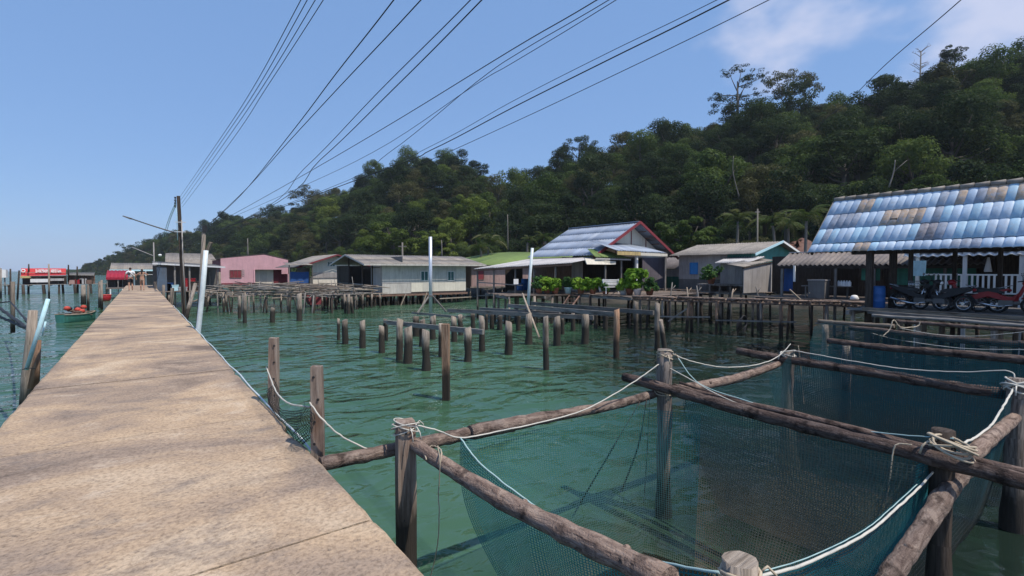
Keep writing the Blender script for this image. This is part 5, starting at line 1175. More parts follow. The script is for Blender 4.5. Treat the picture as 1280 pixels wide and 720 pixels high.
# ================================================================== MOTORBIKES
def motorbike(label, p, rz, mat, basket=False, group='motorbikes parked in the shed'):
    o = thing('motorbike', label, 'motorbike', p, rz, group)
    def part(name, fn, m, par=None):
        mb = MB(); fn(mb); return mb.build(name, M[m], par or o, local=True)
    R = .28
    for x in (-.62, .62):
        w = thing('wheel', None, None, (x, 0, R)); del_ = w; w.parent = o
        part('tyre', lambda b: b.torus((0, 0, 0), R - .045, .045, 24, 8), 'rubber', w)
        def rim(b):
            b.torus((0, 0, 0), R - .085, .014, 24, 6); b.lathe((0, 0, 0), [(.05, -.06), (.05, .06)], 10, 'y')
            for k in range(10): a = PI * 2 * k / 10; b.tube([(0, 0, 0), ((R - .09) * math.cos(a), 0, (R - .09) * math.sin(a))], .005, 4)
        part('rim', rim, 'chrome', w)
    part('front_fork', lambda b: [b.tube([(.62, s * .075, R), (.45, s * .075, .78)], .022, 7) for s in (-1, 1)], 'chrome')
    def fender(b, cx, a0, a1, r):
        n = 9
        for i in range(n + 1):
            a = a0 + (a1 - a0) * i / n
            for yy, dr in ((-.07, -.03), (0, .012), (.07, -.03)): b.v.append(V((cx + (r + dr) * math.cos(a), yy, R + (r + dr) * math.sin(a))))
        for i in range(n):
            for k in range(2): q = len(b.v) - 3 * (n + 1) + i * 3 + k; b.face([q, q + 3, q + 4, q + 1], None, True)
    part('front_fender', lambda b: fender(b, .62, .3, 2.5, R + .04), mat); part('rear_fender', lambda b: fender(b, -.62, .7, 3.0, R + .05), mat)
    def body(b):
        prof = [(.50, .92), (.36, .55), (.22, .42), (-.05, .42), (-.25, .48), (-.55, .60), (-.86, .74), (-.88, .80), (-.5, .74), (-.22, .66), (-.02, .55), (.16, .53), (.30, .66), (.42, .95)]
        for s in (-1, 1): pass
        b.prism([(x, -.11, z) for x, z in prof], (0, .22, 0))
    part('body', body, mat)
    part('leg_shield', lambda b: [b.quad((.40, s * .05, .90), (.40 - .02, s * .24, .84), (.22, s * .25, .40), (.30, s * .06, .40)) for s in (-1, 1)], mat)
    part('headlight_cowl', lambda b: b.ball((.50, 0, .97), .13, .15, .10, 12, 8), mat); part('headlight', lambda b: b.ball((.60, 0, .95), .05, .09, .06, 10, 6), 'signwhite')
    part('handlebar', lambda b: b.tube([(.30, -.34, 1.02), (.38, -.2, 1.03), (.44, 0, 1.0), (.38, .2, 1.03), (.30, .34, 1.02)], .016, 7), 'black')
    for s in (-1, 1):
        mr_ = part('mirror', lambda b: b.tube([(.40, s * .2, 1.03), (.40, s * .26, 1.16), (.38, s * .30, 1.22)], .008, 5), 'black'); part('mirror_glass', lambda b: b.ball((.37, s * .32, 1.25), .015, .065, .045, 9, 6), 'chrome', mr_)
    part('seat', lambda b: (b.prism([(-.02, -.12, .62), (-.02, -.12, .70), (-.2, -.12, .77), (-.45, -.12, .79), (-.75, -.12, .85), (-.8, -.12, .78), (-.4, -.12, .70)], (0, .24, 0))), 'black')
    part('tail_light', lambda b: b.ball((-.90, 0, .74), .05, .08, .05, 8, 6), 'redplastic')
    part('grab_rail', lambda b: b.tube([(-.62, -.12, .80), (-.9, -.12, .88), (-.95, 0, .89), (-.9, .12, .88), (-.62, .12, .80)], .012, 6), 'chrome')
    part('engine', lambda b: (b.box(-.15, -.11, .24, .18, .11, .42), b.tube([(.1, 0, .33), (.34, 0, .36)], [.09, .08], 10)), 'darkgrey')
    part('exhaust', lambda b: b.tube([(.2, -.12, .28), (-.1, -.14, .22), (-.3, -.15, .24), (-.85, -.16, .38)], [.02, .025, .045, .05], 8), 'chrome')
    part('footrest', lambda b: b.tube([(.0, -.26, .26), (.0, .26, .26)], .014, 6), 'black'); part('kick_stand', lambda b: b.tube([(-.05, .1, .28), (-.12, .26, .0)], .014, 6), 'black')
    if basket:
        def bk(b):
            for z in (.72, .82, .92, 1.0): b.tube([(.64, -.15, z), (.9, -.17, z), (.9, .17, z), (.64, .15, z), (.64, -.15, z)], .007, 4)
            for k in range(8): t = k / 7; b.tube([(.9, -.17 + .34 * t, .72), (.9, -.17 + .34 * t, 1.0)], .006, 4)
            for s in (-1, 1):
                for k in range(5): x = .64 + .26 * k / 4; b.tube([(x, s * .16, .72), (x, s * .16, 1.0)], .006, 4)
        part('basket', bk, 'chrome')
    return o
DZ = 2.02
for px, Xb, lab, rz, mat, bk in ((1150, 22.0, 'black motorbike parked leftmost in the shed, chrome stand bar showing', -1.75, 'black', False), (1176, 21.9, 'black motorbike with a wire basket, second from left in the shed', 1.35, 'black', True),
                              (1214, 22.2, 'dark red motorbike parked in the middle of the row', 1.75, 'redplastic', False), (1256, 22.3, 'dark red motorbike at the right end, its seat toward the railing', -1.5, 'redplastic', False)):
    p = on(px, 384, X=Xb); motorbike(lab, (Xb, p.y, DZ), rz, mat, bk)

# ================================================================== POLES AND WIRES
up = thing('utility_pole', 'tall dark concrete utility pole with insulators beside the pier', 'pole', (2.25, 43, 0)); zt = on(223, 245, D=36).z
pt = on(223, 245, D=36); pb_ = on(232, 398, D=36)
mb = MB(); mb.bar(pb_ + V((0, 0, -2)), pt, .34, .26, taper=.62); mb.build('shaft', M['dark'], up)
mb = MB(); i0 = on(219, 246, D=36); i1 = on(219, 260, D=36); mb.tube([i0, i1], .03, 6); rk = mb.build('insulator_rack', M['black'], up)
for k in range(4): mb = MB(); p = i0.lerp(i1, (k + .3) / 4); mb.lathe(p, [(.03, -.06), (.08, -.05), (.05, 0), (.08, .05), (.03, .06)], 9); mb.build('insulator', M['black'], rk)
bars(up, 'step_band', [(on(222, 278, D=36) + V((-.15, -.2, 0)), on(230, 278, D=36) + V((.1, -.2, 0))), (on(222, 290, D=36) + V((-.2, -.2, 0)), on(230, 290, D=36) + V((.1, -.2, 0)))], 'white', .05)
mb = MB(); mb.tube([on(227, 275, D=35.8), on(229, 330, D=35.7), on(233, 395, D=35.7)], .035, 6); mb.build('conduit', M['greywall'], up)
mb = MB(); mb.tube([on(220, 250, D=36), on(222, 300, D=35.7)], .02, 5); mb.build('cable', M['pvcblue'], up)
lm = thing('street_lamp', 'street lamp on a long slanting arm fixed to the tall dark pole', 'lamp', on(221, 291, D=36)); mb = MB(); mb.tube([on(222, 292, D=36), on(190, 282, D=36), on(163, 273, D=36)], [.05, .045, .04], 7); mb.build('arm', M['darkgrey'], lm)
mb = MB(); mb.bar(on(164, 273.5, D=36), on(154, 270, D=36), .22, .1, taper=.6); mb.build('lamp_head', M['darkgrey'], lm)
p2 = thing('utility_pole', 'slim pole with a dark cable box on top, behind the white pipe pole', 'pole', on(254, 380, D=24)); a = on(248.5, 402, D=24); a = a + (a - on(255.5, 284, D=24)) * .25; b = on(255.5, 284, D=24); mb = MB(); mb.tube([a, b], [.11, .085], 9, .03); mb.build('shaft', M['pile'], p2)
mb = MB(); mb.box(b.x - .1, b.y - .1, b.z - .25, b.x + .1, b.y + .1, b.z + .08); mb.build('cable_box', M['black'], p2); mb = MB(); mb.bar(on(258, 318, D=24), on(264, 303, D=24), .16, .12); mb.build('bracket', M['pale'], p2)
mb = MB(); a = on(246.5, 440, D=13.6); a.z = -1.5; a2 = on(248, 412, D=13.6); b = on(257.5, 313, D=13.6); mb.tube([a2 + (a2 - b) * 1.0, a2, a2.lerp(b, .5) + V((.01, 0, 0)), b], [.066, .065, .063, .06], 14); tag(mb.build('pipe_pole', M['pvc'], None, V((a2.x, a2.y, 0))), 'thick white plastic pipe pole leaning beside the right pier edge', 'pole')
bz = thing('brace_post', 'slanting wooden brace leaning on the tall dark pole', 'post', on(236, 400, D=34)); mb = MB(); mb.tube([on(231, 402, D=33), on(244, 355, D=36)], [.15, .12], 8, .05); mb.build('timber', M['pile'], bz)
def wire(label, pts, D0, zE, r=.016, ext=9, name='overhead_wire', group='overhead wires converging on the dark pole'):
    E = pts[-1]; el = ray(*E); DE = (zE - H) / el.z * (.6 * el.x + .8 * el.y); L = [0]
    for a, b in zip(pts, pts[1:]): L.append(L[-1] + math.hypot(b[0] - a[0], b[1] - a[1]))
    P = [on(p[0], p[1], D=1 / ((1 / D0) + (1 / DE - 1 / D0) * l / L[-1])) for p, l in zip(pts, L)]
    d = (P[-1] - P[-2]).normalized(); P.append(P[-1] + d * ext * .5 + V((0, 0, .1))); P.append(P[-2] + d * ext + V((0, 0, .4)))
    mb = MB(); mb.tube(cat_curve(P, 6), r, 5); return tag(mb.build(name, M['wire'], None, P[0]), label, 'wire', group)
for k, (m_, e) in enumerate((((272, 178), (376, 0)), ((276, 178), (384, 0)), ((281, 178), (394, 0)), ((288, 178), (404, 0)))):
    wire('overhead wire, %s of the four close parallel ones on the dark pole' % ('leftmost', 'second', 'third', 'rightmost')[k], [(225 + k, 246 + k * 4.2), m_, ((315 + k * 5.5), 112), e], 36, 8.3, 0.0078)
wire('overhead wire dropping to the slim pole, left of a faint twin', [(257, 284), (300, 245), (364, 166), (420, 92), (492, 0)], 24, 7.2, 0.0096)
wire('faint thin wire right of the one dropping to the slim pole', [(257, 284), (305, 239), (360, 178), (420, 113), (526, 0)], 24, 7.2, .009)
wire('overhead wire, left of the close pair reaching the top edge centre', [(200, 318), (307, 273), (380, 211), (470, 118), (588, 0)], 60, 7.6, 0.0090)
wire('overhead wire, right of the close pair reaching the top edge centre', [(200, 320), (319, 268), (400, 200), (490, 113), (602, 0)], 60, 7.6, 0.0108)
wire('heavy overhead wire crossing the pair low near the slim pole', [(227, 297), (270, 279), (356, 232), (480, 160), (640, 62), (746, 0)], 36, 7.8, 0.0096)
wire('thin wire just under the heavy crossing one', [(227, 299), (344, 248), (465, 191), (591, 108), (640, 79), (770, 0)], 36, 7.8, 0.0066)
wire('wire sagging lower over the round hill toward the top edge', [(227, 301), (404, 238), (486, 191), (595, 103), (655, 62), (771, -6)], 36, 7.8, 0.0072)
wire('thin upper wire of the right bundle over the round hill', [(228, 303), (429, 231), (540, 182), (640, 127), (760, 66), (896, 0)], 36, 8.0, 0.0066)
wire('thick cable of the right bundle over the round hill', [(228, 304), (457, 221), (540, 187), (640, 135), (760, 75), (911, 0)], 36, 8.0, 0.0132)
wire('lowest wire of the right bundle, ending farthest right', [(228, 305), (440, 238), (526, 205), (640, 154), (780, 88), (961, 0)], 36, 8.0, 0.0078)
wire('single wire slanting over the right hillside to a far pole', [(947, 263), (1000, 186), (1060, 127), (1110, 78), (1201, 0)], 55, 7.6, 0.0084, group=None)
fp = thing('utility_pole', 'thin grey pole among the palms behind the grey house', 'pole', on(947, 300, D=55)); a = on(947, 330, D=55); a.z = 0; mb = MB(); mb.tube([a, on(947, 261, D=55)], [.11, .08], 7); mb.build('shaft', M['trunkpale'], fp); bars(fp, 'crossarm', [(on(944, 265, D=55), on(950, 265, D=55))], 'grey', .1)
fp2 = thing('utility_pole', 'small pale cross-armed pole behind the roof of the white house', 'pole', on(503, 318, D=62)); a = on(503, 330, D=62); a.z = 1; mb = MB(); mb.tube([a, on(503, 303, D=62)], [.12, .1], 7); mb.build('shaft', M['trunkpale'], fp2); bars(fp2, 'crossarm', [(on(498, 308, D=62), on(508, 308, D=62))], 'trunkpale', .14)
sl2 = thing('street_lamp', 'distant street lamp with a thin arm and white globe near the pier end', 'lamp', on(192, 360, D=62)); a = on(193, 345, D=62); a.z = 0; mb = MB(); mb.tube([a, on(192, 303, D=62)], .07, 6); mb.build('pole', M['greywall'], sl2); mb = MB(); mb.tube([on(192, 320, D=62), on(165, 309, D=62)], .05, 5); mb.build('arm', M['greywall'], sl2); mb = MB(); mb.ball(on(200, 319, D=62), .2, .2, .16); mb.build('globe', M['white'], sl2)
for k, (px0, py0, px1, py1) in enumerate(((219, 254, 204, 296), (220, 256, 207, 294))):
    mb = MB(); mb.tube(cat_curve([on(px0, py0, D=36), on((px0 + px1) / 2 - 1, (py0 + py1) / 2, D=44), on(px1, py1, D=60)]), .03, 5); tag(mb.build('cable', M['pvcblue'], None, on(px0, py0, D=36)), 'pale cable running on from the dark pole to the pier end, %s' % ('left strand', 'right strand')[k], 'wire')
# galvanised pole with tripod struts
gp = thing('steel_pole', 'straight galvanised steel pole standing on strutted stumps before the white house', 'pole', on(538, 392, D=30)); mb = MB(); mb.tube([on(538.5, 398, D=30), on(538, 296, D=30)], [.105, .105], 14); mb.build('tube', M['steel'], gp)
bars(gp, 'strut', [(on(537, 369, D=30), on(522, 391, D=29)), (on(540, 369, D=30), on(558, 390, D=29.5))], 'grey', .07); bars(gp, 'collar', [(on(536, 370, D=29.9), on(541, 370, D=29.9))], 'darkgrey', .1)
mb = MB(); mb.tube([on(660, 388, D=27), on(662, 350, D=27), on(665.5, 310, D=27)], [.085, .08, .08], 12); tag(mb.build('pipe_pole', M['pvc'], None, on(660, 388, D=27)), 'slightly leaning pale pipe pole before the lean-to', 'pole')
# left of the pier
D_ = 9.8; q = on(40, 390, D=D_); o = thing('mooring_post', 'thick worn mooring post with tide stains at the left pier edge', 'post', (q.x, q.y, 0)); mb = MB()
mb.tube([on(32, 520, D=D_), on(35, 470, D=D_), on(38, 430, D=D_), on(41, 388, D=D_)], [.105, .10, .085, .072], 12, .05); mb.build('timber', M['pile'], o); mb = MB(); mb.tube([on(49, 425, D=9.75), on(42, 485, D=9.7)], [.03, .1], 7, .15); mb.build('split_side', M['pile_red'], o)
mb = MB(); mb.tube([on(60, 374, D=9.4), on(33, 462, D=9.4)], .034, 10); tag(mb.build('pipe', M['pvcblue'], None, on(33, 462, D=9.4)), 'pale blue plastic pipe leaning on the mooring post', 'pipe')
mb = MB(); mb.tube([on(57, 402, D=9.6), on(53, 420, D=9.6)], .016, 8); tag(mb.build('pipe', M['pvcblue'], None, on(53, 420, D=9.6)), 'short thin blue pipe stub behind the mooring post', 'pipe')
rope('wire tie holding the blue pipe to the mooring post', [on(28, 462, D=9.4), on(36, 460, D=9.3), on(44, 461, D=9.4)], .008, 'wire')
mb = MB(); mb.tube([on(16, 416, D=23), on(16, 352, D=23)], [.09, .075], 8, .05); tag(mb.build('post', M['pile'], None, on(16, 414, D=23)), 'thin post in the water left of the mooring post', 'post')
for k, (pts, lb) in enumerate((([(-20, 381, 22), (0, 378, 22), (12, 377, 23)], 'upper dark hose tied to the thin left post'), ([(13, 377, 23), (24, 390, 17), (37, 405, 10)], 'dark hose from the thin post to the mooring post'), ([(-20, 375, 14), (0, 386, 12.5), (20, 400, 11), (36, 411, 9.9)], 'thick dark hose slanting to the mooring post'), ([(-20, 388, 14), (0, 396, 12.5), (20, 405, 11), (36, 412, 9.9)], 'lower dark hose slanting to the mooring post'))):
    rope(lb, [on(a, b, D=d) for a, b, d in pts], .03 if k != 2 else .035, 'wire', 'hose')

# ================================================================== BOAT
bo = thing('boat', 'small green wooden boat with red floats piled in it, left of the pier', 'boat', (on(97, 398, D=33).x, on(97, 398, D=33).y, 0), .75); bo.scale = (.74, .8, .85)
def hull(b, scale=1.0):
    n = 10; m = 6
    for i in range(n + 1):
        t = i / n; x = -1.5 + 3.1 * t; w = .58 * (1 - max(0, (t - .45) / .55) ** 2.2) * (1 - .25 * max(0, (.2 - t) / .2)) + .03; zt = .58 + .42 * max(0, t - .55) ** 1.5 + .12 * max(0, .3 - t); zb = -.22 + .5 * max(0, t - .75) * 2
        for k in range(m + 1):
            a = PI * k / m; b.v.append(V((x, -math.cos(a) * w * scale, zt - (zt - zb) * math.sin(a) ** .7 * scale)))
    s = m + 1
    for i in range(n):
        for k in range(m): q = i * s + k; b.face([q, q + 1, q + s + 1, q + s], None, True)
    b.face([k for k in range(s)][::-1])
mb = MB(); hull(mb); mb.build('hull', M['boatgreen'], bo, local=True)
for s_ in (-1, 1):
    mb = MB(); pts = []
    for i in range(11): t = i / 10; pts.append((-1.5 + 3.1 * t, s_ * (.6 * (1 - max(0, (t - .45) / .55) ** 2.2) * (1 - .25 * max(0, (.2 - t) / .2)) + .03), .6 + .42 * max(0, t - .55) ** 1.5 + .12 * max(0, .3 - t)))
    mb.tube(pts, .045, 6); mb.build('gunwale', M['pale'], bo, local=True)
for x in (-.9, .0, .8): mb = MB(); mb.box(x - .12, -.5, .46, x + .12, .5, .5); mb.build('thwart', M['plank'], bo, local=True)
mb = MB(); mb.bar((1.5, 0, .3), (1.68, 0, .98), .09); mb.build('stem_post', M['boatgreen'], bo, local=True)
rs = random.Random(5)
for k in range(7):
    mb = MB(); c = V((rs.uniform(-.7, .6), rs.uniform(-.3, .3), .62 + rs.uniform(0, .32))); mb.ball(c, .19, .17, .15, 9, 6)
    o = mb.build('float', M['orange' if k % 3 else 'black'], None, (0, 0, 0)); o.location = bo.location; o.rotation_euler = bo.rotation_euler
    tag(o, 'round float on the pile in the green boat, ' + ('red-orange' if k % 3 else 'black'), 'float', 'floats heaped in the green boat')

mb = MB(); rs = random.Random(6)
for k in range(14):
    a = rs.uniform(0, 6.3); c = V(bo.location) + V((rs.uniform(-.5, .5), rs.uniform(-.5, .5), rs.uniform(.5, .78))); mb.torus(c, rs.uniform(.14, .26), .05, 12, 5, 'z')
tag(mb.build('net_heap', M['bark'], None, bo.location), 'brown coiled net heap lying in the green boat', 'net')

# ================================================================== FAR PIER AND STALLS AT LEFT
fpier = platform('far_pier', 'far plank pier on dark stilts crossing the water at left', 'pier', (-26, 98.5, 1.35), 0, 22, 3, 'X', .5, 'grey', 1.7, 2.6, 'dark', 91, .16)
rb_ = thing('red_roofed_stall', 'stall with a long red sign-board roof on the far pier', 'stall', (-16, 100, 1.35)); Ys = 100.0
a = on(26, 345, Y=Ys); b = on(82, 335.5, Y=Ys); mb = MB(); mb.prism([(a.x, Ys, a.z), (b.x, Ys + .0, a.z + .1), (b.x, Ys + .4, b.z), (a.x, Ys + .4, b.z)], (0, .12, 0)); sg = mb.build('sign_board', M['signred'], rb_)
bars(rb_, 'sign_rail', [((a.x, Ys - .04, on(30, 340.6, Y=Ys).z), (b.x, Ys - .04, on(30, 340.6, Y=Ys).z))], 'pinkbrown', .05, .08)
rs = random.Random(8); lt_ = MB()
for (xa, xb) in ((45, 61), (64, 77)):
    x = xa
    while x < xb:
        w = rs.uniform(.9, 1.6); p = on(x, 338.6, Y=Ys - .05); h_ = rs.uniform(.16, .26)
        lt_.bar(p + V((0, 0, -h_)), p + V((0, 0, h_)), .07, .04); lt_.bar(p + V((-.04, 0, rs.choice([-h_, h_]))), p + V((w * .085, 0, rs.choice([-h_, h_]) * .9)), .07, .04); x += w + .3
lt_.build('lettering', M['signwhite'], sg); mb = MB(); p = on(29, 338.5, Y=Ys - .06); mb.torus(p, .2, .06, 10, 4); mb.build('emblem', M['signwhite'], sg)
bars(rb_, 'post', [((x, Ys + .2, 1.35), (x, Ys + .2, a.z)) for x in rng(a.x + .2, b.x - .2, 4)], 'dark', .14)
p0, p1 = on(38, 353, Y=99.6), on(62, 348.5, Y=99.6); mb = MB(); mb.box(p0.x, 99.5, p0.z, p1.x, 99.7, p1.z); mb.build('white_curtain', M['white'], rb_)
p0, p1 = on(63, 351, Y=99.8), on(80, 348, Y=99.8); mb = MB(); mb.box(p0.x, 99.7, p0.z, p1.x, 99.9, p1.z); mb.build('white_curtain', M['tin'], rb_)
p0, p1 = on(26, 347.6, Y=99.4), on(38, 345, Y=99.4); mb = MB(); mb.box(p0.x, 98.9, p0.z, p1.x, 99.9, p1.z); mb.build('yellow_awning', M['yellowtrim'], rb_)
panels(rb_, (a.x, 101.2), (b.x, 101.2), 1.35, a.z, 5, 'dark', 'back_board')
st2 = thing('market_stall', 'cluttered dark stall right of the red sign on the far pier', 'stall', (-8, 100, 1.35)); p0, p1 = on(84, 344, Y=100), on(118, 344, Y=100)
roof(st2, (p0.x, 98.8, p0.z), (p1.x, 98.8, p0.z - .1), (p1.x, 101.5, p0.z + .4), (p0.x, 101.5, p0.z + .4), 5, 1, 4, .03, 'darkgrey'); bars(st2, 'post', [((x, 99, 1.35), (x, 99, p0.z)) for x in rng(p0.x + .2, p1.x - .2, 4)], 'dark', .12); panels(st2, (p0.x, 101), (p1.x, 101), 1.35, p0.z, 4, 'brownwood', 'back_board')
for k, (px, mt, lb) in enumerate(((90, 'pinkbrown', 'pinkish box'), (98, 'redplastic', 'red box'), (104, 'tin', 'pale box'), (112, 'brownwood', 'brown box'))):
    p = on(px, 351, Y=99.2); mb = MB(); mb.box(p.x - .4, 99, 1.36, p.x + .4, 99.6, 1.36 + .6 + .1 * (k % 3)); tag(mb.build('box', M[mt], None, (p.x, 99.2, 1.36)), lb + ' among the goods on the far pier stall', 'box')
p0, p1 = on(-4, 347, Y=100), on(8, 337, Y=100); ws = thing('white_kiosk', 'small white kiosk at the left frame edge on the far pier', 'kiosk', (p0.x, 100, 1.35)); mb = MB(); mb.box(p0.x - 1, 99.6, p0.z, p1.x, 101, p1.z); mb.build('body', M['white'], ws); bars(ws, 'leg', [((p1.x - .2, 100, 0), (p1.x - .2, 100, p0.z)), ((p0.x, 100, 0), (p0.x, 100, p0.z))], 'grey', .14)
for k, (px, yt, yb, D, lb) in enumerate(((1, 335, 375, 60, 'at the left frame edge'), (13, 336, 368, 58, 'left of the red sign, upright'), (21, 338, 368, 58, 'left of the red sign, leaning'), (36, 330, 340, 72, 'rising above the red sign'), (61, 330, 366, 60, 'before the red sign'), (85.5, 331, 352, 68, 'just right of the red sign'), (96.5, 333, 350, 68, 'second to the right of the red sign'), (110, 356, 384, 42, 'before the far pier, pale'), (104, 356, 371, 50, 'thick stub before the far pier'), (124, 352, 380, 45, 'left of the near pier, slim'), (127, 350, 382, 43, 'left of the near pier, dark'))):
    mb = MB(); r = .105 if px != 104 else .24; a_ = on(px, yb, D=D); mb.tube([V((a_.x, a_.y, min(a_.z, -.5))) if a_.z < 1.2 else a_, on(px + (3 if px == 21 else 0), yt, D=D)], [r, r * .75], 7, .05); tag(mb.build('post', M['dark' if k in (1, 2, 3, 5, 6) else 'pile'], None, a_), 'slender mooring post far off, ' + lb, 'post')
rt = thing('red_tub', 'red tub-shaped dinghy lying at the far end of the water left of the pier', 'boat', on(132, 368, D=56)); p = on(132, 368, D=56); mb = MB(); mb.lathe((p.x, p.y, 0), [(.25, -.2), (.48, .1), (.52, .6), (.48, .63)], 14); mb.build('hull', M['redplastic'], rt); mb = MB(); mb.torus((p.x, p.y, .63), .5, .05, 16, 6, 'z'); mb.build('rim', M['orange'], rt)
# pier-end stalls
ra = thing('awning_stall', 'stall with a crimson awning at the far end of the pier, left side', 'stall', on(147, 360, D=62)); Y_ = 77.0
p0, p1 = on(133, 347, Y=Y_), on(162, 342, Y=Y_); mb = MB(); corr(mb, (p0.x, Y_ - 1, p0.z), (p1.x, Y_ - 1, p0.z), (p1.x, Y_ + 2, p1.z + .4), (p0.x, Y_ + 2, p1.z + .4), 6, .03); mb.build('awning', M['redcloth'], ra); bars(ra, 'valance', [((p0.x, Y_ - 1.03, p0.z - .12), (p1.x, Y_ - 1.03, p0.z - .12))], 'redcloth', .03, .25)
bars(ra, 'post', [((x, Y_ - .9, 0), (x, Y_ - .9, p0.z)) for x in rng(p0.x + .1, p1.x - .1, 3)], 'grey', .1); panels(ra, (p0.x, Y_ + 2), (p1.x, Y_ + 2), 1.3, p0.z, 3, 'dark', 'back_board'); mb = MB(); mb.box(p0.x, Y_ - 1.5, 1.2, p1.x, Y_ + 2, 1.35); mb.build('floor', M['plank'], ra)
wr = thing('long_shed', 'long low shed with pale roof edges behind the two walkers', 'shed', on(165, 345, D=75)); Y_ = 92.0; p0, p1 = on(138, 337, Y=Y_), on(196, 337, Y=Y_)
roof(wr, (p0.x, Y_ - 2, p0.z), (p1.x, Y_ - 2, p0.z), (p1.x, Y_ + 3, p0.z + 1), (p0.x, Y_ + 3, p0.z + 1), 7, 1, 4, .03, 'asbestos'); bars(wr, 'fascia', [((p0.x, Y_ - 2.05, p0.z - .1), (p1.x, Y_ - 2.05, p0.z - .1))], 'pvcblue', .05, .22); bars(wr, 'lower_awning', [((p0.x + 1.5, Y_ - 2.4, p0.z - .75), (p1.x, Y_ - 2.4, p0.z - .7))], 'tin', .8, .08)
panels(wr, (p0.x, Y_), (p1.x, Y_), 1.2, p0.z, 6, 'darkgrey'); bars(wr, 'post', [((x, Y_ - 1.8, 0), (x, Y_ - 1.8, p0.z)) for x in rng(p0.x, p1.x, 5)], 'white', .15)
ws2 = thing('open_workshop', 'dark open workshop with a white roof edge right of the pier end', 'shed', on(230, 360, D=48)); Y_ = 56.0; q0, q1 = on(192, 331.5, Y=Y_), on(271, 338, Y=Y_); 
roof(ws2, (q0.x, Y_ - 1, 4.05), (q1.x + .6, Y_ - 1, 3.72), (q1.x + .6, Y_ + 6, 4.0), (q0.x, Y_ + 6, 4.3), 9, 1, 4, .03, 'darkgrey'); bars(ws2, 'roof_edge', [((q0.x - .1, Y_ - 1.05, 4.02), (q1.x + .6, Y_ - 1.05, 3.7))], 'white', .06, .14)
bars(ws2, 'post', [((x, Y_ - .8, -1.5), (x, Y_ - .8, 3.8)) for x in rng(q0.x + .4, q1.x, 5)], 'grey', .13); panels(ws2, (q0.x, Y_ + 5), (q1.x + .5, Y_ + 5), 1.5, 3.9, 6, 'darkgrey', 'back_board'); panels(ws2, (q0.x + .2, Y_ - .9), (q0.x + .95, Y_ - .9), 1.4, 3.7, 1, 'steelblue' if 'steelblue' in M else 'greywall')
platform('deck', 'plank floor of the dark workshop at the right of the pier end', 'deck', (q0.x - .3, Y_ - 2.0, 1.5), 0, q1.x - q0.x + 1, 7, 'X', .35, 'plank', 1.3, 2.2, 'pile', 95, .1)
rs = random.Random(99)
for k, (px, py, mt, w, h_, lb) in enumerate(((212, 360, 'tarp', .8, .7, 'blue crate'), (219, 360, 'pvcblue', .5, .5, 'pale blue tub'), (237, 361, 'redplastic', .9, 1.1, 'red drum-like bundle'), (228, 352, 'tin', .7, .3, 'pale flat box'), (207, 362, 'black', .8, .9, 'black machine box'), (245, 362, 'dark', .8, .8, 'dark crate'))):
    p = on(px, py, Y=Y_ - .3 - .3 * (k % 2)); o = thing('crate', lb + ' on the workshop floor at the pier end', 'crate', (p.x, p.y, 1.52)); mb = MB(); mb.box(p.x - w / 2, p.y - .3, 1.52, p.x + w / 2, p.y + .3, 1.52 + h_); mb.build('body', M[mt], o); mb = MB(); mb.box(p.x - w / 2 - .03, p.y - .33, 1.5 + h_, p.x + w / 2 + .03, p.y + .33, 1.56 + h_); mb.build('rim', M[mt], o)
bh2 = thing('grey_sided_house', 'grey weathered house with a broad dull roof behind the workshop', 'house', on(245, 350, D=75)); Y_ = 90.0; q0, q1 = on(206, 331, Y=Y_), on(274, 331, Y=Y_)
roof(bh2, (q0.x, Y_ - 1, q0.z), (q1.x, Y_ - 1, q0.z), (q1.x - .5, Y_ + 5, q0.z + 1.9), (q0.x + .3, Y_ + 5, q0.z + 1.9), 9, 1, 4, .03, 'asbestos'); panels(bh2, (q0.x + .3, Y_), (q1.x - .2, Y_), 1.3, q0.z + .1, 7, 'darkgrey'); panels(bh2, (q1.x - .2, Y_ - 8), (q1.x - .2, Y_), 1.3, q0.z, 5, 'brownwood'); window(bh2, on(260, 342, Y=Y_ - .05), 1.2, 1.4, 'x', 'black', 'greywall', 2)
for k, px in enumerate((262, 275)):
    p = on(px, 360, D=52); mb = MB(); mb.tube([V((p.x, p.y, -1)), V((p.x, p.y, on(px, 340, D=52).z))], .09, 7); tag(mb.build('post', M['pile'], None, p), ('grey post left of the pink house', 'grey post at the left corner of the pink house')[k], 'post')
for k, px in enumerate((198, 205, 212)):
    p = on(px, 375 + k * 6, D=44 - k * 4); mb = MB(); mb.tube([V((p.x, p.y, -1)), V((p.x + .2 * (k - 1), p.y, on(px, 352 + k * 4, D=44 - k * 4).z))], .11, 7, .06); tag(mb.build('post', M['pile'], None, p), 'pier-side pile right of the far pier, ' + ('nearest the walkers', 'middle of three', 'nearest the dark pole')[k], 'post')

# ================================================================== PEOPLE
def skin(name, nodes, edges, mat, parent, levels=2, root=0):
    me = bpy.data.meshes.new(name); me.from_pydata([n[0] for n in nodes], edges, []); o = bpy.data.objects.new(name, me); COL.objects.link(o)
    o.modifiers.new('s', 'SKIN').use_smooth_shade = True; sd = o.modifiers.new('d', 'SUBSURF'); sd.levels = sd.render_levels = levels
    if not me.skin_vertices: me.skin_vertices.new()
    for i, n in enumerate(nodes):
        r = n[1]; me.skin_vertices[0].data[i].radius = r if isinstance(r, tuple) else (r, r); me.skin_vertices[0].data[i].use_root = (i == root)
    dg = bpy.context.evaluated_depsgraph_get(); nm = bpy.data.meshes.new_from_object(o.evaluated_get(dg)); nm.name = name
    bpy.data.objects.remove(o); nm.materials.clear(); nm.materials.append(M[mat]); p = bpy.data.objects.new(name, nm); COL.objects.link(p); p.parent = parent; return p
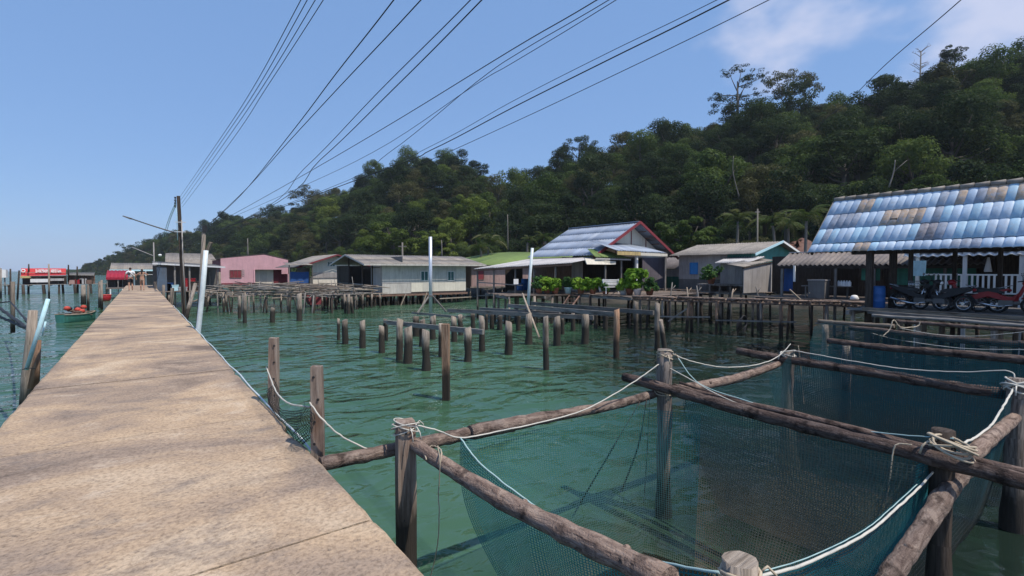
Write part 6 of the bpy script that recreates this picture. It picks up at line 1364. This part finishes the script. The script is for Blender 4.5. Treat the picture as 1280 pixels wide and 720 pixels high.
def person(label, p, rz, arms, step, clothes, sc=1.0, longhair=False):
    """local frame: +y is the way the person walks"""
    o = thing('person', label, 'person', p, rz, 'two people walking along the pier'); o.scale = (sc,) * 3
    N = [((0, 0, .96), (.15, .11)), ((0, .01, 1.12), (.135, .10)), ((0, .0, 1.32), (.165, .115)), ((0, 0, 1.44), (.11, .08)), ((0, .015, 1.52), .052), ((0, .03, 1.58), (.075, .085)), ((0, .03, 1.67), (.082, .10)), ((0, .02, 1.735), (.06, .075))]
    E_ = [(i, i + 1) for i in range(7)]
    def add(pt, r, par): N.append((pt, r)); E_.append((par, len(N) - 1)); return len(N) - 1
    add((0, .135, 1.635), .014, 6)
    for s in (-1, 1): add((s * .088, .02, 1.645), .02, 6)
    sl_ = {}
    for s in (-1, 1):
        e, w = arms[0 if s < 0 else 1]; sh_ = add((s * .185, 0, 1.43), .062, 3); el = add(e, .043, sh_); mid = add(tuple((V(e) + (V(w) - V(e)) * .35)), .044, el); wr_ = add(w, .028, mid); sl_[s] = (N[sh_][0], e)
        d = (V(w) - V(e)).normalized(); sd = d.cross(V((0, 1, 0))).normalized() if abs(d.y) < .9 else V((1, 0, 0)); pl = add(tuple(V(w) + d * .05), (.038, .022), wr_); kn = add(tuple(V(w) + d * .09), (.04, .02), pl)
        for f in range(4): b_ = V(w) + d * .095 + sd * (f - 1.5) * .021; q = add(tuple(b_ + d * .03), .0085, kn); add(tuple(b_ + d * (.06 + .012 * (f in (1, 2))) + V((0, .02, 0))), .0075, q)
        q = add(tuple(V(w) + d * .055 + sd * .045), .0105, pl); add(tuple(V(w) + d * .095 + sd * .06), .009, q)
    lg = {}
    for s in (-1, 1):
        f = step * s; hp = add((s * .095, 0, .90), .095, 0); kn = add((s * .10, .12 * f + .03, .50), .058, hp); cf = add((s * .10, .10 * f - .01, .36), .057, kn); an = add((s * .10, .20 * f - .03, .085), .036, cf); hl = add((s * .10, .20 * f - .05, .04), .036, an); add((s * .11, .20 * f + .12, .028), (.04, .025), an); lg[s] = (N[hp][0], N[kn][0])
    skin('body', N, E_, 'skin', o)
    for kind, mat, kw in clothes:
        if kind == 'shirt':
            n = [((0, 0, .98), (.165, .125)), ((0, .01, 1.14), (.155, .118)), ((0, 0, 1.33), (.18, .132)), ((0, 0, 1.45), (.12, .092))]; ed = [(0, 1), (1, 2), (2, 3)]
            for s in (-1, 1): a, e = sl_[s]; n.append((a, .075)); ed.append((3, len(n) - 1)); n.append((tuple(V(a).lerp(V(e), .65)), .072)); ed.append((len(n) - 2, len(n) - 1))
            skin('shirt', n, ed, mat, o)
        if kind == 'top':
            n = [((0, .01, 1.13), (.146, .11)), ((0, 0, 1.30), (.176, .128)), ((0, 0, 1.40), (.14, .10))]; skin('top', n, [(0, 1), (1, 2)], mat, o)
        if kind == 'shorts':
            n = [((0, 0, 1.0), (.162, .122)), ((0, 0, .90), (.165, .13))]; ed = [(0, 1)]
            for s in (-1, 1): a, k_ = lg[s]; n.append((a, .108)); ed.append((1, len(n) - 1)); n.append((tuple(V(a).lerp(V(k_), kw)), .098)); ed.append((len(n) - 2, len(n) - 1))
            skin('shorts', n, ed, mat, o)
        if kind == 'bag':
            mb = MB(); mb.tube(cat_curve([(-.17, .0, 1.46), (-.05, -.15, 1.36), (.1, -.155, 1.16), (.17, -.06, 1.05)]), .02, 6); mb.build('strap', M['black'], o, local=True); mb = MB(); mb.ball((-.11, -.17, 1.28), .10, .05, .09); mb.build('pouch', M['black'], o, local=True)
    n = [((0, -.01, 1.60), (.082, .09)), ((0, -.0, 1.69), (.092, .108)), ((0, .01, 1.755), (.068, .085))]; ed = [(0, 1), (1, 2)]
    if longhair: n += [((0, -.10, 1.55), (.06, .04)), ((0, -.12, 1.36), (.05, .03))]; ed += [(0, 3), (3, 4)]
    skin('hair', n, ed, 'hair', o); return o
q = on(163.5, 363.2, Z=1.8)
person('person in white shirt and black shorts with a dark strap bag on the pier', (q.x, q.y, 1.8), .05, [((-.30, .02, 1.18), (-.33, .12, .96)), ((.30, -.04, 1.18), (.33, .02, .95))], 1, [('shirt', 'shirt', 0), ('shorts', 'shorts', .8), ('bag', 'black', 0)], 1.04)
q = on(178, 363.2, Z=1.8)
person('person in tan top and shorts walking with bent elbows beside the white shirt', (q.x, q.y, 1.8), -.05, [((-.39, .06, 1.24), (-.20, .24, 1.34)), ((.41, .06, 1.26), (.24, .24, 1.40))], -1, [('top', 'tan', 0), ('shorts', 'tan', .45)], .97, True)

# ================================================================== FOREST
def leafcloud(rs, clumps, n, size, mb, flat_=.75):
    tot = sum(r * r for _, r in clumps)
    for c, r in clumps:
        for _ in range(int(n * r * r / tot)):
            d = V((rs.gauss(0, 1), rs.gauss(0, 1), rs.gauss(.25, 1))).normalized(); p = c + V((d.x * r, d.y * r, d.z * r * flat_)) * rs.uniform(.62, 1.06)
            nn = (d * .9 + V((rs.uniform(-.6, .6), rs.uniform(-.6, .6), rs.uniform(-.1, .8)))).normalized(); x = Matrix.Rotation(rs.uniform(0, 6.3), 3, nn) @ nn.orthogonal().normalized(); y = nn.cross(x); s = size * rs.uniform(.55, 1.35)
            b = len(mb.v); mb.v += [p - x * s * .55, p - y * s * .33, p + x * s * .55, p + y * s * .33]; mb.face([b, b + 1, b + 2, b + 3])
def crown(seed, rx=4.1, rz=3.4, cz=7.8, nc=22, n=5600, size=.33, spread=1.0, rmin=1.0, rmax=1.9):
    rs = random.Random(seed); cl = []
    for i in range(nc):
        a = rs.uniform(0, 2 * PI); h = rs.uniform(-.75, 1); rr = math.sqrt(max(0, 1 - (h if h > 0 else h * .6) ** 2)) * rs.uniform(.55, 1.0) * spread
        cl.append((V((math.cos(a) * rr * rx, math.sin(a) * rr * rx, cz + h * rz * rs.uniform(.8, 1.05))), rs.uniform(rmin, rmax)))
    cl.append((V((0, 0, cz)), 2.2)); mb = MB(); leafcloud(rs, cl, n, size, mb); return mb, cl
def trunk_mb(cl, rs, h=7.5, r=.28, nl=7):
    mb = MB(); top = V((rs.uniform(-.3, .3), rs.uniform(-.3, .3), h)); mb.tube([V((0, 0, -1.5)), V((.1, 0, h * .4)), top], [r * 1.3, r * .9, r * .6], 7, .05)
    for c, rr in cl[:nl]: s = V((0, 0, h * rs.uniform(.55, .9))); mb.tube([s, s.lerp(c, .5) + V((0, 0, -.3)), c], [r * .5, r * .32, r * .12], 5, .05)
    return mb
CV = []; rs = random.Random(100)
for k, kw in enumerate((dict(), dict(rx=4.6, rz=2.8, nc=24), dict(rx=3.5, rz=4.2, nc=24, cz=8.3), dict(rx=4.2, rz=3.2, nc=16, rmin=1.3, rmax=2.3), dict(rx=3.8, rz=3.6, nc=30, rmin=.8, rmax=1.4, size=.3), dict(rx=4.9, rz=2.4, nc=22, cz=8.6))):
    mb, cl = crown(200 + k, **kw); CV.append((mb.mesh('crown', M['leaf_dark']), trunk_mb(cl, rs).mesh('trunk', M['trunk'])))
def tree(name, label, base, sc, rz, var, mat, group=None, cat='tree', trunk='trunk', tilt=0):
    t = thing(name, label, cat, base, rz, group); t.rotation_euler = (tilt, 0, rz); t.scale = sc if isinstance(sc, tuple) else (sc, sc, sc)
    inst('crown', var[0], t, (0, 0, 0), mat=M['leaf_' + mat]); inst('trunk', var[1], t, (0, 0, 0), mat=M[trunk]); return t
rs = random.Random(11); cells = {}; TR = []
def ok(x, y, s):
    ci, cj = int(x // 8), int(y // 8)
    for i in (-1, 0, 1):
        for j in (-1, 0, 1):
            for q in cells.get((ci + i, cj + j), ()):
                if (q[0] - x) ** 2 + (q[1] - y) ** 2 < (s + q[2]) ** 2 * .25: return False
    cells.setdefault((ci, cj), []).append((x, y, s)); return True
for _ in range(60000):
    u = rs.uniform(-.865, 1.75); y_, dr, db = hc(u); lo, hi = db * .97, dr * 1.07
    D = math.sqrt(rs.uniform(lo * lo, hi * hi)); t = (D - db) / (dr - db); sc = rs.choice((rs.uniform(.65, 1.0), rs.uniform(.8, 1.15), rs.uniform(1.0, 1.5)))
    if t < .04: sc *= .55
    if u < -.6: sc *= max(.25, min(1, (338 - y_) / 55))
    p = upt(u, D, 0)
    if not ok(p.x, p.y, 4.3 * sc + 1.1): continue
    p.z = ground(u, D) - .6; px, py, zz = pr((p.x, p.y, p.z + 6 * sc)); TR.append((sc / D * (1 if -15 < px < 1295 else 0), p, sc, px, t))
TR.sort(key=lambda q: -q[0]); print('TREES', len(TR))
ZN = [(215, 'at the far headland tip'), (300, 'on the headland behind utility poles'), (365, 'above the pink house'), (430, 'above the pale-gabled house'), (485, 'above the white house dark end'), (540, 'behind the galvanised pole'), (600, 'above the white house right end'), (680, 'above the green roof'), (745, 'left of the blue roof peak'), (800, 'over the blue roof peak'), (850, 'right of the blue roof peak'), (905, 'over the blue-shuttered grey house'), (965, 'over the teal gable'), (1040, 'left of the blue tiled roof'), (1110, 'over the tiled roof left end'), (1190, 'over the tiled roof middle'), (9999, 'over the tiled roof right end')]
def band(t): return 'at the forest foot' if t < .12 else 'low on the slope' if t < .36 else 'midway up' if t < .64 else 'high on the slope' if t < .9 else 'on the ridge'
def big(s_): return 'large ' if s_ > 1.25 else 'small ' if s_ < .9 else ''
AD = {'dark': 'dark green', 'mid': 'mid green', 'olive': 'olive green', 'bright': 'yellow-green'}
for k, (w, p, sc, px, t) in enumerate(TR[:300]):
    z = next(z for a, z in ZN if px < a); r = rs.random()
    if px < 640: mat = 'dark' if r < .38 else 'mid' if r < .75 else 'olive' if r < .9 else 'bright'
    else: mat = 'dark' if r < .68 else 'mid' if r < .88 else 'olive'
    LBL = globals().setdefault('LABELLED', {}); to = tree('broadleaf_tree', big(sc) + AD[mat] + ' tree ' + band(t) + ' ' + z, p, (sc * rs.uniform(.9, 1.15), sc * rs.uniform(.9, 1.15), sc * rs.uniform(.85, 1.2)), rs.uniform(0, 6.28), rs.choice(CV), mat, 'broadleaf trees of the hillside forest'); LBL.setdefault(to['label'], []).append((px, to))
for lb, lst in LABELLED.items():
    lst.sort(key=lambda q: q[0]); n = len(lst)
    for i, (px, to) in enumerate(lst):
        w = '' if n == 1 else 'leftmost ' if i == 0 else 'rightmost ' if i == n - 1 else 'middle ' if n == 3 else ('second-left ', 'third-left ', 'fourth-left ', 'fifth-left ', 'sixth-left ')[min(4, i - 1)]
        if len((w + lb).split()) <= 16: to['label'] = w + lb
# the rest of the forest: one object instancing the same crowns
rest = TR[300:]
src = bpy.data.collections.new('forest_crown_sources')
for k in range(6):
    for mname in ('dark', 'dark', 'mid', 'olive'):
        so = bpy.data.objects.new('crown_source', CV[k][0]); so.material_slots[0].link = 'OBJECT'; so.material_slots[0].material = M['leaf_' + mname]; src.objects.link(so)
me = bpy.data.meshes.new('forest'); me.from_pydata([tuple(q[1]) for q in rest], [], [])
for nm_, ty, vals in (('rotz', 'FLOAT', [rs.uniform(0, 6.28) for q in rest]), ('scl', 'FLOAT', [q[2] * rs.uniform(.9, 1.15) for q in rest]), ('idx', 'INT', [rs.randrange(24) for q in rest])):
    at = me.attributes.new(nm_, ty, 'POINT'); at.data.foreach_set('value', vals)
fo = bpy.data.objects.new('forest', me); COL.objects.link(fo); fo['kind'] = 'stuff'
ng = bpy.data.node_groups.new('forest', 'GeometryNodeTree'); ng.interface.new_socket('Geometry', in_out='INPUT', socket_type='NodeSocketGeometry'); ng.interface.new_socket('Geometry', in_out='OUTPUT', socket_type='NodeSocketGeometry')
gn = ng.nodes; gl = ng.links; gi = gn.new('NodeGroupInput'); go = gn.new('NodeGroupOutput'); ip = gn.new('GeometryNodeInstanceOnPoints'); ci = gn.new('GeometryNodeCollectionInfo')
ci.inputs['Collection'].default_value = src; ci.inputs['Separate Children'].default_value = True; ci.inputs['Reset Children'].default_value = True; ip.inputs['Pick Instance'].default_value = True
def named(n, ty): a = gn.new('GeometryNodeInputNamedAttribute'); a.data_type = ty; a.inputs['Name'].default_value = n; return a.outputs['Attribute']
cx_ = gn.new('ShaderNodeCombineXYZ'); gl.new(named('rotz', 'FLOAT'), cx_.inputs[2]); gl.new(cx_.outputs[0], ip.inputs['Rotation']); gl.new(named('scl', 'FLOAT'), ip.inputs['Scale']); gl.new(named('idx', 'INT'), ip.inputs['Instance Index'])
gl.new(gi.outputs[0], ip.inputs['Points']); gl.new(ci.outputs[0], ip.inputs['Instance']); gl.new(ip.outputs[0], go.inputs[0]); fo.modifiers.new('forest', 'NODES').node_group = ng
# ---- trees one can tell apart
def special(label, px, ytop, dD, hgt_px, mb_kw, mat, seed, size=.36, n=1500, th=.62, tr='trunk', layers=None, name='broadleaf_tree', r=.3):
    rs = random.Random(seed); u = (px - 640) / F; y_, dr, db = hc(u); D = db + (dr - db) * dD if dD <= 1.2 else dD; base = upt(u, D, ground(u, D) - .5); k = D / F; top = on(px, ytop, D=D).z; h = max(4, top - base.z); o = thing(name, label, 'tree', base)
    cl = []
    for (dx, dy, rr) in layers: d = V((.8, -.6, 0)) * dx * k; cl.append((d + V((rs.uniform(-.8, .8), rs.uniform(-.8, .8), h - dy * k)), rr * k))
    sub = []
    for c, rr in cl:
        for q in range(7): sub.append((c + V((rs.uniform(-1, 1), rs.uniform(-1, 1), rs.uniform(-1.1, .5))) * rr * 1.05, rr * rs.uniform(.4, .8)))
    mb = MB(); leafcloud(rs, sub, int(n * 3.6), size, mb, .55); mb.build('crown', M['leaf_' + mat], o, local=True)
    mb = MB(); mb.tube([V((0, 0, -1)), V((.3, 0, h * .45)), V((0, 0, h * .8))], [r * 1.3, r, r * .5], 7, .05)
    for c, rr in cl: s = V((.1, 0, h * rs.uniform(.5, .75))); s.z = min(s.z, c.z - .4); mb.tube([s, s.lerp(c, .55) + V((0, 0, -.2)), c], [r * .45, r * .28, r * .1], 5)
    mb.build('trunk', M[tr], o, local=True); return o
special('flat-topped umbrella tree standing alone on the skyline left of centre right', 723, 173, .97, 0, {}, 'dark', 1, .4, 1100, layers=[(-12, 6, 7), (0, 4, 8), (11, 6, 6), (-16, 11, 4), (4, 9, 6)], r=.4)
special('tall open-crowned tree with sky gaps, highest left of the notch', 918, 80, .98, 0, {}, 'dark', 2, .42, 1900, layers=[(-10, 8, 7), (4, 5, 7), (20, 7, 8), (30, 16, 6), (12, 18, 7), (-30, 37, 7), (-22, 48, 9), (-8, 40, 8), (6, 42, 9), (-14, 58, 10), (4, 60, 12), (20, 50, 9), (28, 34, 6)], r=.45)
special('rounded brownish open-crowned tree right of the tall open one', 982, 90, .98, 0, {}, 'olive', 3, .4, 2100, layers=[(-18, 8, 8), (-4, 4, 9), (10, 7, 9), (24, 9, 9), (32, 17, 7), (-26, 15, 7), (8, 17, 10), (-10, 19, 10), (22, 22, 8)], r=.4)
special('lacy round tree on the skyline of the round hill left part', 386, 233, .95, 0, {}, 'olive', 4, .5, 1300, layers=[(-14, 8, 7), (-4, 4, 8), (8, 6, 8), (-18, 16, 6), (2, 13, 9), (14, 14, 6)])
special('small dense tree poking above the right ridge beside the dead one', 1185, 57, 1.0, 0, {}, 'dark', 5, .35, 1000, layers=[(-5, 5, 6), (5, 4, 6), (0, 12, 9)])
special('sparse tree leaning over the tip of the far headland', 160, 303, .6, 0, {}, 'dark', 6, .6, 700, layers=[(-10, 3, 4), (2, 6, 5), (-8, 13, 5), (6, 14, 6), (-14, 20, 3.5), (14, 8, 6)])
special('round dark tree topping the far headland', 186, 298, .9, 0, {}, 'dark', 7, .6, 900, layers=[(-6, 5, 7), (5, 4, 7), (0, 12, 10), (12, 12, 7)])
special('bright yellow-green spreading tree low on the round hill', 492, 276, 1.15 * 100, 0, {}, 'bright', 8, .4, 2400, layers=[(-18, 24, 12), (-4, 8, 12), (10, 16, 13), (26, 20, 10), (0, 28, 14), (18, 32, 12)])
special('yellow-green tree standing behind the galvanised pole', 545, 288, 100, 0, {}, 'bright', 9, .4, 1300, layers=[(-8, 10, 9), (8, 6, 9), (-14, 22, 8), (6, 20, 10)])
special('sunlit yellow-green tree high behind the green roof', 588, 244, 128, 0, {}, 'bright', 10, .42, 2200, layers=[(-8, 8, 10), (8, 10, 10), (0, 24, 12), (-12, 34, 10), (10, 40, 10), (-4, 52, 11)])
special('light green leafy tree on the right slope above the blue tiles', 1180, 160, 90, 0, {}, 'mid', 12, .4, 2600, layers=[(-22, 10, 12), (0, 6, 14), (24, 14, 13), (40, 24, 12), (-10, 24, 14), (14, 28, 14), (50, 40, 12)])
special('green bushy tree between the blue-roofed and grey houses', 858, 275, 62, 0, {}, 'mid', 14, .3, 2400, layers=[(-26, 14, 12), (-8, 6, 13), (12, 8, 13), (30, 16, 11), (0, 24, 14), (-20, 32, 13), (20, 32, 13)])
def bare_trunk(label, pts, D, r, name='bare_trunk'):
    P = [on(a, b, D=D) for a, b in pts]; o = thing(name, label, 'tree', P[0]); mb = MB(); mb.tube(cat_curve(P, 3), [r * (1 - .5 * i / (3 * (len(P) - 1))) for i in range(3 * (len(P) - 1) + 1)], 6, .05); mb.build('trunk', M['trunkpale'], o); return o, P
bare_trunk('pale crooked trunk exposed in the dark slope above the grey house', [(924, 246), (919, 228), (916, 212), (917, 195)], 74, .09)
o, P = bare_trunk('pale forked trunk exposed above the blue tiled roof', [(1111, 234), (1117, 215), (1119, 200)], 68, .11); mb = MB(); mb.tube([P[1], on(1126, 207, D=68), on(1134, 200, D=68)], [.06, .045, .03], 5); mb.build('limb', M['trunkpale'], o)
bare_trunk('thin pale trunk at the forest edge above the pink house', [(310, 322), (309.5, 298)], 118, .2); bare_trunk('thin pale trunk at the forest edge behind the white house', [(552.5, 322), (552, 300)], 86, .14); bare_trunk('straight slim trunk left of the blue roof', [(635, 312), (634.5, 268)], 84, .12)
rs = random.Random(17); u = (1143 - 640) / F; y_, dr, db = hc(u); b0 = upt(u, dr, ground(u, dr)); dt_ = thing('dead_tree', 'leafless dead tree bare against the sky on the right ridge', 'tree', b0); k = dr / F; top = on(1143, 48, D=dr).z; mb = MB(); h = top - b0.z
mb.tube([V((0, 0, 0)), V((0, 0, h * .85))], [.3, .16], 6); mb.build('trunk', M['trunkpale'], dt_, local=True); mb = MB()
for i in range(16):
    a = rs.choice([0, PI]) + rs.uniform(-.6, .6); z = h * rs.uniform(.55, .85); L = rs.uniform(1.2, 3.6); e = V((math.cos(a) * .8 * L, -math.cos(a) * .6 * L, z + L * rs.uniform(.1, .7))); s = V((0, 0, z)); mb.tube([s, s.lerp(e, .5) + V((0, 0, .2)), e], [.1, .07, .03], 4)
    for q in range(3): f = s.lerp(e, rs.uniform(.4, 1)); mb.tube([f, f + V((rs.uniform(-.8, .8), rs.uniform(-.5, .5), rs.uniform(.2, 1.1)))], [.04, .02], 3)
mb.build('branches', M['trunkpale'], dt_, local=True)
# ---- coconut palms
def frond_mesh(L=2.9, droop=1.5, seed=1):
    rs = random.Random(seed); mb = MB(); n = 12; pts = [V((L * i / n * (1 - .12 * i / n), 0, .75 * math.sin(i / n * 2.1) - droop * (i / n) ** 2.2)) for i in range(n + 1)]
    mb.tube(pts, [.04 * (1 - .8 * i / n) for i in range(n + 1)], 4)
    for i in range(1, n * 2 + 1):
        t = i / (n * 2); f = t * n; a = pts[int(min(n - 1, f))].lerp(pts[int(min(n - 1, f)) + 1], f - int(min(n - 1, f))); l = .75 * math.sin(PI * (.12 + .83 * t)) + .1
        for s in (-1, 1):
            e = a + V((l * .45, s * l * .75, -l * rs.uniform(.35, .75))); w = .055; b = len(mb.v); mb.v += [a + V((-w, 0, 0)), a + V((w, 0, 0)), e]; mb.face([b, b + 1, b + 2])
    return mb.mesh('frond', M['palmleaf'])
FR = [frond_mesh(seed=i, droop=1.1 + .5 * i) for i in range(3)]
def palm(label, px, ytop, ybase, D, seed, sc=1.0, n=15):
    rs = random.Random(seed); t = on(px, ytop, D=D); b = on(px + rs.uniform(-3, 3), ybase, D=D); o = thing('coconut_palm', label, 'palm', b); mb = MB(); mb.tube(cat_curve([b - V((0, 0, 1)), b.lerp(t, .5) + V((rs.uniform(-.3, .3), 0, 0)), t], 4), [.19, .18, .17, .16, .15, .15, .14, .14, .13], 8, .04); mb.build('trunk', M['trunkpale'], o)
    for i in range(n):
        a = 2 * PI * i / n * 1.0 + rs.uniform(-.2, .2); inst('frond', FR[rs.randrange(3)], o, t - b, (0, -rs.uniform(-.25, .75) , a), (sc * rs.uniform(.85, 1.1),) * 3)
    for k in range(4): mb = MB(); a = rs.uniform(0, 6.3); mb.ball(t + V((math.cos(a) * .22, math.sin(a) * .22, -.25)), .13, .13, .15, 8, 5); mb.build('coconut', M['potleafdark'], o)
    return o
palm('coconut palm left of the utility pole behind the grey house', 922, 277, 312, 60, 1); palm('coconut palm right of the utility pole behind the grey house', 965, 278, 318, 58, 2); palm('coconut palm just left of the blue tiled roof', 1008, 272, 322, 54, 3)
palm('sunlit palm drooping behind the green roof', 613, 302, 325, 68, 4, .95); palm('pale dry palm left of the sunlit one behind the green roof', 600, 310, 326, 66, 5, .8); palm('small palm right of the straight slim trunk beside the blue roof', 680, 298, 316, 70, 6, .7); palm('tuft-headed palm at the left edge of the blue roof', 661, 300, 316, 72, 7, .55); palm('palm in front of the red earth bank', 985, 282, 318, 62, 8, .9)
# ---- red earth cut behind the dark shed, low mounds at the forest foot
def mound(name, c, rx, ry, rz, mat, seed):
    rs = random.Random(seed); mb = MB(); mb.ball(c, rx, ry, rz, 18, 10)
    for i, p in enumerate(mb.v): mb.v[i] = p + V((rs.uniform(-1, 1) * rx, rs.uniform(-1, 1) * ry, rs.uniform(-1.6, .4) * rz)) * .13
    return tag(mb.build(name, M[mat], None, c), kind='structure')
c = on(1003, 322, D=63); c.z = 2; mound('earth_bank', c, 5.5, 4, on(1000, 299, D=63).z - 2, 'earth', 1)
c = on(326, 330, D=108); c.z = 1; mound('earth_bank', c, 2.6, 2.6, on(326, 319, D=108).z - 1, 'earth', 2)
# undergrowth along the foot of the hill
mb = MB(); rs = random.Random(31)
for i in range(330):
    u = rs.uniform(-.62, 1.1); y_, dr, db = hc(u); D = db * rs.uniform(.86, 1.04); p = upt(u, D, 1.0 + rs.uniform(.2, 2.0) + max(0, ground(u, D) - 1.2)); leafcloud(rs, [(p, rs.uniform(1.1, 2.4))], 90, .34 if D < 100 else .5, mb, .8)
tag(mb.build('undergrowth', M['leaf_mid']), kind='stuff')

# ================================================================== HAZE
mb = MB(); mb.v = [V((x, y, z)) for z in (-2.6, 112) for x, y in ((-2600, -2600), (2600, -2600), (2600, 2600), (-2600, 2600))]
for f in ((0, 3, 2, 1), (4, 5, 6, 7), (0, 1, 5, 4), (1, 2, 6, 5), (2, 3, 7, 6), (3, 0, 4, 7)): mb.face(list(f))
hz = mb.build('haze', bpy.data.materials.new('humid_air')); hz['kind'] = 'stuff'
hm = hz.active_material; hm.use_nodes = True; hm.node_tree.nodes.clear(); ho = hm.node_tree.nodes.new('ShaderNodeOutputMaterial'); hv = hm.node_tree.nodes.new('ShaderNodeVolumePrincipled')
hv.inputs['Color'].default_value = (.80, .88, 1, 1); hv.inputs['Density'].default_value = .00017; hv.inputs['Anisotropy'].default_value = .1
hm.node_tree.links.new(hv.outputs[0], ho.inputs['Volume'])
